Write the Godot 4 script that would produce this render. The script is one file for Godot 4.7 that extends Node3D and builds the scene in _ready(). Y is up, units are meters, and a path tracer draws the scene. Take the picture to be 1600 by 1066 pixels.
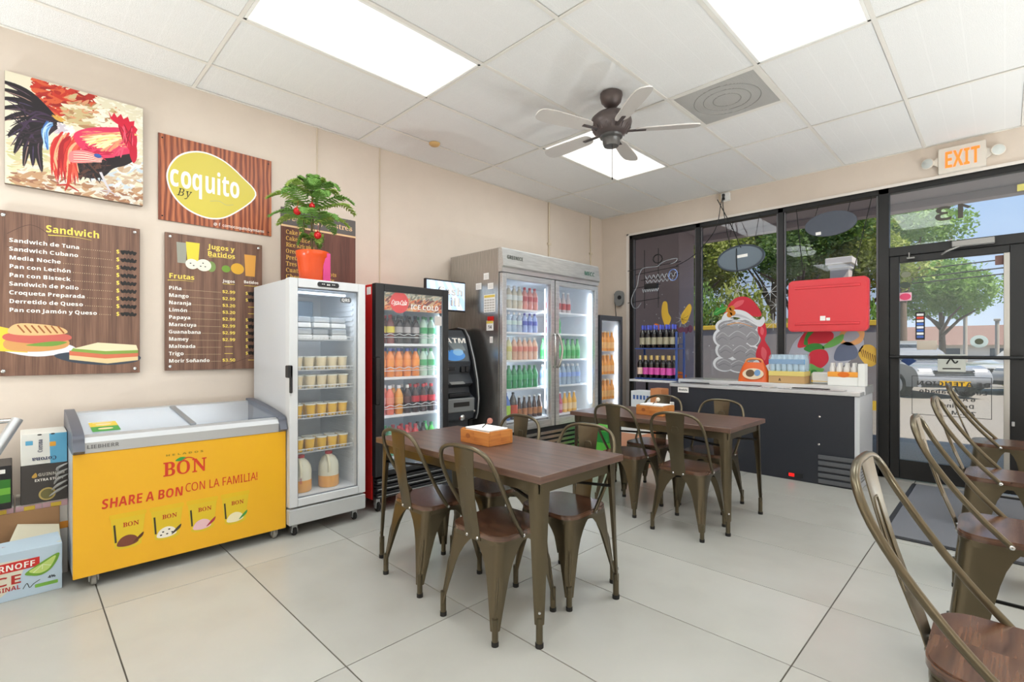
extends Node3D
# A small corner cafe: drink coolers along the left wall, cafe tables, window front with glass door.

var M := {}
var used := {}
var rng := RandomNumberGenerator.new()
const CEIL := 3.25
const ZF := -6.2          # inner face of the window wall
const XR := 6.1           # inner face of the right wall
const ZB := 2.9           # inner face of the back wall

class MB:
	var V := PackedVector3Array()
	var N := PackedVector3Array()
	var U := PackedVector2Array()
	var C := PackedColorArray()
	var X := Transform3D()
	var tint = null
	func t3(a: Vector3, b: Vector3, c: Vector3, na: Vector3, nb: Vector3, nc: Vector3, ua := Vector2.ZERO, ub := Vector2.ZERO, uc := Vector2.ZERO) -> void:
		if (b - a).cross(c - a).dot(na + nb + nc) > 0.0:
			var q := b; b = c; c = q
			q = nb; nb = nc; nc = q
			var w := ub; ub = uc; uc = w
		V.append(X * a); V.append(X * b); V.append(X * c)
		N.append((X.basis * na).normalized()); N.append((X.basis * nb).normalized()); N.append((X.basis * nc).normalized())
		U.append(ua); U.append(ub); U.append(uc)
		if tint != null:
			for i in 3: C.append(tint)
	# corners counter-clockwise seen from outside, the first at the lower left
	func quad(a: Vector3, b: Vector3, c: Vector3, d: Vector3) -> void:
		var n := (b - a).cross(d - a)
		if n.length_squared() < 1e-16: n = (c - b).cross(d - b)
		n = n.normalized()
		t3(a, b, c, n, n, n, Vector2(0, 1), Vector2(1, 1), Vector2(1, 0))
		t3(a, c, d, n, n, n, Vector2(0, 1), Vector2(1, 0), Vector2(0, 0))
	func box(c: Vector3, s: Vector3) -> void:
		var h := s * 0.5
		for ax in 3:
			for sg in [-1.0, 1.0]:
				var n := Vector3.ZERO; n[ax] = sg
				var u := Vector3.ZERO; u[(ax + 1) % 3] = h[(ax + 1) % 3]
				var w := Vector3.ZERO; w[(ax + 2) % 3] = h[(ax + 2) % 3] * sg
				var o := c + n * h[ax]
				quad(o - u - w, o + u - w, o + u + w, o - u + w)
	func b2(x0: float, x1: float, y0: float, y1: float, z0: float, z1: float, r := 0.0) -> void:
		var c := Vector3(x0 + x1, y0 + y1, z0 + z1) * 0.5
		var s := Vector3(absf(x1 - x0), absf(y1 - y0), absf(z1 - z0))
		if r > 0.0: cbox(c, s, r)
		else: box(c, s)
	func cbox(c: Vector3, s: Vector3, r: float) -> void:
		var h := s * 0.5
		r = minf(r, minf(h.x, minf(h.y, h.z)) * 0.9)
		for ax in 3:
			var b := (ax + 1) % 3
			var d := (ax + 2) % 3
			var A := Vector3.ZERO; A[ax] = 1.0
			var B := Vector3.ZERO; B[b] = 1.0
			var D := Vector3.ZERO; D[d] = 1.0
			for sg in [-1.0, 1.0]:
				var o: Vector3 = c + A * h[ax] * sg
				var u: Vector3 = B * (h[b] - r)
				var w: Vector3 = D * (h[d] - r) * sg
				quad(o - u - w, o + u - w, o + u + w, o - u + w)
			for sb in [-1.0, 1.0]:
				for sd in [-1.0, 1.0]:
					var p: Vector3 = c + B * sb * h[b] + D * sd * (h[d] - r)
					var q: Vector3 = c + B * sb * (h[b] - r) + D * sd * h[d]
					var e: Vector3 = A * (h[ax] - r)
					var np: Vector3 = B * sb
					var nq: Vector3 = D * sd
					t3(p - e, p + e, q + e, np, np, nq)
					t3(p - e, q + e, q - e, np, nq, nq)
		for sx in [-1.0, 1.0]:
			for sy in [-1.0, 1.0]:
				for sz in [-1.0, 1.0]:
					var k: Vector3 = Vector3(sx * (h.x - r), sy * (h.y - r), sz * (h.z - r)) + c
					t3(k + Vector3(sx * r, 0, 0), k + Vector3(0, sy * r, 0), k + Vector3(0, 0, sz * r), Vector3(sx, 0, 0), Vector3(0, sy, 0), Vector3(0, 0, sz))
	func tube(P: Array, rad, sides := 8, caps := true) -> void:
		var n := P.size()
		var up := Vector3.UP
		var rings := []
		var norms := []
		var prev := Vector3.ZERO
		for i in n:
			var t: Vector3 = ((P[mini(i + 1, n - 1)] as Vector3) - (P[maxi(i - 1, 0)] as Vector3)).normalized()
			if i == 0:
				if absf(t.dot(up)) > 0.95: up = Vector3.RIGHT
				prev = (up - t * up.dot(t)).normalized()
			else:
				prev = (prev - t * prev.dot(t)).normalized()
			var w := t.cross(prev)
			var r: float = rad[i] if rad is Array else rad
			var ring := []
			var nn := []
			for k in sides:
				var a := TAU * k / sides
				var d := prev * cos(a) + w * sin(a)
				ring.append((P[i] as Vector3) + d * r)
				nn.append(d)
			rings.append(ring); norms.append(nn)
		for i in n - 1:
			for k in sides:
				var j := (k + 1) % sides
				t3(rings[i][k], rings[i][j], rings[i + 1][j], norms[i][k], norms[i][j], norms[i + 1][j])
				t3(rings[i][k], rings[i + 1][j], rings[i + 1][k], norms[i][k], norms[i + 1][j], norms[i + 1][k])
		if caps:
			for e in [0, n - 1]:
				var d: Vector3 = ((P[0] as Vector3) - (P[1] as Vector3)).normalized() if e == 0 else ((P[n - 1] as Vector3) - (P[n - 2] as Vector3)).normalized()
				for k in range(1, sides - 1):
					t3(rings[e][0], rings[e][k], rings[e][k + 1], d, d, d)
	# profile: points (radius, height); turned round the y axis through c
	func lathe(prof: Array, sides := 16, c := Vector3.ZERO, squash := 1.0) -> void:
		var m := prof.size()
		var seg := []
		for i in m - 1:
			var d: Vector2 = prof[i + 1] - prof[i]
			seg.append(Vector2(d.y, -d.x).normalized())
		for i in m - 1:
			if (prof[i] as Vector2).is_equal_approx(prof[i + 1]): continue
			var n0: Vector2 = seg[i]
			var n1: Vector2 = seg[i]
			if i > 0 and seg[i].dot(seg[i - 1]) > 0.6: n0 = (seg[i] + seg[i - 1]).normalized()
			if i < m - 2 and seg[i].dot(seg[i + 1]) > 0.6: n1 = (seg[i] + seg[i + 1]).normalized()
			for k in sides:
				var a := TAU * k / sides
				var b := TAU * (k + 1) / sides
				var da := Vector3(cos(a), 0, sin(a) * squash)
				var db := Vector3(cos(b), 0, sin(b) * squash)
				var y0 := Vector3(0, prof[i].y, 0)
				var y1 := Vector3(0, prof[i + 1].y, 0)
				var p0: Vector3 = c + da * prof[i].x + y0
				var p1: Vector3 = c + db * prof[i].x + y0
				var p2: Vector3 = c + db * prof[i + 1].x + y1
				var p3: Vector3 = c + da * prof[i + 1].x + y1
				var u0 := Vector2(float(k) / sides, 1.0 - float(i) / (m - 1))
				var u1 := Vector2(float(k + 1) / sides, 1.0 - float(i) / (m - 1))
				var u2 := Vector2(float(k + 1) / sides, 1.0 - float(i + 1) / (m - 1))
				var u3 := Vector2(float(k) / sides, 1.0 - float(i + 1) / (m - 1))
				var na0 := da * n0.x + Vector3(0, n0.y, 0)
				var nb0 := db * n0.x + Vector3(0, n0.y, 0)
				var na1 := da * n1.x + Vector3(0, n1.y, 0)
				var nb1 := db * n1.x + Vector3(0, n1.y, 0)
				if prof[i].x > 1e-5: t3(p0, p1, p2, na0, nb0, nb1, u0, u1, u2)
				if prof[i + 1].x > 1e-5: t3(p0, p2, p3, na0, nb1, na1, u0, u2, u3)
	# rows of points; outward is where dP/drow x dP/dcolumn points when flip is false
	func grid(P: Array, flip := false, wrap := false) -> void:
		var R := P.size()
		var K: int = P[0].size()
		var nn := []
		for i in R:
			var row := []
			for k in K:
				var du: Vector3 = P[mini(i + 1, R - 1)][k] - P[maxi(i - 1, 0)][k]
				var a := k - 1
				var b := k + 1
				if wrap: a = (k - 1 + K) % K; b = (k + 1) % K
				else: a = maxi(a, 0); b = mini(b, K - 1)
				var dv: Vector3 = P[i][b] - P[i][a]
				var n := du.cross(dv).normalized()
				row.append(-n if flip else n)
			nn.append(row)
		for i in R - 1:
			for k in (K if wrap else K - 1):
				var j := (k + 1) % K
				var u0 := Vector2(float(k) / (K - 1), float(i) / (R - 1))
				var u1 := Vector2(float(k + 1) / (K - 1), float(i) / (R - 1))
				var u2 := Vector2(float(k + 1) / (K - 1), float(i + 1) / (R - 1))
				var u3 := Vector2(float(k) / (K - 1), float(i + 1) / (R - 1))
				t3(P[i][k], P[i][j], P[i + 1][j], nn[i][k], nn[i][j], nn[i + 1][j], u0, u1, u2)
				t3(P[i][k], P[i + 1][j], P[i + 1][k], nn[i][k], nn[i + 1][j], nn[i + 1][k], u0, u2, u3)
	# outline in x and y, from z0 up to z1
	func prism(poly: PackedVector2Array, z0: float, z1: float, smooth := false) -> void:
		var id := Geometry2D.triangulate_polygon(poly)
		var lo := poly[0]; var hi := poly[0]
		for p in poly: lo = lo.min(p); hi = hi.max(p)
		var ext := (hi - lo).max(Vector2(1e-6, 1e-6))
		for i in range(0, id.size(), 3):
			var q := [poly[id[i]], poly[id[i + 1]], poly[id[i + 2]]]
			var w := []
			for p in q: w.append(Vector2((p.x - lo.x) / ext.x, 1.0 - (p.y - lo.y) / ext.y))
			for e in [[z0, -1.0], [z1, 1.0]]:
				var n := Vector3(0, 0, e[1])
				t3(Vector3(q[0].x, q[0].y, e[0]), Vector3(q[1].x, q[1].y, e[0]), Vector3(q[2].x, q[2].y, e[0]), n, n, n, w[0], w[1], w[2])
		var m := poly.size()
		var turn := -1.0 if Geometry2D.is_polygon_clockwise(poly) else 1.0
		var seg := []
		for i in m:
			var d := (poly[(i + 1) % m] - poly[i]).normalized() * turn
			seg.append(Vector3(d.y, -d.x, 0))
		for i in m:
			var a := poly[i]
			var b := poly[(i + 1) % m]
			var n0: Vector3 = seg[i]
			var n1: Vector3 = seg[i]
			if smooth:
				if n0.dot(seg[(i - 1 + m) % m]) > 0.6: n0 = (n0 + seg[(i - 1 + m) % m]).normalized()
				if n1.dot(seg[(i + 1) % m]) > 0.6: n1 = (n1 + seg[(i + 1) % m]).normalized()
			t3(Vector3(a.x, a.y, z0), Vector3(b.x, b.y, z0), Vector3(b.x, b.y, z1), n0, n1, n1)
			t3(Vector3(a.x, a.y, z0), Vector3(b.x, b.y, z1), Vector3(a.x, a.y, z1), n0, n1, n0)
	func mesh() -> ArrayMesh:
		var a := []
		a.resize(Mesh.ARRAY_MAX)
		a[Mesh.ARRAY_VERTEX] = V; a[Mesh.ARRAY_NORMAL] = N; a[Mesh.ARRAY_TEX_UV] = U
		if tint != null: a[Mesh.ARRAY_COLOR] = C
		var m := ArrayMesh.new()
		m.add_surface_from_arrays(Mesh.PRIMITIVE_TRIANGLES, a)
		return m

# ---- outlines -------------------------------------------------------------------------------
func ell(cx: float, cy: float, rx: float, ry: float, n := 20, rot := 0.0) -> PackedVector2Array:
	var p := PackedVector2Array()
	for i in n:
		var a := TAU * i / n
		p.append(Vector2(cx, cy) + Vector2(cos(a) * rx, sin(a) * ry).rotated(rot))
	return p
func rrect(cx: float, cy: float, w: float, h: float, r: float, n := 4) -> PackedVector2Array:
	var p := PackedVector2Array()
	for q in 4:
		var c := Vector2((w / 2 - r) * (1 if q == 0 or q == 3 else -1), (h / 2 - r) * (1 if q < 2 else -1))
		for i in n + 1:
			var a := PI / 2 * (q + float(i) / n)
			p.append(Vector2(cx, cy) + c + Vector2(cos(a), sin(a)) * r)
	return p
func curve(pts: Array, sub := 5, closed := true) -> PackedVector2Array:
	var out := PackedVector2Array()
	var n := pts.size()
	for i in (n if closed else n - 1):
		var a: Vector2 = pts[(i - 1 + n) % n] if closed else pts[maxi(i - 1, 0)]
		var b: Vector2 = pts[i]
		var c: Vector2 = pts[(i + 1) % n]
		var d: Vector2 = pts[(i + 2) % n] if closed else pts[mini(i + 2, n - 1)]
		for k in sub:
			out.append(b.cubic_interpolate(c, a, d, float(k) / sub))
	if not closed: out.append(pts[n - 1])
	return out
func curve3(pts: Array, sub := 5) -> Array:
	var out := []
	var n := pts.size()
	for i in n - 1:
		for k in sub:
			out.append((pts[i] as Vector3).cubic_interpolate(pts[i + 1], pts[maxi(i - 1, 0)], pts[mini(i + 2, n - 1)], float(k) / sub))
	out.append(pts[n - 1])
	return out
# a band of changing width along a line, as one outline
func band(line: PackedVector2Array, w0: float, w1: float, wm := -1.0) -> PackedVector2Array:
	var l := PackedVector2Array()
	var r := PackedVector2Array()
	var n := line.size()
	for i in n:
		var d := (line[mini(i + 1, n - 1)] - line[maxi(i - 1, 0)]).normalized().orthogonal()
		var t := float(i) / (n - 1)
		var w := lerpf(w0, w1, t)
		if wm >= 0.0: w = lerpf(w, wm, sin(PI * t))
		l.append(line[i] + d * w * 0.5)
		r.append(line[i] - d * w * 0.5)
	r.reverse()
	l.append_array(r)
	return l

# ---- materials ------------------------------------------------------------------------------
func mat(key: String, c: Color, rough := 0.6, metal := 0.0, o := {}) -> StandardMaterial3D:
	if M.has(key): return M[key]
	var m := StandardMaterial3D.new()
	m.resource_name = key
	m.albedo_color = c
	m.roughness = rough
	m.metallic = metal
	if o.has("tex"): m.albedo_texture = o.tex
	if o.has("tri"):
		m.uv1_triplanar = true
		m.uv1_world_triplanar = o.get("world", false)
		m.uv1_scale = o.tri if o.tri is Vector3 else Vector3.ONE * o.tri
	if o.has("emit"):
		m.emission_enabled = true
		m.emission = o.emit
		m.emission_energy_multiplier = o.get("power", 1.0)
		if o.has("emit_tex"): m.emission_texture = o.emit_tex; m.emission_operator = BaseMaterial3D.EMISSION_OP_MULTIPLY
	if o.has("alpha"):
		m.transparency = BaseMaterial3D.TRANSPARENCY_ALPHA
		m.albedo_color.a = o.alpha
		m.metallic_specular = 0.3
	if o.has("coat"):
		m.clearcoat_enabled = true
		m.clearcoat = o.coat
		m.clearcoat_roughness = o.get("coat_rough", 0.1)
	if o.has("back"):
		m.backlight_enabled = true
		m.backlight = o.back
	if o.has("bump"):
		m.heightmap_enabled = true
		m.heightmap_texture = o.bump
		m.heightmap_scale = o.get("relief", 0.1)
	if o.has("vc"): m.vertex_color_use_as_albedo = true
	M[key] = m
	return m
func rgb(r: float, g: float, b: float) -> Color: return Color(r / 255.0, g / 255.0, b / 255.0)
func noise_tex(sd: int, freq: float, ramp: Array, size := 256, kind := FastNoiseLite.TYPE_SIMPLEX_SMOOTH, octaves := 4) -> ImageTexture:
	var nz := FastNoiseLite.new()
	nz.seed = sd; nz.frequency = freq; nz.noise_type = kind; nz.fractal_octaves = octaves
	var src := nz.get_seamless_image(size, size)
	var im := Image.create(size, size, false, Image.FORMAT_RGB8)
	for y in size:
		for x in size:
			im.set_pixel(x, y, ramp_at(ramp, src.get_pixel(x, y).r))
	return ImageTexture.create_from_image(im)
func ramp_at(ramp: Array, t: float) -> Color:
	if t <= ramp[0][0]: return ramp[0][1]
	for i in ramp.size() - 1:
		if t <= ramp[i + 1][0]:
			return (ramp[i][1] as Color).lerp(ramp[i + 1][1], (t - ramp[i][0]) / (ramp[i + 1][0] - ramp[i][0]))
	return ramp[-1][1]
# wood: long fibres along u, growth rings bent by noise
func wood_tex(sd: int, ramp: Array, w := 512, h := 256, rings := 9.0, fine := 0.5, bend := 0.9) -> ImageTexture:
	var a := FastNoiseLite.new(); a.seed = sd; a.frequency = 0.004; a.fractal_octaves = 3
	var b := FastNoiseLite.new(); b.seed = sd + 7; b.frequency = 0.02; b.fractal_octaves = 3
	var im := Image.create(w, h, false, Image.FORMAT_RGB8)
	for y in h:
		for x in w:
			var warp := a.get_noise_2d(x * 0.45, y * 3.0)
			var ring := 0.5 + 0.5 * sin((float(y) / h * rings + warp * bend) * TAU)
			var fib := 0.5 + 0.5 * b.get_noise_2d(x * 0.25, y * 9.0)
			im.set_pixel(x, y, ramp_at(ramp, clampf(ring * (1.0 - fine) + fib * fine, 0.0, 1.0)))
	return ImageTexture.create_from_image(im)

# ---- things ---------------------------------------------------------------------------------
func numbered(n: String) -> String:
	if not used.has(n):
		used[n] = 0
		return n
	used[n] += 1
	return "%s_%03d" % [n, used[n]]
func tag(o: Node, label: String, category: String, group := "") -> Node:
	o.set_meta("label", label); o.set_meta("category", category)
	if group: o.set_meta("group", group)
	return o
func thing(called: String, label: String, category: String, at := Vector3.ZERO, turn := 0.0, group := "") -> Node3D:
	var o := Node3D.new()
	o.name = numbered(called)
	add_child(o)
	o.position = at
	o.rotation.y = turn
	tag(o, label, category, group)
	return o
func part(called: String, mb, m: Material, parent: Node) -> MeshInstance3D:
	var o := MeshInstance3D.new()
	o.name = called
	o.mesh = mb.mesh() if mb is MB else mb
	o.material_override = m
	parent.add_child(o, true)
	return o
func one(called: String, mb: MB, m: Material, label: String, category: String, at := Vector3.ZERO, turn := 0.0, group := "") -> MeshInstance3D:
	var o := MeshInstance3D.new()
	o.name = numbered(called)
	o.mesh = mb.mesh()
	o.material_override = m
	add_child(o)
	o.position = at
	o.rotation.y = turn
	tag(o, label, category, group)
	return o
func struct(called: String) -> Node3D:
	var o := Node3D.new()
	o.name = called
	add_child(o)
	o.set_meta("kind", "structure")
	return o
func copy(o: Node3D, label: String, at: Vector3, turn := 0.0, group := "") -> Node3D:
	var base: String = o.name
	var rx := RegEx.create_from_string("_\\d\\d\\d$")
	base = rx.sub(base, "")
	var c: Node3D = o.duplicate()
	c.name = numbered(base)
	add_child(c)
	c.position = at
	c.rotation.y = turn
	c.set_meta("label", label)
	if group: c.set_meta("group", group)
	return c
var fonts := {}
# lettering lies in the x-y plane of its parent and faces +z; h is the height of the capitals, w the width it is set to
func text(parent: Node, s: String, h: float, at: Vector3, m: Material, w := 0.0, o := {}) -> MeshInstance3D:
	var key := "%s%d" % [o.get("font", "Droid Sans"), o.get("weight", 700)]
	if not fonts.has(key):
		var f := SystemFont.new()
		f.font_names = PackedStringArray([o.get("font", "Droid Sans")])
		f.font_weight = o.get("weight", 700)
		fonts[key] = f
	var t := TextMesh.new()
	t.font = fonts[key]
	t.text = s
	t.font_size = 24
	t.pixel_size = h / (0.714 * 24.0)
	t.curve_step = o.get("step", 2.0)
	t.depth = o.get("depth", 0.0012)
	var al: int = o.get("align", 1)
	t.horizontal_alignment = [HORIZONTAL_ALIGNMENT_LEFT, HORIZONTAL_ALIGNMENT_CENTER, HORIZONTAL_ALIGNMENT_RIGHT][al]
	t.vertical_alignment = VERTICAL_ALIGNMENT_CENTER
	var i := MeshInstance3D.new()
	i.name = "lettering"
	i.mesh = t
	i.material_override = m
	var ab := t.get_aabb()
	var k := 1.0
	if w > 0.0 and ab.size.x > 0.0: k = w / ab.size.x
	var bx := Basis(Vector3(k, 0, 0), Vector3(o.get("slant", 0.0), 1, 0), Vector3(0, 0, 1))
	if o.get("mirror", false): bx = Basis(Vector3(-k, 0, 0), Vector3(0, 1, 0), Vector3(0, 0, 1))
	if o.has("rot"): bx = Basis(Vector3(0, 0, 1), o.rot) * bx
	parent.add_child(i, true)
	i.transform = Transform3D(bx, at)
	return i
# a flat printed or painted shape, half a millimetre thick
func flat(called: String, parent: Node, poly: PackedVector2Array, z: float, m: Material, th := 0.0006) -> MeshInstance3D:
	var mb := MB.new()
	mb.prism(poly, z - th, z)
	return part(called, mb, m, parent)

# ---- painting on an Image -------------------------------------------------------------------
func fill(im: Image, poly: PackedVector2Array, c: Color) -> void:
	var W := im.get_width(); var Hh := im.get_height()
	var y0 := INF; var y1 := -INF
	for p in poly:
		y0 = minf(y0, p.y * Hh); y1 = maxf(y1, p.y * Hh)
	var n := poly.size()
	for y in range(maxi(0, int(y0)), mini(Hh - 1, int(y1)) + 1):
		var xs := PackedFloat32Array()
		var fy := (y + 0.5) / Hh
		for i in n:
			var a := poly[i]; var b := poly[(i + 1) % n]
			if (a.y <= fy) != (b.y <= fy):
				xs.append((a.x + (fy - a.y) / (b.y - a.y) * (b.x - a.x)) * W)
		xs.sort()
		for i in range(0, xs.size() - 1, 2):
			var xa := clampi(roundi(xs[i]), 0, W); var xb := clampi(roundi(xs[i + 1]), 0, W)
			if xb > xa: im.fill_rect(Rect2i(xa, y, xb - xa, 1), c)
func brush(im: Image, pts: Array, w0: float, w1: float, c: Color, wm := -1.0) -> void:
	fill(im, band(curve(pts, 6, false), w0, w1, wm), c)

# ---- camera, sky, sun -----------------------------------------------------------------------
func _ready() -> void:
	rng.seed = 4711
	var cam := Camera3D.new()
	cam.name = "camera"
	add_child(cam)
	cam.position = Vector3(4.28, 1.3, 0)
	cam.rotation = Vector3(0, deg_to_rad(44.94), 0)
	cam.projection = Camera3D.PROJECTION_FRUSTUM
	cam.near = 0.05
	cam.far = 400.0
	cam.size = 2.0 * 0.05 * 533.0 / 771.0
	cam.frustum_offset = Vector2(0, 0.05 * 13.0 / 771.0)
	cam.current = true
	var we := WorldEnvironment.new()
	we.name = "environment"
	var env := Environment.new()
	var sky := Sky.new()
	var sm := ProceduralSkyMaterial.new()
	sm.sky_top_color = rgb(118, 166, 222)
	sm.sky_horizon_color = rgb(214, 228, 242)
	sm.ground_horizon_color = rgb(190, 190, 186)
	sm.ground_bottom_color = rgb(150, 148, 144)
	sm.sky_energy_multiplier = 1.0
	sky.sky_material = sm
	env.background_mode = Environment.BG_SKY
	env.sky = sky
	env.background_energy_multiplier = SKY
	env.tonemap_mode = Environment.TONE_MAPPER_LINEAR
	env.tonemap_exposure = 1.0
	env.sdfgi_enabled = true
	env.ssao_enabled = true
	env.ssil_enabled = true
	we.environment = env
	add_child(we)
	var sun := DirectionalLight3D.new()
	sun.name = "sun"
	sun.rotation_degrees = Vector3(-58, 68, 0)
	sun.light_energy = SUN
	sun.light_color = Color(1.0, 0.95, 0.87)
	sun.light_angular_distance = 0.6
	sun.shadow_enabled = true
	add_child(sun)
	materials()
	room()
	troffers()
	fill_uplighters()
	storefront()
	outside()
	tables_and_chairs()
	appliances()
	wall_signs()
	counter_and_window_things()
	left_boxes()
	ceiling_things()

const SKY := 1.15
const SUN := 2.6
const TROFFER := 1.98
const FILL_UPLIGHT := 5.7  # strength of the added lamps that fill the ceiling

func materials() -> void:
	var speck := noise_tex(3, 0.09, [[0.0, Color(0.62, 0.62, 0.61)], [0.34, Color(0.84, 0.84, 0.83)], [0.44, Color(1, 1, 1)], [1.0, Color(1, 1, 1)]], 512, FastNoiseLite.TYPE_SIMPLEX_SMOOTH, 3)
	var bumpy := noise_tex(4, 0.12, [[0.25, Color.BLACK], [0.5, Color.WHITE]], 256)
	mat("ceiling_tile", rgb(240, 239, 237), 0.95, 0.0, {"tex": speck, "tri": 5.5, "world": true})
	mat("grid", rgb(226, 222, 214), 0.5)
	mat("soffit", rgb(206, 194, 198), 0.9)
	var wl := noise_tex(5, 0.02, [[0.0, Color(0.985, 0.985, 0.985)], [1.0, Color(1, 1, 1)]], 256)
	mat("wall", rgb(217, 203, 189), 0.72, 0.0, {"tex": wl, "tri": 0.7, "world": true})
	for i in 4:
		var fl := noise_tex(20 + i, 0.012, [[0.0, Color(0.96, 0.958, 0.952)], [0.45, Color(0.985, 0.984, 0.98)], [1.0, Color(1, 1, 1)]], 256, FastNoiseLite.TYPE_SIMPLEX_SMOOTH, 5)
		var t := 1.0 - 0.012 * i
		mat("floor_tile%d" % i, Color(0.715 * t, 0.710 * t, 0.685 * t), 0.26, 0.0, {"tex": fl, "tri": 0.55, "world": true})
	mat("grout", rgb(84, 78, 70), 0.9)
	mat("black_frame", rgb(10, 10, 11), 0.45)
	mat("tint_glass", Color(0.055, 0.05, 0.065), 0.02, 0.0, {"alpha": 0.22})
	mat("clear_glass", Color(0.9, 0.95, 0.95), 0.02, 0.0, {"alpha": 0.04})
	mat("cooler_glass", Color(0.8, 0.86, 0.92), 0.02, 0.0, {"alpha": 0.05})
	mat("bronze", rgb(102, 93, 75), 0.30, 0.8)
	mat("dark_metal", rgb(40, 38, 36), 0.45, 0.6)
	mat("foot_rubber", rgb(30, 29, 28), 0.8)
	var tw := wood_tex(31, [[0.0, rgb(52, 34, 27)], [0.45, rgb(84, 58, 46)], [1.0, rgb(112, 82, 66)]], 512, 256, 7.0, 0.65)
	mat("table_wood", Color.WHITE, 0.36, 0.0, {"tex": tw, "tri": Vector3(0.8, 1.4, 1.4)})
	var sw := wood_tex(32, [[0.0, rgb(52, 32, 22)], [0.5, rgb(88, 58, 42)], [1.0, rgb(118, 84, 62)]], 512, 256, 6.0, 0.6)
	mat("seat_wood", Color.WHITE, 0.22, 0.0, {"tex": sw, "tri": Vector3(1.6, 2.6, 2.6)})
	var ow := wood_tex(33, [[0.0, rgb(150, 84, 34)], [0.5, rgb(190, 118, 54)], [1.0, rgb(208, 142, 74)]], 256, 128, 4.0, 0.6)
	mat("caddy_wood", Color.WHITE, 0.5, 0.0, {"tex": ow, "tri": 3.0})
	M.table_wood.metallic_specular = 0.85
	M.seat_wood.metallic_specular = 0.95
	mat("white_paper", rgb(244, 242, 238), 0.8)
	mat("chrome", rgb(210, 212, 214), 0.16, 1.0)
	var br := noise_tex(35, 0.03, [[0.0, Color(0.86, 0.86, 0.86)], [1.0, Color(1, 1, 1)]], 256)
	mat("steel", rgb(196, 194, 190), 0.27, 0.92, {"tex": br, "tri": Vector3(6.0, 0.6, 6.0)})
	mat("steel_sheen", rgb(216, 216, 214), 0.3, 0.65, {"tex": br, "tri": Vector3(0.6, 6.0, 6.0)})  # paler, less metallic copy of steel; bright reflections put into its colour
	mat("alu", rgb(186, 188, 190), 0.38, 0.7)
	mat("white_enamel", rgb(206, 209, 213), 0.32)
	mat("white_plastic", rgb(232, 232, 230), 0.4)
	mat("grey_plastic", rgb(120, 124, 130), 0.45)
	mat("black_plastic", rgb(26, 27, 30), 0.4)
	mat("black_matte", rgb(34, 35, 39), 0.55)
	mat("inner_white", rgb(228, 232, 236), 0.4)
	mat("inner_grey", rgb(150, 156, 166), 0.5)
	mat("wire", rgb(224, 226, 228), 0.35, 0.2)
	mat("led_strip", rgb(240, 246, 255), 0.4, 0.0, {"emit": Color(0.86, 0.93, 1.0), "power": 2.2})
	mat("cable", rgb(24, 24, 24), 0.6)
	mat("ink_white", rgb(246, 243, 236), 0.6)
	mat("ink_yellow", rgb(240, 214, 96), 0.6)
	mat("ink_black", rgb(26, 23, 22), 0.6)
	mat("ink_red", rgb(206, 58, 30), 0.5)
	mat("ink_green", rgb(54, 150, 62), 0.5)
	mat("red", rgb(206, 28, 24), 0.35)
	mat("board_edge", rgb(96, 66, 50), 0.6)

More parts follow.
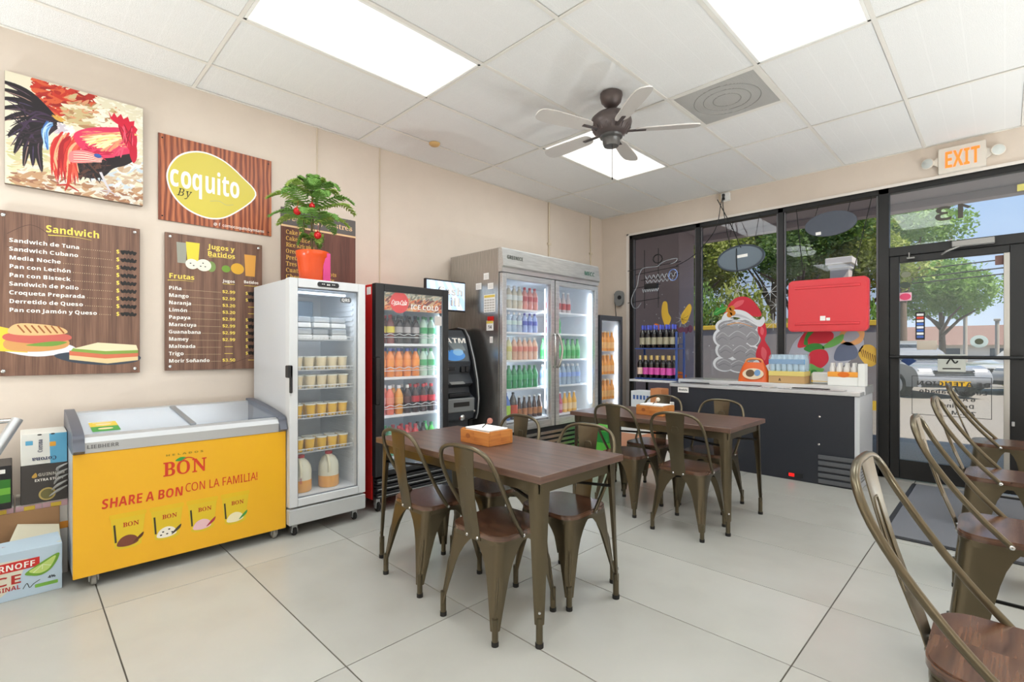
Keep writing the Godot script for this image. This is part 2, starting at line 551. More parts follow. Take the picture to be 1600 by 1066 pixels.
# ---- room -----------------------------------------------------------------------------------
func room() -> void:
	# floor: slab, dark joints, tiles laid in a straight grid
	var f := struct("floor")
	var mb := MB.new()
	mb.b2(-0.2, XR + 0.2, -0.12, -0.004, ZF - 0.15, ZB + 0.2)
	part("grout_bed", mb, M.grout, f)
	var tx := 1.29
	var tz := 0.647
	var shapes := {}
	for i in range(-2, 5):
		for k in range(-6, 11):
			var x0 := maxf(1.08 + tx * i, 0.0)
			var x1 := minf(1.08 + tx * (i + 1), XR)
			var z1 := minf(-0.305 - tz * k, ZB)
			var z0 := maxf(-0.305 - tz * (k + 1), ZF - 0.1)
			if x1 - x0 < 0.02 or z1 - z0 < 0.02: continue
			var sz := Vector3(x1 - x0 - 0.005, 0.012, z1 - z0 - 0.005)
			var key := "%.3f %.3f" % [sz.x, sz.z]
			if not shapes.has(key):
				mb = MB.new()
				mb.cbox(Vector3(0, -0.006, 0), sz, 0.0015)
				shapes[key] = mb.mesh()
			var o := part("tile", shapes[key], M["floor_tile%d" % ((i * 7 + k * 3 + 60) % 4)], f)
			o.position = Vector3((x0 + x1) / 2, 0, (z0 + z1) / 2)
	# ceiling: tiles in a metal grid, slab above
	var c := struct("ceiling")
	mb = MB.new()
	mb.b2(-0.2, XR + 0.2, CEIL + 0.12, CEIL + 0.3, ZF - 0.15, ZB + 0.2)
	part("slab", mb, M.soffit, c)
	shapes = {}
	for i in range(0, 11):
		for k in range(-4, 5):
			var x0 := maxf(0.435 + 0.66 * (i - 1), 0.0)
			var x1 := minf(0.435 + 0.66 * i, XR)
			var z1 := minf(-0.924 - 1.3293 * (k - 1), ZB)
			var z0 := maxf(-0.924 - 1.3293 * k, ZF)
			if x1 - x0 < 0.03 or z1 - z0 < 0.03: continue
			var id := Vector2i(i, k)
			if LIGHTS.has(id): continue
			var cuts := [[z0, z1]]
			if id == Vector2i(4, 3): cuts = [[z0, (z0 + z1) / 2]]
			for e in cuts:
				var sz := Vector3(x1 - x0 - 0.018, 0.016, e[1] - e[0] - 0.018)
				var key := "%.3f %.3f" % [sz.x, sz.z]
				if not shapes.has(key):
					mb = MB.new()
					mb.cbox(Vector3(0, 0.008, 0), sz, 0.003)
					shapes[key] = mb.mesh()
				var o := part("tile", shapes[key], M.ceiling_tile, c)
				o.position = Vector3((x0 + x1) / 2, CEIL + 0.003 + rng.randf() * 0.003, (e[0] + e[1]) / 2)
				o.rotation = Vector3((rng.randf() - 0.5) * 0.002, 0, (rng.randf() - 0.5) * 0.004)
	for i in range(0, 10):
		var x := 0.435 + 0.66 * i
		if x > XR: continue
		mb = MB.new()
		mb.b2(x - 0.012, x + 0.012, CEIL - 0.004, CEIL + 0.002, ZF, ZB)
		mb.b2(x - 0.003, x + 0.003, CEIL, CEIL + 0.05, ZF, ZB)
		part("grid_bar", mb, M.grid, c)
	for k in range(-3, 5):
		var z := -0.924 - 1.3293 * k
		if z < ZF + 0.03: continue
		mb = MB.new()
		mb.b2(0, XR, CEIL - 0.0035, CEIL + 0.002, z - 0.011, z + 0.011)
		mb.b2(0, XR, CEIL, CEIL + 0.04, z - 0.003, z + 0.003)
		part("grid_bar", mb, M.grid, c)
	mb = MB.new()
	mb.b2(2.415, 3.075, CEIL - 0.0035, CEIL + 0.03, -4.2475 - 0.011, -4.2475 + 0.011)
	part("grid_bar", mb, M.grid, c)
	mb = MB.new()
	mb.b2(0, 0.02, CEIL - 0.004, CEIL + 0.002, ZF, ZB)
	mb.b2(0, XR, CEIL - 0.004, CEIL + 0.002, ZF, ZF + 0.02)
	part("wall_angle", mb, M.grid, c)
	# walls
	for w in [["wall_left", -0.15, 0.0, ZF - 0.15, ZB + 0.15], ["wall_right", XR, XR + 0.15, ZF - 0.15, ZB + 0.15]]:
		var s := struct(w[0])
		mb = MB.new()
		mb.b2(w[1], w[2], 0, CEIL + 0.3, w[3], w[4])
		part("plaster", mb, M.wall, s)
	var s := struct("wall_back")
	mb = MB.new()
	mb.b2(0, XR, 0, CEIL + 0.3, ZB, ZB + 0.15)
	part("plaster", mb, M.wall, s)
	s = struct("wall_front")
	mb = MB.new()
	mb.b2(0, 0.46, 0, CEIL + 0.3, ZF - 0.15, ZF)
	part("pier", mb, M.wall, s)
	mb = MB.new()
	mb.b2(0.46, XR, 2.935, CEIL + 0.3, ZF - 0.15, ZF)
	part("header", mb, M.wall, s)
	mb = MB.new()
	mb.b2(4.62, XR, 0, 2.935, ZF - 0.15, ZF)
	part("pier", mb, M.wall, s)
	# thin white trim at the head and side of the glazing
	s = struct("trim_1")
	mb = MB.new()
	mb.b2(0.43, 4.62, 2.925, 2.955, ZF, ZF + 0.012, 0.003)
	mb.b2(0.425, 0.465, 0.0, 2.955, ZF, ZF + 0.012, 0.003)
	part("moulding", mb, mat("trim_white", rgb(226, 218, 210), 0.5), s)

const LIGHTS := {Vector2i(2, 1): 0, Vector2i(2, 3): 1, Vector2i(5, 2): 2, Vector2i(5, 0): 3, Vector2i(8, 1): 4, Vector2i(2, -1): 5, Vector2i(8, 3): 6}

func troffers() -> void:
	var lens := mat("troffer_light_lens", rgb(250, 250, 248), 0.5, 0.0, {"emit": Color(1.0, 0.985, 0.955), "power": 1.05})
	var frame := mat("troffer_frame", rgb(236, 235, 230), 0.45)
	var labels := ["fluorescent ceiling light panel nearest the rooster painting", "fluorescent ceiling light panel behind the fan", "fluorescent ceiling light panel beside the grey air vent, at the top edge", "fluorescent ceiling light panel above the camera", "fluorescent ceiling light panel over the right side of the room", "fluorescent ceiling light panel at the back left of the room", "fluorescent ceiling light panel near the door on the right"]
	for id in LIGHTS:
		var x0: float = 0.435 + 0.66 * (id.x - 1)
		var z1: float = -0.924 - 1.3293 * (id.y - 1)
		var t := thing("ceiling_light", labels[LIGHTS[id]], "ceiling light", Vector3(x0 + 0.33, CEIL - 0.004, z1 - 1.3293 / 2), 0.0, "ceiling light panels")
		var mb := MB.new()
		var w := 0.318
		var l := 0.652
		mb.b2(-w, -w + 0.02, 0.0, 0.03, -l, l, 0.002)
		mb.b2(w - 0.02, w, 0.0, 0.03, -l, l, 0.002)
		mb.b2(-w, w, 0.0, 0.03, -l, -l + 0.02, 0.002)
		mb.b2(-w, w, 0.0, 0.03, l - 0.02, l, 0.002)
		part("frame", mb, frame, t)
		mb = MB.new()
		mb.b2(-w + 0.018, w - 0.018, 0.008, 0.014, -l + 0.018, l - 0.018)
		part("light_lens", mb, lens, t)
		var a := AreaLight3D.new()
		a.name = "tube_glow"
		a.area_size = Vector2(0.58, 1.24)
		a.light_energy = TROFFER
		a.light_color = Color(0.95, 0.985, 1.0)
		a.shadow_enabled = true
		a.rotation_degrees = Vector3(-90, 0, 0)
		a.position = Vector3(0, -0.002, 0)
		t.add_child(a)
		a.set("area_range", 14.0)

# ---- window front ---------------------------------------------------------------------------
func storefront() -> void:
	var z0 := ZF - 0.11
	var z1 := ZF - 0.02
	var xs := [0.46, 1.472, 2.452, 3.41]
	var fr := struct("trim_2")
	for i in 4:
		var mb := MB.new()
		var w := 0.030 if i < 3 else 0.045
		if i == 0: mb.b2(xs[0], xs[0] + 0.05, 0, 2.935, z0, z1, 0.004)
		else: mb.b2(xs[i] - w, xs[i] + w, 0, 2.935, z0, z1, 0.004)
		part("mullion", mb, M.black_frame, fr)
	var mb := MB.new()
	mb.b2(0.46, 4.62, 2.875, 2.935, z0, z1, 0.004)
	part("head_rail", mb, M.black_frame, fr)
	mb = MB.new()
	mb.b2(0.46, 3.41, 0.0, 0.12, z0, z1, 0.004)
	part("bottom_rail", mb, M.black_frame, fr)
	mb = MB.new()
	mb.b2(3.455, 4.62, 2.235, 2.325, z0, z1, 0.004)
	part("transom_bar", mb, M.black_frame, fr)
	mb = MB.new()
	mb.b2(4.44, 4.62, 0.0, 2.935, z0, z1, 0.004)
	part("door_jamb", mb, M.black_frame, fr)
	var e := [0.51, 1.442, 1.502, 2.422, 2.482, 3.365]
	for i in 3:
		var w := struct("window_%d" % (i + 1))
		mb = MB.new()
		mb.b2(e[i * 2], e[i * 2 + 1], 0.12, 2.875, ZF - 0.068, ZF - 0.062)
		part("pane", mb, M.tint_glass, w)
		mb = MB.new()
		for x in [e[i * 2], e[i * 2 + 1] - 0.018]: mb.b2(x, x + 0.018, 0.12, 2.875, ZF - 0.06, ZF - 0.035, 0.002)
		part("glazing_bead", mb, mat("bead", rgb(96, 94, 96), 0.4, 0.4), w)
	var tr := struct("window_4")
	mb = MB.new()
	mb.b2(3.455, 4.44, 2.325, 2.875, ZF - 0.068, ZF - 0.062)
	part("pane", mb, M.clear_glass, tr)
	text(tr, "13", 0.135, Vector3(3.935, 2.60, ZF - 0.055), mat("door_number", rgb(70, 66, 60), 0.5), 0.25, {"mirror": true})
	mb = MB.new()
	mb.b2(4.36, 4.42, 2.70, 2.76, ZF - 0.06, ZF - 0.056)
	part("sticker", mb, mat("sticker_yellow", rgb(206, 196, 110), 0.6), tr)
	# door leaf
	var d := struct("door_1")
	mb = MB.new()
	mb.b2(3.458, 3.535, 0.01, 2.23, z0 + 0.02, z1 - 0.01, 0.004)
	mb.b2(4.315, 4.43, 0.01, 2.23, z0 + 0.02, z1 - 0.01, 0.004)
	mb.b2(3.535, 4.315, 2.165, 2.23, z0 + 0.02, z1 - 0.01, 0.004)
	mb.b2(3.535, 4.315, 0.01, 0.20, z0 + 0.02, z1 - 0.01, 0.004)
	part("door_frame", mb, M.black_frame, d)
	mb = MB.new()
	mb.b2(3.535, 4.315, 0.20, 2.165, ZF - 0.068, ZF - 0.062)
	part("door_glass", mb, M.clear_glass, d)
	mb = MB.new()
	mb.b2(4.275, 4.315, 0.20, 2.165, ZF - 0.10, ZF - 0.03, 0.003)
	part("door_edge", mb, mat("door_alu", rgb(176, 172, 164), 0.4, 0.5), d)
	mb = MB.new()
	mb.tube([Vector3(3.47, 1.225, ZF + 0.035), Vector3(4.40, 1.225, ZF + 0.035)], 0.016, 10)
	mb.b2(3.47, 3.50, 1.205, 1.245, ZF - 0.04, ZF + 0.04, 0.003)
	mb.b2(4.37, 4.40, 1.205, 1.245, ZF - 0.04, ZF + 0.04, 0.003)
	part("push_bar", mb, M.black_frame, d)
	mb = MB.new()
	mb.b2(3.93, 4.22, 2.255, 2.31, ZF - 0.02, ZF + 0.045, 0.006)
	mb.tube([Vector3(4.0, 2.265, ZF + 0.02), Vector3(3.90, 2.215, ZF + 0.09), Vector3(3.86, 2.20, ZF + 0.02)], 0.008, 6)
	part("door_closer", mb, mat("closer", rgb(150, 148, 144), 0.5, 0.3), d)
	mb = MB.new()
	mb.b2(3.612, 3.622, 2.20, 2.25, ZF, ZF + 0.02, 0.002)
	mb.b2(3.60, 3.66, 2.19, 2.203, ZF, ZF + 0.03, 0.002)
	part("door_hook", mb, mat("closer", rgb(150, 148, 144), 0.5, 0.3), d)
	mb = MB.new()
	mb.b2(4.325, 4.345, 0.62, 0.66, ZF - 0.03, ZF + 0.0, 0.003)
	part("latch", mb, M.alu, d)
	# stickers on the door glass
	var zs := ZF - 0.055
	var st := [[3.585, 2.045, 0.042, 0.030, rgb(120, 124, 104)], [3.58, 1.94, 0.042, 0.032, rgb(66, 76, 66)]]
	for q in st:
		var o := flat("sticker", d, ell(q[0], q[1], q[2], q[3], 20), zs, mat("st%d" % int(q[1] * 1000), q[4], 0.6))
	flat("sticker", d, rrect(3.58, 1.825, 0.10, 0.082, 0.008), zs, mat("st_pale", rgb(220, 176, 186), 0.6))
	flat("sticker", d, ell(3.58, 1.825, 0.044, 0.034, 20), zs + 0.0008, mat("st_pink", rgb(206, 66, 104), 0.6))
	flat("sticker", d, rrect(3.695, 1.53, 0.072, 0.27, 0.006), zs, M.ink_black)
	var cols := [rgb(220, 220, 220), rgb(206, 70, 50), rgb(230, 230, 230), rgb(70, 110, 190), rgb(220, 224, 230), rgb(60, 100, 180), rgb(230, 230, 226), rgb(66, 96, 170)]
	for i in 8: flat("sticker", d, rrect(3.695, 1.64 - 0.031 * i, 0.052, 0.022, 0.003), zs + 0.0008, mat("card%d" % i, cols[i], 0.6))
	flat("sticker", d, rrect(3.745, 1.34, 0.15, 0.088, 0.004), zs, mat("st_beige", rgb(186, 176, 162), 0.7))
	flat("sticker", d, PackedVector2Array([Vector2(3.545, 1.185), Vector2(3.607, 1.135), Vector2(3.667, 1.185), Vector2(3.605, 1.235)]), zs, mat("st_blue", rgb(28, 58, 110), 0.6))
	flat("sticker", d, rrect(3.925, 1.22 - 0.05 + 0.0, 0.20, 0.165, 0.006), zs, mat("st_grey", rgb(190, 192, 184), 0.7))
	brush_mark(d, [Vector2(3.89, 1.16), Vector2(3.92, 1.21), Vector2(3.95, 1.17), Vector2(3.97, 1.19)], 0.012, zs + 0.001, M.ink_black)
	brush_mark(d, [Vector2(3.86, 1.115), Vector2(3.99, 1.117)], 0.012, zs + 0.001, M.ink_black)
	flat("sticker", d, ell(4.115, 1.372, 0.062, 0.058, 24), zs, mat("st_pane", rgb(176, 190, 190), 0.4))
	flat("sticker", d, ell(4.115, 1.372, 0.030, 0.028, 20), zs + 0.0008, mat("st_olive", rgb(70, 74, 56), 0.6))
	flat("sticker", d, rrect(4.275, 2.105, 0.11, 0.085, 0.004), zs, mat("st_brown", rgb(108, 80, 74), 0.7))
	# opening hours, read from the street
	var ink := mat("hours_ink", rgb(58, 58, 58), 0.6)
	var yl := mat("hours_yellow", rgb(226, 178, 40), 0.6)
	flat("sticker", d, rrect(3.95, 0.975, 0.22, 0.045, 0.003), zs - 0.001, yl)
	text(d, "DE ATENCION", 0.042, Vector3(3.93, 0.97, zs), ink, 0.52, {"mirror": true})
	text(d, "Lunes - Sabado", 0.036, Vector3(3.93, 0.895, zs), ink, 0.48, {"mirror": true})
	text(d, "6 A.M.", 0.036, Vector3(4.0, 0.83, zs), ink, 0.18, {"mirror": true})
	text(d, "Domingo", 0.036, Vector3(3.95, 0.765, zs), ink, 0.26, {"mirror": true})
	text(d, "7 A.M.", 0.036, Vector3(4.0, 0.70, zs), ink, 0.19, {"mirror": true})
	mb = MB.new()
	for q in [[3.63, 4.20, 1.035, 1.04], [3.63, 4.20, 0.66, 0.665], [3.63, 3.635, 0.66, 1.04], [4.195, 4.20, 0.66, 1.04]]: mb.b2(q[0], q[1], q[2], q[3], zs - 0.001, zs)
	part("hours_border", mb, ink, d)
	# door mat
	var mt := thing("door_mat", "dark grey ribbed carpet mat with a black rubber rim by the glass door", "mat", Vector3(4.33, 0, -5.18))
	var nz := noise_tex(71, 0.2, [[0.2, Color(0.5, 0.5, 0.52)], [0.5, Color(0.85, 0.86, 0.88)], [0.8, Color(1, 1, 1)]], 256)
	mb = MB.new()
	mb.b2(-0.68, 0.68, 0.001, 0.008, -0.92, 0.92, 0.003)
	part("rubber_rim", mb, mat("mat_rubber", rgb(44, 45, 48), 0.7), mt)
	mb = MB.new()
	mb.b2(-0.645, 0.645, 0.006, 0.014, -0.885, 0.885, 0.003)
	part("carpet", mb, mat("mat_pile", rgb(138, 140, 145), 0.95, 0.0, {"tex": nz, "tri": 5.0}), mt)
func brush_mark(parent: Node, pts: Array, w: float, z: float, m: Material, w1 := -1.0, called := "brush_stroke") -> MeshInstance3D:
	return flat(called, parent, band(curve(pts, 5, false), w, w1 if w1 >= 0 else w), z, m)

# floor uplighters added out of view as fill to brighten the ceiling
func fill_uplighters() -> void:
	var glow := mat("fill_lamp_emitter", rgb(250, 250, 246), 0.5, 0.0, {"emit": Color(1.0, 0.99, 0.97), "power": 1.0})
	var spots := [[Vector3(5.65, 0, -0.3), "by the right wall behind the stools", 0.9], [Vector3(5.65, 0, -2.9), "halfway along the right wall", 0.8], [Vector3(5.55, 0, -5.3), "by the right wall near the door", 0.9], [Vector3(0.7, 0, 1.6), "in the back left corner", 1.25], [Vector3(3.3, 0, 2.4), "by the back wall", 1.2]]
	for s in spots:
		var t := thing("added_floor_uplighter", "added black floor lamp as ceiling fill, standing %s" % s[1], "lamp", s[0], 0.0, "added floor lamps")
		var mb := MB.new()
		mb.lathe([Vector2(0, 0), Vector2(0.17, 0), Vector2(0.18, 0.02), Vector2(0.20, 0.42), Vector2(0.215, 0.44), Vector2(0.20, 0.44), Vector2(0.19, 0.40), Vector2(0.0, 0.40)], 24)
		part("fill_lamp_can", mb, M.black_matte, t)
		mb = MB.new()
		mb.lathe([Vector2(0.188, 0.404), Vector2(0.188, 0.412), Vector2(0, 0.412)], 24)
		part("fill_lamp_lens", mb, glow, t)
		var a := AreaLight3D.new()
		a.name = "fill_lamp_glow"
		a.area_size = Vector2(0.26, 0.26)
		a.light_energy = FILL_UPLIGHT * s[2]
		a.light_color = Color(0.95, 0.985, 1.0)
		a.shadow_enabled = true
		a.rotation_degrees = Vector3(90, 0, 0)
		a.position = Vector3(0, 0.418, 0)
		t.add_child(a)
		a.set("area_range", 12.0)

# ---- outside --------------------------------------------------------------------------------
func outside() -> void:
	var asp := noise_tex(81, 0.15, [[0.2, Color(0.80, 0.79, 0.77)], [0.6, Color(1, 1, 1)]], 256)
	var g := struct("sidewalk")
	var mb := MB.new()
	mb.b2(-14, 16, -0.3, -0.02, -8.9, ZF - 0.15)
	part("concrete", mb, mat("sidewalk_concrete", rgb(150, 144, 134), 0.9, 0.0, {"tex": asp, "tri": 1.2, "world": true}), g)
	g = struct("parking_lot")
	mb = MB.new()
	mb.b2(-60, 60, -0.4, -0.12, -120, -8.9)
	part("asphalt", mb, mat("asphalt", rgb(134, 130, 124), 0.9, 0.0, {"tex": asp, "tri": 0.8, "world": true}), g)
	mb = MB.new()
	for i in 6: mb.b2(-4.0 + i * 2.9, -3.88 + i * 2.9, -0.12, -0.112, -17.5, -12.8)
	part("stall_line", mb, mat("line_paint", rgb(226, 214, 170), 0.8), g)
	# roof of the walkway in front of the shop, and its pillar
	g = struct("arcade_roof")
	mb = MB.new()
	mb.b2(-10, 14, 3.38, 3.75, -8.9, ZF - 0.15)
	mb.b2(-10, 14, 3.28, 3.95, -9.1, -8.9)
	mb.b2(-10, 14, 3.75, 4.2, -8.9, ZB)
	part("soffit", mb, M.soffit, g)
	g = struct("arcade_pillar")
	mb = MB.new()
	mb.b2(-0.75, 0.26, -0.1, 3.38, -8.75, -8.15, 0.01)
	part("pillar_shaft", mb, mat("mauve_stucco", rgb(196, 180, 184), 0.9), g)
	# grey boundary wall with a yellow coping
	var bw := thing("boundary_wall", "grey boundary wall with a yellow coping across the parking lot", "wall", Vector3(-3.6, -0.12, -14.2))
	mb = MB.new()
	mb.b2(-6.5, 5.9, 0, 1.98, -0.12, 0.12)
	part("wall_body", mb, mat("boundary_grey", rgb(150, 146, 148), 0.9), bw)
	mb = MB.new()
	mb.b2(-6.55, 5.95, 1.98, 2.10, -0.16, 0.16, 0.01)
	part("coping", mb, mat("yellow_paint", rgb(232, 196, 70), 0.7), bw)
	mb = MB.new()
	mb.b2(-6.5, 5.9, 0, 0.22, 0.121, 0.125)
	part("kerb_stripe", mb, mat("yellow_paint", rgb(232, 196, 70), 0.7), bw)
	# a white gate column
	var col := thing("gate_column", "pale stucco column with a stepped cap seen above the red sign", "column", Vector3(1.22, -0.12, -15.4))
	mb = MB.new()
	mb.b2(-0.21, 0.21, 0, 3.55, -0.21, 0.21, 0.01)
	part("shaft", mb, mat("pale_stucco", rgb(206, 196, 192), 0.9), col)
	mb = MB.new()
	mb.b2(-0.25, 0.25, 3.55, 3.65, -0.25, 0.25, 0.01)
	mb.b2(-0.30, 0.30, 3.65, 3.82, -0.30, 0.30, 0.01)
	part("cap", mb, mat("cap_white", rgb(226, 222, 220), 0.8), col)
	# trees
	var leafy := [leaf_mesh(1, 3600), leaf_mesh(2, 3600)]
	var greens := [mat("leaf_olive", rgb(128, 138, 66), 0.7, 0.0, {"back": rgb(120, 140, 50)}), mat("leaf_green", rgb(110, 140, 72), 0.7, 0.0, {"back": rgb(110, 150, 60)}), mat("leaf_deep", rgb(84, 112, 58), 0.7, 0.0, {"back": rgb(90, 120, 40)})]
	var bark := mat("bark", rgb(96, 82, 72), 0.9)
	var spots := [
		[Vector3(-9.0, 0, -18.8), 4.4, 2.3, 0, "olive tree seen behind the neon sign at the left window"],
		[Vector3(-4.6, 0, -18.2), 4.7, 2.4, 0, "olive tree left of the oval sign, behind the boundary wall"],
		[Vector3(-0.9, 0, -19.6), 5.0, 2.2, 2, "darker tree right of the oval sign, behind the boundary wall"],
		[Vector3(-2.9, 0, -23.6), 6.4, 2.6, 0, "tall olive tree seen between the two oval signs"],
		[Vector3(1.35, 0, -25.6), 6.8, 2.7, 1, "leafy green tree left of the glass door view, above the silver car"],
		[Vector3(0.3, 0, -21.4), 4.6, 2.3, 0, "olive tree above the red sign, behind the pale gate column"],
		[Vector3(2.0, 0, -33.0), 4.1, 2.2, 1, "loose green tree in the middle of the glass door view"]]
	for i in spots.size():
		var s: Array = spots[i]
		var t := thing("tree", s[4], "tree", s[0] + Vector3(0, -0.12, 0), i * 1.3, "trees beyond the parking lot")
		mb = MB.new()
		mb.tube(curve3([Vector3(0, 0, 0), Vector3(0.1, s[1] * 0.4, 0.05), Vector3(-0.05, s[1] * 0.8, 0)], 3), [0.17, 0.16, 0.15, 0.14, 0.12, 0.10, 0.08], 8)
		for k in 5:
			var a := k * 1.256
			mb.tube([Vector3(0, s[1] * 0.45 + k * 0.2, 0), Vector3(cos(a) * 0.7, s[1] * 0.68 + k * 0.1, sin(a) * 0.7), Vector3(cos(a) * 1.5, s[1] * 0.85, sin(a) * 1.5)], [0.09, 0.06, 0.02], 6)
		part("trunk", mb, bark, t)
		for k in 5:
			var a := k * 1.256 + 0.4
			var o := part("foliage", leafy[k % 2], greens[s[3]], t)
			o.scale = Vector3.ONE * s[2] * (0.62 + 0.1 * (k % 3))
			o.position = Vector3(cos(a) * s[2] * 0.5, s[1] + (k % 3 - 0.6) * 0.5, sin(a) * s[2] * 0.5)
			if k == 4: o.position = Vector3(0, s[1] + 0.9, 0)
			o.rotation = Vector3(0, a * 2.0, 0)
	# hedges
	for h in [[Vector3(3.55, 0, -25.8), 3, 0.75, 0.42, 0.5, "clipped low hedge between the two parked cars"], [Vector3(-5.3, 0, -15.9), 7, 1.25, 1.2, 1.9, "long tall green hedge behind the yellow wall coping"], [Vector3(0.75, 0, -17.0), 2, 1.2, 1.1, 1.6, "short tall hedge behind the pale gate column"], [Vector3(-0.9, 0, -25.0), 3, 0.9, 0.6, 0.7, "rounded green bush behind the silver car"]]:
		var t := thing("hedge", h[5], "hedge", h[0] + Vector3(0, -0.12, 0), 0.0, "hedges outside")
		mb = MB.new()
		for k in h[1]: mb.tube([Vector3((k - (h[1] - 1) / 2.0) * h[2], 0, 0), Vector3((k - (h[1] - 1) / 2.0) * h[2], h[4], 0)], 0.04, 6)
		part("stems", mb, bark, t)
		for k in h[1]:
			var o := part("foliage", leafy[k % 2], greens[k % 2], t)
			o.scale = Vector3(h[3], h[4] / 0.75, h[3] * 0.75)
			o.position = Vector3((k - (h[1] - 1) / 2.0) * h[2], h[4], 0)
			o.rotation.y = k * 1.7
	# house with a tiled roof
	var hs := thing("house", "low house with a brown tiled roof far behind the parked cars", "house", Vector3(3.4, -0.12, -62))
	mb = MB.new()
	mb.b2(-9, 9, 0, 1.9, -3, 3)
	part("wall_body", mb, mat("house_wall", rgb(214, 206, 192), 0.9), hs)
	mb = MB.new()
	mb.X = Transform3D(Basis(Vector3.UP, PI / 2), Vector3.ZERO)
	mb.prism(PackedVector2Array([Vector2(-3.5, 1.8), Vector2(3.5, 1.8), Vector2(0, 3.6)]), -9.3, 9.3)
	part("roof", mb, mat("roof_tile", rgb(122, 98, 90), 0.9), hs)
	for i in 5: box_part(hs, "house_window", -6.0 + i * 3.0, -4.9 + i * 3.0, 0.6, 1.5, 3.0, 3.05, mat("house_pane", rgb(70, 80, 90), 0.2), 0.0)
	# lamp posts, and the overhead line between two poles
	var pole := mat("pole_wood", rgb(150, 146, 140), 0.8)
	for p in [[Vector3(2.75, -0.12, -37), 4.6, "thin pale post in the middle of the door view"], [Vector3(4.0, -0.12, -38), 3.0, "short pale post right of the tree in the door view"]]:
		mb = MB.new()
		mb.tube([Vector3.ZERO, Vector3(0, p[1], 0)], 0.09, 8)
		mb.b2(-0.14, 0.14, p[1] - 0.02, p[1] + 0.1, -0.14, 0.14, 0.02)
		one("post", mb, pole, p[2], "post", p[0], 0.0, "posts outside")
	var ln := thing("power_line", "overhead power line of four cables crossing the view beyond the door", "power line", Vector3(-6, -0.12, -21.6))
	for s in [-1.0, 1.0]:
		mb = MB.new()
		mb.tube([Vector3(20 * s, 0, 0), Vector3(20 * s, 8.2, 0)], [0.16, 0.11], 8)
		part("utility_pole", mb, pole, ln)
	for i in 4:
		mb = MB.new()
		var pts := []
		for k in 13:
			var u := k / 12.0
			pts.append(Vector3(-20 + 40 * u, [4.07, 3.77, 3.51, 3.32][i] - sin(PI * u) * 0.35 + u * 0.9, 0))
		mb.tube(pts, 0.022 if i > 0 else 0.014, 5)
		part("cable", mb, M.cable, ln)
	var c1 := car("light silver sports utility car parked nose towards the door", rgb(128, 132, 138))
	c1.position = Vector3(1.95, -0.12, -20.6)
	c1.rotation.y = 0.62
	var c2 := car("white sports utility car parked at the right of the door view", rgb(190, 192, 194))
	c2.position = Vector3(5.15, -0.12, -23.6)
	c2.rotation.y = -0.72

func leaf_mesh(sd: int, n: int, boxy := false) -> ArrayMesh:
	var r := RandomNumberGenerator.new()
	r.seed = sd
	var mb := MB.new()
	for i in n:
		var p := Vector3(r.randf_range(-1, 1), r.randf_range(-1, 1), r.randf_range(-1, 1))
		if not boxy:
			while p.length() > 1.0 or (p.length() < 0.45 and r.randf() < 0.7):
				p = Vector3(r.randf_range(-1, 1), r.randf_range(-1, 1), r.randf_range(-1, 1))
			p *= 0.8 + 0.2 * sin(p.x * 7.0 + sd) * sin(p.z * 6.0)
			p.y *= 0.75
		var s := r.randf_range(0.035, 0.065)
		var d := Vector3(r.randf_range(-1, 1), r.randf_range(-0.7, 0.7), r.randf_range(-1, 1)).normalized()
		var u := d.cross(Vector3(r.randf_range(-1, 1), r.randf_range(-1, 1), r.randf_range(-1, 1))).normalized()
		mb.quad(p - d * s, p + u * s * 0.5, p + d * s, p - u * s * 0.5)
	return mb.mesh()

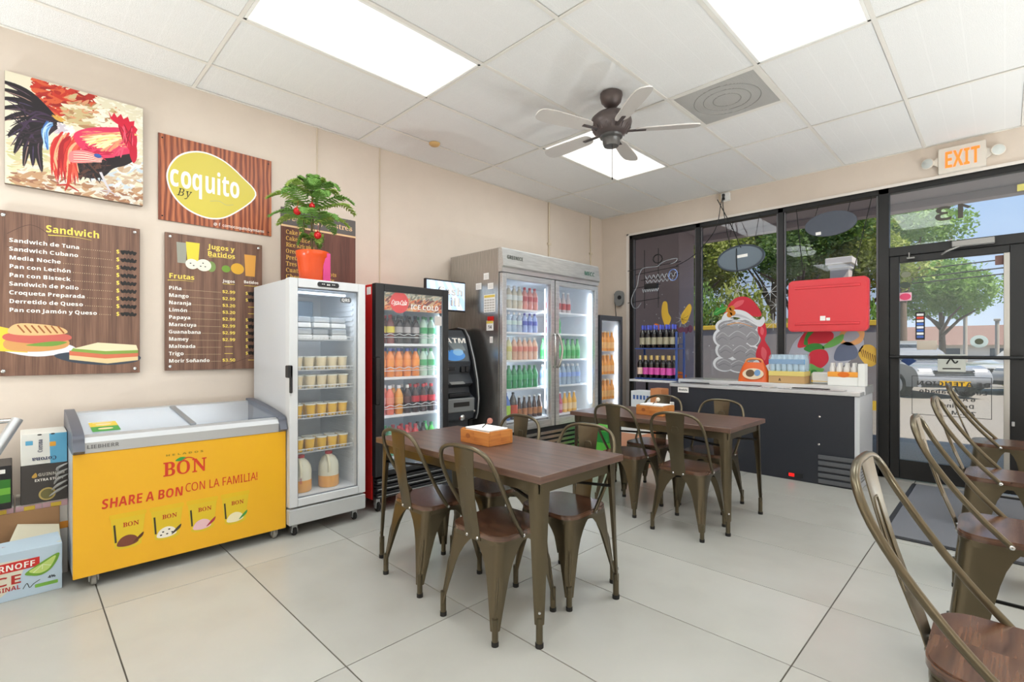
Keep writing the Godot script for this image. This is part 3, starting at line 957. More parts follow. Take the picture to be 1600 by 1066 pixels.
func car(label: String, col: Color) -> Node3D:
	var t := thing("parked_car", label, "car", Vector3.ZERO)
	var paint := mat("car_paint_%s" % col.to_html(), col, 0.25, 0.1, {"coat": 0.8})
	# side outline (x = length, nose at +), width along local x
	var low := curve([Vector2(-2.25, 0.45), Vector2(-2.3, 0.75), Vector2(-2.25, 1.0), Vector2(-1.6, 1.06), Vector2(0.6, 1.06), Vector2(1.4, 1.0), Vector2(2.05, 0.9), Vector2(2.3, 0.68), Vector2(2.28, 0.42), Vector2(1.9, 0.32), Vector2(-1.9, 0.32)], 3)
	var mb := MB.new()
	mb.X = Transform3D(Basis(Vector3.UP, -PI / 2), Vector3.ZERO)
	mb.prism(low, -0.93, 0.93, true)
	part("body", mb, paint, t)
	var secs := []
	for q in [[1.05, 0.90, 0.78, -1.95], [1.35, 0.84, 0.45, -1.85], [1.62, 0.72, 0.05, -1.70], [1.70, 0.60, -0.15, -1.55]]:
		var row := []
		for s in [[-1, 1], [1, 1], [1, -1], [-1, -1]]:
			row.append(Vector3(q[1] * s[0], q[0], q[2] if s[1] > 0 else q[3]))
		secs.append(row)
	mb = MB.new()
	for i in 3:
		for k in 4:
			var j := (k + 1) % 4
			mb.quad(secs[i][k], secs[i][j], secs[i + 1][j], secs[i + 1][k])
	mb.quad(secs[3][0], secs[3][1], secs[3][2], secs[3][3])
	part("cabin", mb, paint, t)
	var gl := mat("car_glass", rgb(38, 44, 52), 0.05)
	mb = MB.new()
	mb.quad(Vector3(-0.82, 1.08, 0.765), Vector3(0.82, 1.08, 0.765), Vector3(0.66, 1.58, 0.135), Vector3(-0.66, 1.58, 0.135))
	part("windscreen", mb, gl, t)
	mb = MB.new()
	mb.quad(Vector3(0.76, 1.12, -1.95), Vector3(-0.76, 1.12, -1.95), Vector3(-0.66, 1.55, -1.78), Vector3(0.66, 1.55, -1.78))
	part("rear_window", mb, gl, t)
	for s in [-1.0, 1.0]:
		for w in [[0.45, -0.45, 0.12, -0.45], [-0.52, -1.35, -0.52, -1.30], [-1.42, -1.75, -1.38, -1.62]]:
			mb = MB.new()
			mb.quad(Vector3(0.895 * s, 1.1, w[0]), Vector3(0.895 * s, 1.1, w[1]), Vector3(0.775 * s, 1.52, w[3]), Vector3(0.775 * s, 1.52, w[2]))
			part("side_window", mb, gl, t)
		for z in [1.42, -1.38]:
			mb = MB.new()
			mb.X = Transform3D(Basis(Vector3(0, 0, 1), PI / 2), Vector3(0.84 * s, 0.35, z))
			mb.lathe([Vector2(0, -0.11), Vector2(0.31, -0.11), Vector2(0.35, -0.08), Vector2(0.35, 0.08), Vector2(0.31, 0.11), Vector2(0, 0.11)], 18)
			var wh := part("wheel", mb, M.foot_rubber, t)
			mb = MB.new()
			mb.X = Transform3D(Basis(Vector3(0, 0, 1), PI / 2), Vector3(0.84 * s, 0.35, z))
			mb.lathe([Vector2(0.22, 0.12), Vector2(0.05, 0.13), Vector2(0, 0.13)], 12)
			mb.lathe([Vector2(0, -0.13), Vector2(0.05, -0.13), Vector2(0.22, -0.12)], 12)
			part("rim", mb, M.alu, wh)
		mb = MB.new()
		mb.b2(0.52 * s, 0.88 * s, 0.72, 0.86, 2.08, 2.24, 0.03)
		part("headlamp", mb, mat("headlamp_glass", rgb(226, 230, 234), 0.1), t)
		mb = MB.new()
		mb.b2(0.66 * s, 0.90 * s, 0.78, 1.0, -2.32, -2.2, 0.02)
		part("tail_lamp", mb, mat("tail_lamp_glass", rgb(150, 24, 24), 0.1), t)
		mb = MB.new()
		mb.cbox(Vector3(1.02 * s, 1.1, 0.5), Vector3(0.18, 0.13, 0.1), 0.03)
		part("mirror", mb, paint, t)
	mb = MB.new()
	for i in 4: mb.b2(-0.5, 0.5, 0.60 + i * 0.06, 0.635 + i * 0.06, 2.22, 2.31, 0.008)
	part("grille", mb, M.black_plastic, t)
	mb = MB.new()
	mb.b2(-0.85, 0.85, 0.33, 0.46, 2.15, 2.31, 0.02)
	part("bumper", mb, M.black_plastic, t)
	return t

# ---- cafe furniture -------------------------------------------------------------------------
# folded sheet-metal leg: two wings meeting in a rounded corner, widening upwards
func sheet_leg(mb: MB, sx: float, sz: float, foot: Vector2, top: Vector2, lv: Array, rmax: float, th := 0.003) -> void:
	var y0: float = lv[0][0]
	var y1: float = lv[-1][0]
	var O := []
	var I := []
	for q in lv:
		var t: float = (q[0] - y0) / (y1 - y0)
		var c := foot.lerp(top, t)
		var w: float = q[1]
		var r := minf(rmax, w * 0.8)
		var ro := []
		var ri := []
		for e in 2:
			var rr := r if e == 0 else maxf(r - th, 0.001)
			var off := 0.0 if e == 0 else th
			var cc := Vector2(c.x - sx * (r), c.y - sz * (r))
			var row := []
			row.append(Vector3(c.x - sx * w, q[0], c.y - sz * off))
			for k in 6:
				var a := PI / 2 * k / 5.0
				row.append(Vector3(cc.x + sx * sin(a) * rr, q[0], cc.y + sz * cos(a) * rr))
			row.append(Vector3(c.x - sx * off, q[0], c.y - sz * w))
			if e == 0: ro = row
			else: ri = row
		O.append(ro); I.append(ri)
	mb.grid(O, sx * sz > 0)
	mb.grid(I, sx * sz < 0)
	for i in lv.size() - 1:
		for k in [0, 7]:
			mb.quad(O[i][k], I[i][k], I[i + 1][k], O[i + 1][k])

func cafe_chair(called: String, label: String, S: float, lean: float, stool := false) -> Node3D:
	var t := thing(called, label, "stool" if stool else "chair")
	var f := (S - 0.02) / 0.43
	var lv := [[0.065, 0.030], [0.12, 0.040], [0.2, 0.056], [0.28, 0.074], [0.33, 0.092], [0.37, 0.115], [0.4, 0.14], [0.418, 0.163], [0.43, 0.172]]
	if stool: lv = [[0.05, 0.085], [0.12, 0.095], [0.2, 0.105], [0.28, 0.115], [0.33, 0.122], [0.37, 0.132], [0.4, 0.146], [0.42, 0.162], [0.43, 0.172]]
	for q in lv: q[0] *= f
	var fo := 0.195
	for sx in [-1.0, 1.0]:
		for sz in [-1.0, 1.0]:
			var mb := MB.new()
			var foot := Vector2(fo * sx, (0.205 if sz > 0 else -0.225))
			sheet_leg(mb, sx, sz, foot, Vector2(0.172 * sx, 0.172 * sz), lv, 0.040)
			# pressed rib down the outside corner
			var p0 := Vector3(foot.x - sx * 0.013, 0.10 * f, foot.y - sz * 0.013)
			var p1 := Vector3(lerpf(foot.x, 0.172 * sx, 0.62) - sx * 0.012, 0.29 * f, lerpf(foot.y, 0.172 * sz, 0.62) - sz * 0.012)
			mb.tube([p0, p0.lerp(p1, 0.15), p0.lerp(p1, 0.85), p1], [0.002, 0.005, 0.006, 0.002], 8)
			mb.tube([Vector3(foot.x - sx * 0.014, 0.012, foot.y - sz * 0.014), Vector3(foot.x - sx * 0.014, lv[1][0], foot.y - sz * 0.014)], 0.0145, 10)
			var lg := part("leg", mb, M.bronze, t)
			mb = MB.new()
			mb.tube([Vector3(foot.x - sx * 0.014, 0, foot.y - sz * 0.014), Vector3(foot.x - sx * 0.014, 0.02, foot.y - sz * 0.014)], 0.0165, 10)
			part("foot_cap", mb, M.foot_rubber, lg)
	var mb := MB.new()
	mb.X = Transform3D(Basis(Vector3.RIGHT, -PI / 2), Vector3.ZERO)
	mb.prism(rrect(0, 0, 0.352, 0.352, 0.06, 6), S - 0.035, S - 0.012, true)
	part("seat_frame", mb, M.bronze, t)
	mb = MB.new()
	mb.X = Transform3D(Basis(Vector3.RIGHT, -PI / 2), Vector3.ZERO)
	var so := rrect(0, 0, 0.365, 0.365, 0.085, 8)
	var si := rrect(0, 0, 0.355, 0.355, 0.080, 8)
	mb.prism(so, S - 0.012, S + 0.006, true)
	mb.prism(si, S + 0.006, S + 0.010, true)
	part("seat", mb, M.seat_wood, t)
	# back hoop
	var h := 0.412
	var side := [Vector3(0.182, S - 0.012, -0.03), Vector3(0.190, S + 0.09, -0.03 - lean * 0.33), Vector3(0.198, S + 0.20, -0.03 - lean * 0.62), Vector3(0.192, S + 0.30, -0.03 - lean * 0.84), Vector3(0.160, S + 0.375, -0.03 - lean * 0.96), Vector3(0.09, S + h - 0.006, -0.03 - lean), Vector3(0, S + h, -0.03 - lean * 1.01)]
	var pts := side.duplicate()
	for i in range(side.size() - 2, -1, -1): pts.append(Vector3(-side[i].x, side[i].y, side[i].z))
	mb = MB.new()
	mb.tube(curve3(pts, 4), 0.0105, 8)
	part("back_hoop", mb, M.bronze, t)
	# splat
	var zb := -0.178
	var zt := -0.03 - lean * 0.99
	var A := []
	var B := []
	for i in 9:
		var u := i / 8.0
		var y := lerpf(S - 0.03, S + h - 0.006, u)
		var w := lerpf(0.052, 0.070, u) - 0.006 * sin(PI * u)
		var z := lerpf(zb, zt, u) - 0.012 * sin(PI * u)
		if i == 0: z -= 0.006
		var ra := []
		var rb := []
		for k in 5:
			var s := k / 4.0 * 2.0 - 1.0
			ra.append(Vector3(s * w, y, z + 0.006 * s * s))
			rb.append(Vector3(s * w, y, z + 0.006 * s * s - 0.003))
		A.append(ra); B.append(rb)
	mb = MB.new()
	mb.grid(A, true)
	mb.grid(B)
	for i in 8:
		for k in [0, 4]: mb.quad(A[i][k], B[i][k], B[i + 1][k], A[i + 1][k])
	var sp := part("back_splat", mb, M.bronze, t)
	# pressed panel outline on the splat, on both faces
	var q := []
	for e in [[-0.024, 0.30], [-0.024, 0.74], [-0.018, 0.78], [0.018, 0.78], [0.024, 0.74], [0.024, 0.30]]:
		q.append(Vector3(e[0], lerpf(S - 0.03, S + h, e[1]), lerpf(zb, zt, e[1]) - 0.012 * sin(PI * e[1])))
	mb = MB.new()
	mb.tube(q, 0.0036, 6)
	part("pressed_line", mb, M.bronze, sp)
	# bolts
	for b in [Vector3(-0.036, S - 0.018, zb - 0.006), Vector3(0.036, S - 0.018, zb - 0.006)]:
		mb = MB.new()
		mb.X = Transform3D(Basis(Vector3.RIGHT, -PI / 2), b)
		mb.lathe([Vector2(0.008, 0), Vector2(0.008, 0.003), Vector2(0.004, 0.006), Vector2(0, 0.006)], 10)
		part("bolt", mb, M.chrome, t)
	for s in [-1.0, 1.0]:
		mb = MB.new()
		mb.X = Transform3D(Basis(Vector3(0, 0, 1), -s * PI / 2), Vector3(0.188 * s, S - 0.006, -0.034))
		mb.lathe([Vector2(0.008, 0), Vector2(0.008, 0.006), Vector2(0.004, 0.009), Vector2(0, 0.009)], 10)
		part("bolt", mb, M.chrome, t)
	# rods under the seat
	mb = MB.new()
	var ry := S - 0.06 if not stool else 0.20
	if stool:
		for s in [-1.0, 1.0]:
			mb.tube([Vector3(-0.185, ry, 0.185 * s), Vector3(0.185, ry, 0.185 * s)], 0.008, 6)
			mb.tube([Vector3(0.185 * s, ry + 0.06, -0.185), Vector3(0.185 * s, ry + 0.06, 0.185)], 0.008, 6)
		part("foot_rest", mb, M.dark_metal, t)
	else:
		mb.tube([Vector3(-0.15, ry, -0.15), Vector3(0.15, ry, 0.15)], 0.006, 6)
		mb.tube([Vector3(-0.15, ry - 0.012, 0.15), Vector3(0.15, ry - 0.012, -0.15)], 0.006, 6)
		part("cross_rod", mb, M.dark_metal, t)
	return t

func cafe_table(label: String, x0: float, x1: float, z0: float, z1: float) -> Node3D:
	var t := thing("cafe_table", label, "table", Vector3((x0 + x1) / 2, 0, (z0 + z1) / 2))
	var w := (x1 - x0) / 2
	var d := absf(z1 - z0) / 2
	var mb := MB.new()
	mb.b2(-w, w, 0.718, 0.752, -d, d, 0.003)
	part("table_top", mb, M.table_wood, t)
	mb = MB.new()
	mb.b2(-w + 0.03, w - 0.03, 0.665, 0.718, -d + 0.03, -d + 0.034)
	mb.b2(-w + 0.03, w - 0.03, 0.665, 0.718, d - 0.034, d - 0.03)
	mb.b2(-w + 0.03, -w + 0.034, 0.665, 0.718, -d + 0.03, d - 0.03)
	mb.b2(w - 0.034, w - 0.03, 0.665, 0.718, -d + 0.03, d - 0.03)
	part("apron", mb, M.bronze, t)
	var lv := [[0.10, 0.030], [0.2, 0.037], [0.35, 0.046], [0.5, 0.055], [0.6, 0.062], [0.68, 0.070], [0.718, 0.073]]
	for sx in [-1.0, 1.0]:
		for sz in [-1.0, 1.0]:
			mb = MB.new()
			var foot := Vector2((w - 0.012) * sx, (d - 0.012) * sz)
			sheet_leg(mb, sx, sz, foot, Vector2((w - 0.022) * sx, (d - 0.022) * sz), lv, 0.038)
			mb.tube([Vector3(foot.x - sx * 0.016, 0.015, foot.y - sz * 0.016), Vector3(foot.x - sx * 0.016, 0.13, foot.y - sz * 0.016)], 0.0155, 10)
			var lg := part("leg", mb, M.bronze, t)
			mb = MB.new()
			mb.tube([Vector3(foot.x - sx * 0.016, 0, foot.y - sz * 0.016), Vector3(foot.x - sx * 0.016, 0.02, foot.y - sz * 0.016)], 0.0185, 10)
			part("foot_cap", mb, M.foot_rubber, lg)
			mb = MB.new()
			mb.X = Transform3D(Basis(Vector3.UP, atan2(sx, sz)) * Basis(Vector3.RIGHT, PI / 2), Vector3(foot.x - sx * 0.008, 0.155, foot.y - sz * 0.008))
			mb.lathe([Vector2(0.007, 0), Vector2(0.006, 0.004), Vector2(0, 0.006)], 8)
			part("bolt", mb, M.chrome, lg)
	for s in [-1.0, 1.0]:
		mb = MB.new()
		mb.tube([Vector3(-w + 0.05, 0.60, -s * (d - 0.05)), Vector3(w - 0.05, 0.60 + 0.012 * s, s * (d - 0.05))], 0.008, 8)
		part("brace_rod", mb, M.dark_metal, t)
	return t

func caddy(label: String, at: Vector3, w: float, d: float, knob: Material) -> void:
	var t := thing("napkin_caddy", label, "napkin holder", at, 0.0, "wooden napkin caddies")
	var h := 0.078
	for s in [-1.0, 1.0]:
		var mb := MB.new()
		mb.b2(-w / 2, w / 2, 0, h, s * d / 2 - s * 0.012, s * d / 2, 0.002)
		part("side_board", mb, M.caddy_wood, t)
		mb = MB.new()
		mb.b2(s * w / 2 - s * 0.012, s * w / 2, 0, h + 0.004, -d / 2 + 0.0125, d / 2 - 0.0125, 0.002)
		part("end_board", mb, M.caddy_wood, t)
	var mb := MB.new()
	mb.b2(-w / 2 + 0.013, w / 2 - 0.013, 0.001, 0.01, -d / 2 + 0.013, d / 2 - 0.013)
	part("bottom_board", mb, M.caddy_wood, t)
	mb = MB.new()
	mb.X = Transform3D(Basis(), Vector3(-w * 0.22, h * 0.55, d / 2))
	mb.prism(ell(0, 0, 0.018, 0.014, 14), -0.001, 0.002)
	part("knot", mb, mat("knot_wood", rgb(150, 86, 40), 0.6), t)
	mb = MB.new()
	mb.tube([Vector3(-0.02, 0.05, d / 2 - 0.016), Vector3(0.0, h + 0.03, 0.0)], 0.003, 6)
	part("hold_down_rod", mb, M.dark_metal, t)
	mb = MB.new()
	mb.lathe([Vector2(0, -0.018), Vector2(0.012, -0.014), Vector2(0.018, 0), Vector2(0.012, 0.014), Vector2(0, 0.018)], 12, Vector3(0.02, h + 0.048, -0.01))
	mb.tube([Vector3(0.0, h + 0.03, 0.0), Vector3(0.02, h + 0.04, -0.01)], 0.003, 6)
	part("knob", mb, knob, t)
	# the stack of napkins lying inside
	var n := thing("napkin_stack", "white paper napkins lying in the %s" % ("caddy on the nearer table" if at.z > -3 else "caddy on the farther table"), "napkins", at + Vector3(0, 0.0105, 0), 0.0, "napkin stacks")
	for i in 8:
		mb = MB.new()
		var y := i * 0.0098
		mb.cbox(Vector3(rng.randf_range(-0.003, 0.003), y + 0.0048, 0), Vector3(w - 0.04, 0.0092, d - 0.036), 0.004)
		part("napkin", mb, M.white_paper, n)

func tables_and_chairs() -> void:
	cafe_table("dark wood cafe table with bronze legs in the foreground", 1.50, 2.872, -2.235, -1.58)
	cafe_table("dark wood cafe table with bronze legs in front of the black counter", 1.545, 2.945, -4.17, -3.47)
	var g := "bronze metal cafe chairs with wooden seats"
	var c := cafe_chair("cafe_chair", "bronze cafe chair, back towards us, at the left end of the foreground table", 0.445, 0.215)
	c.set_meta("group", g)
	c.position = Vector3(1.935, 0, -1.71)
	c.rotation.y = PI - 0.04
	copy(c, "bronze cafe chair nearest the camera at the foreground table, back towards us", Vector3(2.515, 0, -1.685), PI + 0.02, g)
	copy(c, "bronze cafe chair facing us at the right end of the foreground table", Vector3(2.56, 0, -2.125), 0.03, g)
	copy(c, "bronze cafe chair facing us behind the napkin caddy of the foreground table", Vector3(1.99, 0, -2.13), -0.05, g)
	copy(c, "bronze cafe chair, back towards us, at the left end of the farther table", Vector3(2.08, 0, -3.585), PI - 0.03, g)
	copy(c, "bronze cafe chair, back towards us, at the right end of the farther table", Vector3(2.65, 0, -3.465), PI + 0.03, g)
	copy(c, "bronze cafe chair behind the farther table, half hidden by its napkin caddy", Vector3(1.98, 0, -4.12), 0.02, g)
	copy(c, "bronze cafe chair behind the farther table, directly before the black counter front", Vector3(2.535, 0, -4.10), 0.0, g)
	g = "tall bronze stools with backs along the right edge"
	var s := cafe_chair("bar_stool", "tall bronze stool with back nearest the camera at the right edge", 0.605, 0.285, true)
	s.set_meta("group", g)
	s.position = Vector3(4.335, 0, -1.56)
	s.rotation.y = PI / 2
	copy(s, "second tall bronze stool from the camera at the right edge", Vector3(4.33, 0, -2.67), PI / 2 + 0.02, g)
	copy(s, "third tall bronze stool from the camera at the right edge", Vector3(4.305, 0, -3.80), PI / 2 - 0.02, g)
	copy(s, "farthest tall bronze stool, nearest the glass door", Vector3(4.29, 0.0145, -5.02), PI / 2 + 0.03, g)
	caddy("wooden napkin caddy with a pink knob on the nearer table", Vector3(2.115, 0.7525, -1.955), 0.25, 0.19, mat("knob_pink", rgb(176, 112, 98), 0.4))
	caddy("wooden napkin caddy on the table by the black counter", Vector3(2.20, 0.7525, -3.79), 0.25, 0.19, mat("knob_cream", rgb(226, 214, 196), 0.4))

# ---- bottles, cups and jugs -----------------------------------------------------------------
var shape_cache := {}
func shape(key: String, make: Callable) -> ArrayMesh:
	if not shape_cache.has(key):
		var mb := MB.new()
		make.call(mb)
		shape_cache[key] = mb.mesh()
	return shape_cache[key]
func V2(a: Array) -> Array:
	var o := []
	for i in range(0, a.size(), 2): o.append(Vector2(a[i], a[i + 1]))
	return o
const BODY := {
	"pet": [0, 0, 0.030, 0, 0.0335, 0.010, 0.0335, 0.055, 0.0305, 0.075, 0.0325, 0.09, 0.0335, 0.135, 0.029, 0.158, 0.016, 0.188, 0.0125, 0.196, 0.0125, 0.205],
	"glass": [0, 0, 0.028, 0, 0.030, 0.006, 0.030, 0.115, 0.026, 0.138, 0.0145, 0.168, 0.0125, 0.195, 0.0125, 0.215],
	"wine": [0, 0, 0.036, 0, 0.0385, 0.006, 0.0385, 0.18, 0.034, 0.205, 0.0165, 0.228, 0.0145, 0.245, 0.0145, 0.29],
	"big": [0, 0, 0.045, 0, 0.052, 0.014, 0.052, 0.17, 0.046, 0.205, 0.022, 0.262, 0.0145, 0.275, 0.0145, 0.285]}
const CAP := {"pet": [0.0148, 0.198, 0.222], "glass": [0.0145, 0.206, 0.220], "wine": [0.0158, 0.222, 0.292], "big": [0.0165, 0.280, 0.302]}
const BAND := {"pet": [0.0340, 0.083, 0.132], "glass": [0.0306, 0.03, 0.098], "wine": [0.0391, 0.045, 0.135], "big": [0.0525, 0.06, 0.165]}
func bottle(style: String, body: Material, cap: Material, band_m: Material, at: Vector3, label: String, group: String, called := "drink_bottle", k := 1.0) -> Node3D:
	var t := thing(called, label, "bottle", at, 0.0, group)
	var b: Array = CAP[style]
	var l: Array = BAND[style]
	part("bottle_body", shape("b" + style, func(mb: MB) -> void: mb.lathe(V2(BODY[style]), 14)), body, t)
	part("cap", shape("c" + style, func(mb: MB) -> void: mb.lathe([Vector2(b[0], b[1]), Vector2(b[0], b[2] - 0.002), Vector2(b[0] - 0.002, b[2]), Vector2(0, b[2])], 12)), cap, t)
	if band_m: part("label_band", shape("l" + style, func(mb: MB) -> void: mb.lathe([Vector2(l[0] - 0.0015, l[1]), Vector2(l[0], l[1] + 0.001), Vector2(l[0], l[2] - 0.001), Vector2(l[0] - 0.0015, l[2])], 14)), band_m, t)
	if k != 1.0: t.scale = Vector3.ONE * k
	return t
func liq(key: String, c: Color) -> StandardMaterial3D:
	return mat("liq_" + key, c, 0.12, 0.0, {"coat": 0.5, "coat_rough": 0.05})
func ink(key: String, c: Color) -> StandardMaterial3D:
	return mat("print_" + key, c, 0.45)
# appliances stand against the left wall and face +x: local x runs along the wall, +z is the front
func wp(o: Node3D, p: Vector3) -> Vector3: return o.transform * p
func box_part(parent: Node, called: String, x0: float, x1: float, y0: float, y1: float, z0: float, z1: float, m: Material, r := 0.003) -> MeshInstance3D:
	var mb := MB.new()
	mb.b2(x0, x1, y0, y1, z0, z1, r)
	return part(called, mb, m, parent)
func frame_part(parent: Node, called: String, x0: float, x1: float, y0: float, y1: float, l: float, r: float, b: float, t: float, z0: float, z1: float, m: Material) -> MeshInstance3D:
	var mb := MB.new()
	mb.b2(x0, x0 + l, y0, y1, z0, z1, 0.004)
	mb.b2(x1 - r, x1, y0, y1, z0, z1, 0.004)
	mb.b2(x0 + l, x1 - r, y0, y0 + b, z0, z1, 0.004)
	mb.b2(x0 + l, x1 - r, y1 - t, y1, z0, z1, 0.004)
	return part(called, mb, m, parent)
func casters(parent: Node, xs: Array, zs: Array, r := 0.032, m: Material = null) -> void:
	for x in xs:
		for z in zs:
			var mb := MB.new()
			mb.X = Transform3D(Basis(Vector3(0, 0, 1), PI / 2), Vector3(x, r, z))
			mb.lathe([Vector2(0, -0.013), Vector2(r * 0.8, -0.013), Vector2(r, -0.008), Vector2(r, 0.008), Vector2(r * 0.8, 0.013), Vector2(0, 0.013)], 14)
			var c := part("caster", mb, m if m else M.foot_rubber, parent)
			mb = MB.new()
			mb.b2(x - 0.02, x + 0.02, r * 1.15, r * 2 + 0.03, z - 0.03, z + 0.012, 0.004)
			mb.b2(x - 0.022, x - 0.016, r * 0.7, r * 1.6, z - 0.016, z + 0.016, 0.002)
			mb.b2(x + 0.016, x + 0.022, r * 0.7, r * 1.6, z - 0.016, z + 0.016, 0.002)
			part("fork", mb, M.alu, c)
# an upright cooler body, open to the front between y0 and y1
func cabinet(parent: Node, w: float, d: float, base: float, y0: float, y1: float, top: float, side: Material, inner: Material, z1: float, wall := 0.035) -> void:
	box_part(parent, "side_panel", -w / 2, -w / 2 + wall, base, top, -d, z1, side)
	box_part(parent, "side_panel", w / 2 - wall, w / 2, base, top, -d, z1, side)
	box_part(parent, "top_panel", -w / 2 + wall, w / 2 - wall, y1, top, -d, z1, side)
	box_part(parent, "base_panel", -w / 2 + wall, w / 2 - wall, base, y0, -d, z1, side)
	var mb := MB.new()
	mb.b2(-w / 2 + wall, w / 2 - wall, y0, y1, -d, -d + 0.03)
	mb.b2(-w / 2 + wall, -w / 2 + wall + 0.004, y0, y1, -d + 0.03, z1)
	mb.b2(w / 2 - wall - 0.004, w / 2 - wall, y0, y1, -d + 0.03, z1)
	mb.b2(-w / 2 + wall, w / 2 - wall, y0, y0 + 0.004, -d + 0.03, z1)
	mb.b2(-w / 2 + wall, w / 2 - wall, y1 - 0.004, y1, -d + 0.03, z1)
	part("liner", mb, inner, parent)
func wire_shelf(parent: Node, x0: float, x1: float, y: float, z0: float, z1: float, lip := 0.0) -> void:
	var mb := MB.new()
	mb.b2(x0, x1, y - 0.006, y - 0.001, z1 - 0.006, z1, 0.001)
	mb.b2(x0, x1, y - 0.006, y - 0.001, z0, z0 + 0.006, 0.001)
	var n := int((x1 - x0) / 0.026)
	for i in n + 1:
		var x := lerpf(x0 + 0.003, x1 - 0.003, float(i) / n)
		mb.b2(x - 0.0015, x + 0.0015, y - 0.004, y - 0.001, z0, z1)
		if lip > 0.0: mb.b2(x - 0.0015, x + 0.0015, y - 0.002, y + lip, z1 - 0.003, z1)
	if lip > 0.0: mb.b2(x0, x1, y + lip - 0.004, y + lip + 0.002, z1 - 0.005, z1 + 0.001, 0.001)
	part("wire_shelf", mb, M.wire, parent)
func led(parent: Node, x: float, y0: float, y1: float, z: float, aim: float, power: float, called := "led_light") -> void:
	var mb := MB.new()
	mb.b2(x - 0.009, x + 0.009, y0, y1, z - 0.004, z + 0.004, 0.002)
	part(called, mb, M.led_strip, parent)
	var a := AreaLight3D.new()
	a.name = "led_glow"
	a.area_size = Vector2(0.02, y1 - y0)
	a.light_energy = power
	a.light_color = Color(0.88, 0.94, 1.0)
	a.shadow_enabled = true
	parent.add_child(a)
	a.rotation.y = aim
	a.position = Vector3(x, (y0 + y1) / 2, z) + Vector3(-sin(aim), 0, -cos(aim)) * 0.014

func appliances() -> void:
	chest_freezer()
	cup_fridge()
	red_cooler()
	cash_machine()
	steel_fridge()
	juice_fridge()

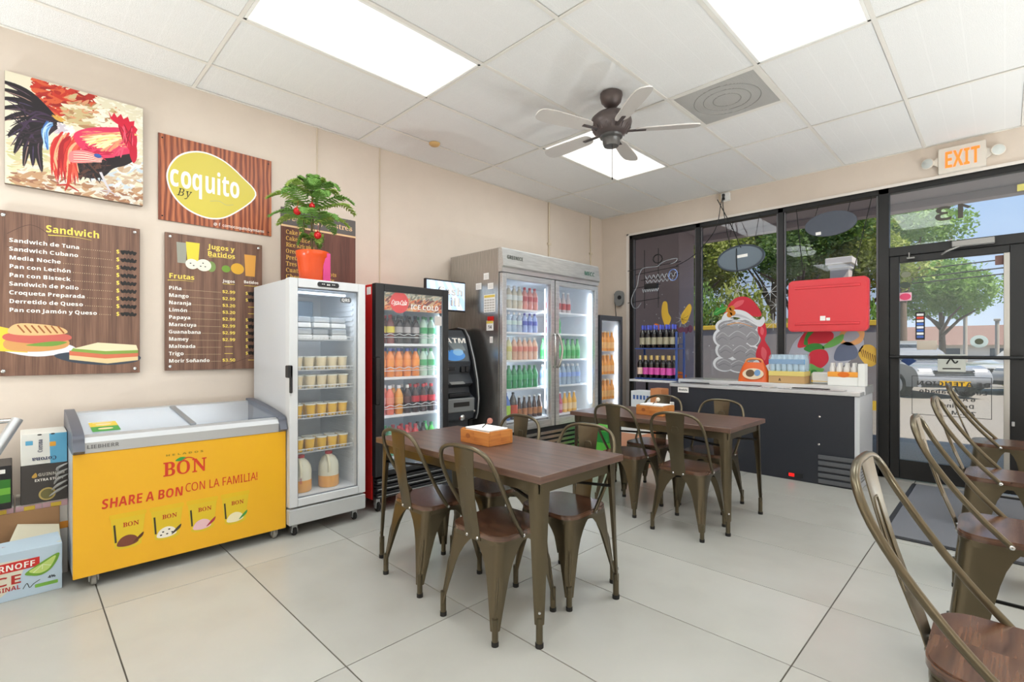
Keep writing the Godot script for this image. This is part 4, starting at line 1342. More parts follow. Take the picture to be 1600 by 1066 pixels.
func chest_freezer() -> void:
	var t := thing("chest_freezer", "yellow chest freezer with sliding glass top and red lettering", "freezer", Vector3(0.775, 0, -0.757), PI / 2)
	var yel := mat("freezer_yellow", rgb(236, 178, 34), 0.38)
	var w := 0.550
	box_part(t, "front_panel", -w, w, 0.07, 0.737, -0.012, 0.0, yel, 0.003)
	var mb := MB.new()
	mb.b2(-w + 0.002, -w + 0.05, 0.07, 0.735, -0.68, -0.012)
	mb.b2(w - 0.05, w - 0.002, 0.07, 0.735, -0.68, -0.012)
	mb.b2(-w + 0.05, w - 0.05, 0.07, 0.735, -0.06, -0.0125)
	mb.b2(-w + 0.05, w - 0.05, 0.07, 0.735, -0.68, -0.63)
	mb.b2(-w + 0.05, w - 0.05, 0.07, 0.30, -0.63, -0.06)
	part("body", mb, M.white_enamel, t)
	var cap := mat("freezer_cap", rgb(92, 96, 108), 0.4)
	for s in [-1.0, 1.0]:
		mb = MB.new()
		mb.X = Transform3D(Basis(Vector3.UP, -PI / 2), Vector3(s * w - s * 0.024, 0, 0))
		mb.prism(curve([Vector2(0.004, 0.737), Vector2(0.006, 0.80), Vector2(-0.03, 0.842), Vector2(-0.32, 0.888), Vector2(-0.64, 0.918), Vector2(-0.69, 0.90), Vector2(-0.69, 0.737), Vector2(-0.35, 0.735)], 3), -0.024, 0.024, true)
		part("end_cap", mb, cap, t)
	mb = MB.new()
	mb.X = Transform3D(Basis(Vector3.UP, -PI / 2), Vector3.ZERO)
	mb.prism(PackedVector2Array([Vector2(0.003, 0.738), Vector2(0.006, 0.795), Vector2(-0.010, 0.822), Vector2(-0.055, 0.832), Vector2(-0.055, 0.738)]), -w + 0.049, w - 0.049)
	part("front_rail", mb, mat("freezer_rail", rgb(196, 198, 200), 0.35, 0.4), t)
	mb = MB.new()
	mb.X = Transform3D(Basis(Vector3.UP, -PI / 2), Vector3.ZERO)
	mb.prism(PackedVector2Array([Vector2(-0.63, 0.738), Vector2(-0.63, 0.898), Vector2(-0.655, 0.905), Vector2(-0.685, 0.895), Vector2(-0.685, 0.738)]), -w + 0.049, w - 0.049)
	part("rear_rail", mb, mat("freezer_rail", rgb(196, 198, 200), 0.35, 0.4), t)
	for q in [[-w + 0.05, 0.03, 0.0], [-0.0, w - 0.05, 0.009]]:
		mb = MB.new()
		for e in [0.0, 0.005]:
			var a := Vector3(q[0], 0.828 + q[2] + e, -0.05)
			var b := Vector3(q[1], 0.828 + q[2] + e, -0.05)
			var c := Vector3(q[1], 0.888 + q[2] + e, -0.635)
			var d := Vector3(q[0], 0.888 + q[2] + e, -0.635)
			if e == 0.0: mb.quad(d, c, b, a)
			else: mb.quad(a, b, c, d)
		part("sliding_glass", mb, M.cooler_glass, t)
	mb = MB.new()
	mb.X = Transform3D(Basis(Vector3.RIGHT, 0.102), Vector3(0.012, 0.866, -0.342))
	mb.cbox(Vector3.ZERO, Vector3(0.034, 0.016, 0.59), 0.004)
	part("glass_edge_bar", mb, mat("freezer_bar", rgb(150, 154, 160), 0.35, 0.4), t)
	mb = MB.new()
	for i in 14:
		var x := -0.48 + i * 0.074
		mb.tube([Vector3(x, 0.5, -0.09), Vector3(x, 0.74, -0.09)], 0.0025, 5)
	for y in [0.5, 0.66, 0.74]:
		mb.tube([Vector3(-0.49, y, -0.09), Vector3(0.49, y, -0.09)], 0.003, 5)
		mb.tube([Vector3(-0.49, y, -0.60), Vector3(0.49, y, -0.60)], 0.003, 5)
	part("wire_basket", mb, M.wire, t)
	# unseen lamp strip under the front rail, placed to light the inside
	mb = MB.new()
	mb.b2(-0.46, 0.46, 0.775, 0.787, -0.075, -0.062, 0.002)
	part("led_light", mb, M.led_strip, t)
	var la := AreaLight3D.new()
	la.name = "led_glow"
	la.area_size = Vector2(0.92, 0.02)
	la.light_energy = 0.16
	la.light_color = Color(0.93, 0.97, 1.0)
	la.shadow_enabled = true
	t.add_child(la)
	la.rotation.x = -0.5
	la.position = Vector3(0, 0.778, -0.082)
	casters(t, [-w + 0.09, w - 0.06], [-0.06, -0.58], 0.034, mat("caster_grey", rgb(150, 148, 142), 0.6))
	# yellow and green leaflet on the glass
	mb = MB.new()
	mb.X = Transform3D(Basis(Vector3.RIGHT, -1.468), Vector3(-0.40, 0.852, -0.20))
	mb.prism(rrect(0, 0.06, 0.125, 0.12, 0.004), 0.0, 0.001)
	part("leaflet", mb, mat("leaflet_yellow", rgb(226, 196, 66), 0.5), t)
	mb = MB.new()
	mb.X = Transform3D(Basis(Vector3.RIGHT, -1.468), Vector3(-0.40, 0.852, -0.20))
	mb.prism(rrect(0, -0.06, 0.125, 0.12, 0.004), 0.0, 0.001)
	part("leaflet", mb, mat("leaflet_green", rgb(62, 150, 62), 0.5), t)
	mb = MB.new()
	mb.X = Transform3D(Basis(Vector3.RIGHT, -1.468), Vector3(-0.40, 0.853, -0.20))
	mb.prism(ell(0, 0.05, 0.036, 0.022, 16), 0.0, 0.001)
	mb.prism(ell(0, -0.06, 0.034, 0.02, 16), 0.0, 0.001)
	mb.prism(rrect(0, 0.10, 0.09, 0.012, 0.003), 0.0, 0.001)
	part("leaflet_print", mb, mat("leaflet_pale", rgb(238, 214, 170), 0.5), t)
	# printing on the front
	text(t, "LIEBHERR", 0.020, Vector3(-0.425, 0.772, 0.006), mat("badge_grey", rgb(120, 120, 122), 0.4, 0.5), 0.135, {"weight": 700})
	var red: Material = M.ink_red
	text(t, "H E L A D O S", 0.011, Vector3(-0.042, 0.672, 0.001), mat("print_olive", rgb(150, 130, 30), 0.5), 0.19)
	text(t, "BON", 0.083, Vector3(-0.042, 0.590, 0.001), red, 0.222, {"font": "Droid Serif", "step": 1.0})
	flat("leaf_mark", t, curve([Vector2(-0.092, 0.634), Vector2(-0.066, 0.652), Vector2(-0.036, 0.646), Vector2(-0.058, 0.630)], 4), 0.002, M.ink_green)
	brush_mark(t, [Vector2(-0.055, 0.630), Vector2(-0.03, 0.645), Vector2(0.0, 0.636), Vector2(0.02, 0.612)], 0.006, 0.0021, red)
	text(t, "SHARE A BON", 0.054, Vector3(-0.24, 0.448, 0.001), red, 0.375, {"slant": 0.06})
	text(t, "CON LA FAMILIA!", 0.052, Vector3(0.165, 0.462, 0.001), red, 0.405, {"weight": 400})
	var tub := mat("tub_yellow", rgb(222, 190, 40), 0.45)
	var lid := mat("tub_lid", rgb(226, 186, 30), 0.45)
	var scoops := [rgb(120, 66, 48), rgb(238, 232, 218), rgb(232, 190, 196), rgb(240, 230, 190)]
	var marks := [rgb(92, 50, 30), rgb(70, 60, 50), rgb(168, 50, 60), rgb(60, 140, 60)]
	for i in 4:
		var cx: float = [-0.315, -0.132, 0.05, 0.234][i]
		var k := 1.0
		flat("tub_print", t, PackedVector2Array([Vector2(cx - 0.078, 0.355), Vector2(cx + 0.078, 0.355), Vector2(cx + 0.060, 0.19), Vector2(cx + 0.03, 0.178), Vector2(cx - 0.03, 0.178), Vector2(cx - 0.060, 0.19)]), 0.0008, tub)
		flat("tub_print", t, rrect(cx, 0.366, 0.168, 0.026, 0.006), 0.0012, lid)
		text(t, "BON", 0.025, Vector3(cx + 0.012, 0.312, 0.0009), mat("tub_red", rgb(176, 40, 24), 0.5), 0.072, {"font": "Droid Serif"})
		flat("tub_print", t, curve([Vector2(cx - 0.05, 0.20), Vector2(cx - 0.035, 0.238), Vector2(cx, 0.252), Vector2(cx + 0.035, 0.238), Vector2(cx + 0.045, 0.205), Vector2(cx, 0.190)], 4), 0.0014, mat("scoop%d" % i, scoops[i], 0.5))
		flat("tub_print", t, curve([Vector2(cx + 0.02, 0.20), Vector2(cx + 0.062, 0.226), Vector2(cx + 0.070, 0.252), Vector2(cx + 0.045, 0.232)], 4), 0.0016, mat("mark%d" % i, marks[i], 0.5))
		brush_mark(t, [Vector2(cx - 0.062, 0.32), Vector2(cx - 0.055, 0.22)], 0.009, 0.0014, mat("tub_stripe", rgb(60, 54, 40), 0.5))
		if i == 1:
			for e in [[-0.02, 0.225], [0.01, 0.235], [0.0, 0.21], [-0.03, 0.208], [0.025, 0.215]]: flat("tub_print", t, ell(cx + e[0], e[1], 0.006, 0.004, 8), 0.0018, M.ink_black)

func cup(kind: int, at: Vector3, label: String, group: String) -> void:
	var t := thing("dessert_cup", label, "cup", at, 0.0, group)
	var m: Material = mat("cup_cream", rgb(232, 216, 178), 0.35) if kind == 0 else mat("cup_mango", rgb(238, 190, 62), 0.3)
	part("cup_body", shape("cup", func(mb: MB) -> void: mb.lathe([Vector2(0, 0), Vector2(0.027, 0), Vector2(0.029, 0.004), Vector2(0.037, 0.088)], 16)), m, t)
	part("lid", shape("cuplid", func(mb: MB) -> void: mb.lathe([Vector2(0.037, 0.088), Vector2(0.0405, 0.088), Vector2(0.0405, 0.095), Vector2(0.036, 0.097), Vector2(0, 0.094)], 16)), mat("cup_lid", rgb(226, 226, 214), 0.2), t)

func cup_fridge() -> void:
	var t := thing("display_fridge", "white upright glass-door fridge full of dessert cups and juice jugs", "fridge", Vector3(0.79, 0, -1.597), PI / 2)
	var w := 0.56
	cabinet(t, w, 0.70, 0.10, 0.26, 1.74, 1.79, M.white_enamel, M.inner_white, -0.045)
	frame_part(t, "door_frame", -w / 2 - 0.004, w / 2 + 0.004, 0.208, 1.795, 0.058, 0.058, 0.055, 0.062, -0.042, 0.03, mat("fridge_white", rgb(214, 216, 218), 0.35))
	box_part(t, "door_glass", -w / 2 + 0.052, w / 2 - 0.052, 0.262, 1.735, 0.0, 0.006, M.cooler_glass, 0.0)
	frame_part(t, "gasket", -w / 2 + 0.050, w / 2 - 0.050, 0.260, 1.737, 0.012, 0.012, 0.012, 0.012, 0.007, 0.014, M.grey_plastic)
	box_part(t, "kick_panel", -w / 2 - 0.006, w / 2 + 0.006, 0.085, 0.196, -0.03, 0.032, mat("kick_grey", rgb(190, 192, 192), 0.45), 0.008)
	var mb := MB.new()
	mb.b2(-w / 2 - 0.022, -w / 2 + 0.012, 1.105, 1.19, 0.0, 0.05, 0.005)
	mb.b2(-w / 2 - 0.006, -w / 2 + 0.012, 1.0, 1.19, 0.026, 0.05, 0.005)
	part("handle", mb, M.black_plastic, t)
	mb = MB.new()
	mb.prism(rrect(-0.01, 1.765, 0.16, 0.034, 0.015), 0.03, 0.034)
	var dp := part("display", mb, M.black_plastic, t)
	text(dp, "**  88  **", 0.012, Vector3(-0.01, 1.765, 0.0345), M.white_plastic, 0.10)
	mb = MB.new()
	mb.prism(rrect(0.135, 1.667, 0.088, 0.042, 0.016), 0.0065, 0.0078)
	var lg := part("logo_plate", mb, mat("logo_grey", rgb(94, 98, 104), 0.4), t)
	text(lg, "QRS", 0.022, Vector3(0.135, 1.667, 0.0082), M.white_plastic, 0.06)
	# lamp under the top
	mb = MB.new()
	mb.b2(-0.19, 0.17, 1.70, 1.716, -0.09, -0.06, 0.004)
	part("led_light", mb, M.led_strip, t)
	var a := AreaLight3D.new()
	a.name = "led_glow"
	a.area_size = Vector2(0.36, 0.04)
	a.light_energy = 0.10
	a.light_color = Color(0.9, 0.95, 1.0)
	a.shadow_enabled = true
	t.add_child(a)
	a.rotation.x = -PI / 2
	a.position = Vector3(-0.01, 1.696, -0.075)
	casters(t, [-w / 2 + 0.05, w / 2 - 0.06], [-0.03, -0.6], 0.03)
	mb = MB.new()
	for i in 34:
		for x in [-w / 2 + 0.040, w / 2 - 0.046]: mb.b2(x, x + 0.006, 0.32 + i * 0.04, 0.335 + i * 0.04, -0.5, -0.08)
	part("shelf_rail", mb, M.inner_white, t)
	box_part(t, "fan_cover", -0.2, 0.16, 1.48, 1.70, -0.665, -0.62, mat("fan_blue", rgb(170, 196, 220), 0.5), 0.01)
	mb = MB.new()
	mb.prism(ell(-0.12, 1.53, 0.085, 0.075, 20), -0.62, -0.61)
	part("fan_guard", mb, mat("fan_guard_blue", rgb(96, 140, 176), 0.5), t)
	var ys := [1.372, 1.152, 1.016, 0.806, 0.560]
	for y in ys: wire_shelf(t, -w / 2 + 0.045, w / 2 - 0.045, y, -0.58, -0.06, 0.022)
	# cups, two deep
	var where := ["second shelf", "third shelf", "fourth shelf", "fifth shelf"]
	for s in 4:
		var kind := 0 if s < 2 else 1
		for r in 2:
			for i in 5:
				var x := -0.172 + i * 0.085 + (0.015 if r == 1 else 0.0) + rng.randf_range(-0.006, 0.006)
				cup(kind, wp(t, Vector3(x, ys[s + 1], -0.11 - r * 0.095)), "%s dessert cup with clear lid on the %s of the white fridge" % ["cream" if kind == 0 else "yellow mango", where[s]], "%s cups on the %s of the white fridge" % ["cream" if kind == 0 else "mango", where[s]])
	# clear boxes on the top shelf
	var clear := mat("clamshell", rgb(206, 212, 216), 0.15, 0.0, {"alpha": 0.45})
	var fillings := [rgb(196, 190, 176), rgb(120, 122, 120), rgb(214, 208, 196), rgb(92, 92, 92), rgb(206, 200, 190), rgb(150, 140, 126)]
	var spots := ["leftmost at the bottom", "in the middle at the bottom", "rightmost at the bottom", "leftmost of the upper layer", "in the middle of the upper layer", "rightmost of the upper layer"]
	for i in 6:
		var p := Vector3(-0.13 + (i % 3) * 0.135, 1.373 + (i / 3) * 0.088, -0.15 - (i % 2) * 0.02)
		var b := thing("food_box", "clear plastic dessert box on the top fridge shelf, %s" % spots[i], "food box", wp(t, p), PI / 2 + rng.randf_range(-0.1, 0.1), "clear dessert boxes in the white fridge")
		box_part(b, "tray", -0.06, 0.06, 0, 0.035, -0.05, 0.05, M.white_plastic, 0.006)
		box_part(b, "filling", -0.054, 0.054, 0.034, 0.055, -0.045, 0.045, mat("filling%d" % i, fillings[i], 0.7), 0.012)
		box_part(b, "lid", -0.059, 0.059, 0.036, 0.08, -0.049, 0.049, clear, 0.008)
	# two gallon jugs
	for i in 2:
		var j := thing("juice_jug", ["plastic gallon jug with red cap and pink label at the fridge bottom left", "plastic gallon jug with red cap, half full of orange juice, fridge bottom right"][i], "jug", wp(t, Vector3([-0.135, 0.075][i], 0.2645, -0.15)), PI / 2, "juice jugs")
		part("jug_body", shape("jug", func(q: MB) -> void: q.lathe(V2([0, 0, 0.066, 0, 0.074, 0.012, 0.074, 0.10, 0.0745, 0.15, 0.068, 0.185, 0.048, 0.22, 0.026, 0.238, 0.022, 0.25]), 20)), mat("jug_milky", rgb(226, 222, 200), 0.3), j)
		part("juice", shape("jugjuice", func(q: MB) -> void: q.lathe(V2([0.0665, 0.001, 0.0748, 0.012, 0.0748, 0.085, 0.0742, 0.088]), 20)), mat("jug_juice", rgb(236, 170, 84), 0.3), j)
		part("cap", shape("jugcap", func(q: MB) -> void: q.lathe(V2([0.026, 0.244, 0.026, 0.264, 0, 0.266]), 14)), M.red, j)
		part("handle", shape("jughandle", func(q: MB) -> void: q.tube(curve3([Vector3(-0.02, 0.235, 0.02), Vector3(-0.03, 0.215, 0.062), Vector3(-0.032, 0.17, 0.082), Vector3(-0.03, 0.12, 0.073)], 4), 0.010, 8)), mat("jug_handle", rgb(232, 226, 196), 0.35), j)
		if i == 0:
			text(j, "JUICE", 0.014, Vector3(-0.03, 0.09, 0.0765), mat("jug_print", rgb(190, 60, 70), 0.5), 0.04, {"rot": PI / 2})

func red_cooler() -> void:
	var t := thing("drink_cooler", "red and black glass-door soda cooler with a round red logo", "cooler", Vector3(0.78, 0, -2.35), PI / 2)
	var w := 0.72
	cabinet(t, w, 0.70, 0.10, 0.30, 1.77, 1.82, M.red, M.inner_white, -0.065)
	frame_part(t, "door_frame", -w / 2, w / 2, 0.29, 1.825, 0.078, 0.062, 0.04, 0.058, -0.06, 0.0, M.black_plastic)
	frame_part(t, "inner_frame", -w / 2 + 0.072, w / 2 - 0.056, 0.322, 1.775, 0.012, 0.012, 0.012, 0.012, -0.02, -0.008, M.grey_plastic)
	box_part(t, "door_glass", -w / 2 + 0.076, w / 2 - 0.06, 0.328, 1.769, -0.012, -0.007, M.cooler_glass, 0.0)
	box_part(t, "handle", -w / 2 - 0.008, -w / 2 + 0.035, 0.86, 1.24, -0.05, 0.02, mat("handle_black", rgb(14, 14, 16), 0.3), 0.01)
	box_part(t, "sticker", -w / 2 - 0.0012, -w / 2, 1.74, 1.80, -0.14, -0.075, M.white_paper, 0.0)
	for i in 6: box_part(t, "louvre", -w / 2 + 0.012, w / 2 - 0.012, 0.115 + i * 0.028, 0.131 + i * 0.028, -0.05, 0.0, M.black_plastic, 0.003)
	for i in 3: box_part(t, "bright_strip", -w / 2 + 0.02, w / 2 - 0.02, 0.130 + i * 0.056, 0.135 + i * 0.056, -0.02, 0.003, M.alu, 0.001)
	box_part(t, "grille_back", -w / 2 + 0.01, w / 2 - 0.01, 0.10, 0.288, -0.066, -0.052, M.black_plastic, 0.0)
	casters(t, [-w / 2 + 0.05, w / 2 - 0.05], [-0.06, -0.6], 0.04)
	led(t, -0.272, 0.36, 1.60, -0.05, 0.45, 0.16)
	led(t, 0.288, 0.36, 1.60, -0.05, -0.45, 0.16)
	# header print behind the glass
	var im := Image.create(512, 128, false, Image.FORMAT_RGB8)
	im.fill(rgb(196, 160, 120))
	var r := RandomNumberGenerator.new()
	r.seed = 9
	for i in 260:
		var q := Vector2(r.randf(), r.randf())
		var c := [rgb(150, 52, 22), rgb(206, 92, 38), rgb(226, 140, 74), rgb(110, 34, 20), rgb(214, 176, 130)][r.randi() % 5] as Color
		if q.y < 0.28: c = [rgb(176, 176, 160), rgb(206, 196, 170), rgb(120, 120, 104)][r.randi() % 3]
		fill(im, ell(q.x, q.y, r.randf_range(0.01, 0.035), r.randf_range(0.05, 0.14), 10, r.randf() * 0.6), c)
	var mb := MB.new()
	mb.b2(-0.282, 0.298, 1.617, 1.764, -0.020, -0.0145)
	part("header_print", mb, mat("cola_print", Color.WHITE, 0.4, 0.0, {"tex": ImageTexture.create_from_image(im)}), t)
	mb = MB.new()
	mb.prism(ell(-0.136, 1.684, 0.088, 0.088, 36), -0.014, -0.0125)
	var disc := part("logo_disc", mb, mat("disc_red", rgb(222, 40, 36), 0.35), t)
	text(disc, "Coca-Cola", 0.038, Vector3(-0.136, 1.684, -0.0118), M.ink_white, 0.145, {"font": "Droid Serif", "slant": 0.28})
	brush_mark(disc, [Vector2(-0.195, 1.655), Vector2(-0.15, 1.668), Vector2(-0.10, 1.664), Vector2(-0.075, 1.672)], 0.004, -0.0115, M.ink_white)
	text(t, "ICE COLD", 0.040, Vector3(0.115, 1.655, -0.0137), M.ink_white, 0.285, {"slant": 0.08})
	mb = MB.new()
	mb.prism(rrect(0.255, 1.548, 0.075, 0.085, 0.008), -0.014, -0.0128)
	part("glass_sticker", mb, mat("glass_sticker", rgb(214, 206, 200), 0.5), t)
	# shelves and bottles
	var ys := [1.348, 1.070, 0.757, 0.415]
	for y in ys:
		box_part(t, "shelf", -0.305, 0.315, y - 0.022, y, -0.60, -0.075, mat("shelf_white", rgb(236, 238, 240), 0.35), 0.003)
		var g := MB.new()
		var pts := []
		for k in 49: pts.append(Vector3(lerpf(-0.29, 0.305, k / 48.0), y + 0.075 + 0.006 * sin(k * PI / 3.5), -0.078))
		g.tube(pts, 0.0032, 6)
		g.tube([Vector3(-0.29, y + 0.052, -0.078), Vector3(0.305, y + 0.052, -0.078)], 0.003, 6)
		part("wire_guard", g, M.wire, t)
	var blue := ink("cap_blue", rgb(60, 74, 160))
	var green := ink("cap_green", rgb(40, 132, 74))
	var wht := ink("cap_white", rgb(236, 234, 230))
	var redc := ink("cap_red", rgb(190, 34, 44))
	var blk := ink("cap_black", rgb(30, 28, 30))
	var rows := [
		[["tea", rgb(120, 34, 24), redc, rgb(232, 214, 70), 2], ["dark cola", rgb(44, 26, 24), blk, rgb(186, 182, 182), 3], ["green lemon soda", rgb(190, 222, 204), green, rgb(70, 176, 110), 2]],
		[["orange soda", rgb(240, 136, 26), blue, rgb(246, 150, 40), 5], ["green lemon soda", rgb(190, 222, 204), green, rgb(92, 196, 110), 2]],
		[["pink juice", rgb(232, 140, 150), wht, rgb(238, 176, 180), 1], ["coral juice", rgb(236, 120, 92), wht, rgb(240, 150, 120), 1], ["amber juice", rgb(234, 158, 54), wht, rgb(240, 180, 90), 1], ["black iced tea", rgb(58, 28, 26), wht, rgb(90, 40, 36), 1], ["cola", rgb(60, 28, 26), redc, rgb(206, 36, 50), 3]],
		[["green ginger soda", rgb(60, 140, 90), green, rgb(76, 160, 90), 2], ["strawberry soda", rgb(206, 40, 44), redc, rgb(226, 66, 66), 3], ["dark root beer", rgb(50, 28, 24), blk, rgb(80, 50, 40), 1], ["lime soda", rgb(70, 186, 70), green, rgb(90, 200, 80), 1]]]
	var sh := ["top shelf", "second shelf", "third shelf", "bottom shelf"]
	for s in 4:
		var i := 0
		for q in rows[s]:
			var key: String = q[0].replace(" ", "_")
			for n in q[4]:
				for d in 2:
					var p := Vector3(-0.243 + i * 0.083 + rng.randf_range(-0.003, 0.003), ys[s] + 0.0005, -0.122 - d * 0.085)
					bottle("pet", liq(key, q[1]), q[2], ink(key + "_band", q[3]), wp(t, p), "%s bottle on the %s of the red cooler" % [q[0], sh[s]], "%s bottles on the %s of the red cooler" % [q[0], sh[s]], "soda_bottle", 1.08)
				i += 1

func cash_machine() -> void:
	var t := thing("cash_machine", "charcoal cash machine with sloping face between red cooler and steel fridge", "cash machine", Vector3(0.62, 0, -2.985), PI / 2)
	var body := mat("atm_grey", rgb(58, 62, 68), 0.45)
	var side := mat("atm_black", rgb(28, 30, 34), 0.35)
	var out := [Vector2(-0.50, 0), Vector2(-0.10, 0), Vector2(-0.10, 0.60), Vector2(-0.02, 0.62), Vector2(0.005, 0.68), Vector2(0.02, 0.82), Vector2(0.0, 1.0), Vector2(-0.05, 1.2), Vector2(-0.13, 1.42), Vector2(-0.19, 1.50), Vector2(-0.30, 1.52), Vector2(-0.50, 1.50)]
	for s in [-1.0, 1.0]:
		var mb := MB.new()
		mb.X = Transform3D(Basis(Vector3.UP, -PI / 2), Vector3(0.20 * s, 0, 0))
		mb.prism(PackedVector2Array(out), -0.022, 0.022, true)
		part("side_shell", mb, side, t)
		mb = MB.new()
		var e := []
		for p in out.slice(3, 11): e.append(Vector3(0.20 * s, p.y, p.x + 0.003))
		mb.tube(e, 0.006, 6)
		part("edge_trim", mb, M.alu, t)
	var mb := MB.new()
	mb.X = Transform3D(Basis(Vector3.UP, -PI / 2), Vector3.ZERO)
	mb.prism(PackedVector2Array([Vector2(-0.48, 0), Vector2(-0.115, 0), Vector2(-0.115, 0.60), Vector2(-0.035, 0.63), Vector2(-0.012, 0.70), Vector2(-0.002, 0.82), Vector2(-0.09, 0.87), Vector2(-0.10, 0.93), Vector2(-0.04, 0.97), Vector2(-0.09, 1.06), Vector2(-0.075, 1.17), Vector2(-0.15, 1.42), Vector2(-0.21, 1.49), Vector2(-0.48, 1.49)]), -0.178, 0.178)
	part("cabinet", mb, body, t)
	# lit sign with the blue picture
	var im := Image.create(128, 128, false, Image.FORMAT_RGB8)
	im.fill(rgb(70, 78, 84))
	fill(im, ell(0.45, 0.75, 0.42, 0.22, 24), rgb(70, 130, 196))
	fill(im, ell(0.62, 0.62, 0.2, 0.14, 20), rgb(120, 168, 206))
	for i in 9: brush(im, [Vector2(0.3 + i * 0.06, 0.2), Vector2(0.5 + i * 0.05, 0.55)], 0.012, 0.02, rgb(150, 160, 160))
	brush(im, [Vector2(0.2, 0.3), Vector2(0.32, 0.42), Vector2(0.3, 0.6)], 0.05, 0.02, rgb(40, 42, 46))
	var tex := ImageTexture.create_from_image(im)
	mb = MB.new()
	var tilt := atan2(0.075, 0.25)
	mb.X = Transform3D(Basis(Vector3.RIGHT, -tilt), Vector3(0, 1.30, -0.107))
	mb.prism(rrect(0, 0, 0.32, 0.25, 0.01), -0.002, 0.004)
	var sg := part("sign_panel", mb, mat("atm_sign", Color.WHITE, 0.15, 0.0, {"tex": tex, "emit": Color.WHITE, "emit_tex": tex, "power": 0.35}), t)
	var h := Node3D.new()
	text(t, "ATM", 0.05, Vector3(0.03, 1.385, -0.122), M.ink_white, 0.25, {}).rotation.x = -tilt
	for q in [[-0.13, -0.02, 1.10, 1.13], [0.05, 0.10, 1.075, 1.135], [0.11, 0.15, 1.075, 1.135]]:
		box_part(t, "card_slot", q[0], q[1], q[2], q[3], -0.12, -0.06, side, 0.006)
	mb = MB.new()
	mb.X = Transform3D(Basis(Vector3.RIGHT, -PI / 2 + 0.5), Vector3(-0.02, 0.985, -0.052))
	mb.prism(rrect(0, 0, 0.17, 0.075, 0.006), -0.002, 0.005)
	part("keypad", mb, mat("keypad_silver", rgb(176, 178, 176), 0.35, 0.4), t)
	box_part(t, "cash_tray", -0.13, 0.13, 0.845, 0.88, -0.11, -0.015, side, 0.006)
	box_part(t, "tray_surround", -0.165, 0.165, 0.70, 0.835, -0.02, 0.006, mat("atm_silver", rgb(136, 140, 142), 0.35, 0.4), 0.012)
	box_part(t, "dispenser_slot", -0.10, 0.10, 0.75, 0.80, -0.015, 0.0085, M.ink_black, 0.006)
	mb = MB.new()
	mb.X = Transform3D(Basis(Vector3.RIGHT, PI / 2), Vector3(0.03, 0.645, -0.04))
	mb.lathe([Vector2(0.034, 0), Vector2(0.034, 0.02), Vector2(0.022, 0.034), Vector2(0, 0.036)], 16)
	part("lock", mb, M.chrome, t)
	mb = MB.new()
	mb.X = Transform3D(Basis(Vector3.RIGHT, PI / 2), Vector3(0.155, 0.70, 0.002))
	mb.lathe([Vector2(0.012, 0), Vector2(0.012, 0.01), Vector2(0, 0.012)], 12)
	part("lock", mb, M.chrome, t)
	# screen above
	var tv := thing("advert_screen", "small wall-mounted advert screen with a pale blue picture above the cash machine", "screen", Vector3(0.42, 1.675, -2.96), PI / 2)
	box_part(tv, "casing", -0.245, 0.245, 0, 0.30, -0.035, 0.0, M.black_plastic, 0.006)
	box_part(tv, "wall_arm", -0.04, 0.04, 0.11, 0.19, -0.42, -0.035, M.dark_metal, 0.004)
	im = Image.create(256, 128, false, Image.FORMAT_RGB8)
	im.fill(rgb(196, 216, 238))
	for i in 7: fill(im, PackedVector2Array([Vector2(0.1 * i, 0), Vector2(0.1 * i + 0.06, 0), Vector2(0.16 * i + 0.2, 1), Vector2(0.16 * i, 1)]), [rgb(176, 202, 232), rgb(216, 230, 244)][i % 2])
	tex = ImageTexture.create_from_image(im)
	mb = MB.new()
	mb.quad(Vector3(-0.232, 0.014, 0.001), Vector3(0.232, 0.014, 0.001), Vector3(0.232, 0.286, 0.001), Vector3(-0.232, 0.286, 0.001))
	part("screen_face", mb, mat("screen_glow", Color.WHITE, 0.2, 0.0, {"tex": tex, "emit": Color.WHITE, "emit_tex": tex, "power": 0.75}), tv)
	text(tv, "Cash", 0.075, Vector3(0.055, 0.20, 0.0015), M.ink_white, 0.28, {"depth": 0.002})
	text(tv, "ill", 0.075, Vector3(0.11, 0.095, 0.0015), M.ink_white, 0.10, {"depth": 0.002})
	text(tv, "Cash", 0.078, Vector3(0.052, 0.198, 0.0008), mat("screen_ink", rgb(60, 70, 90), 0.5), 0.295, {"depth": 0.001})
	text(tv, "ill", 0.078, Vector3(0.108, 0.093, 0.0008), M.screen_ink, 0.11, {"depth": 0.001})

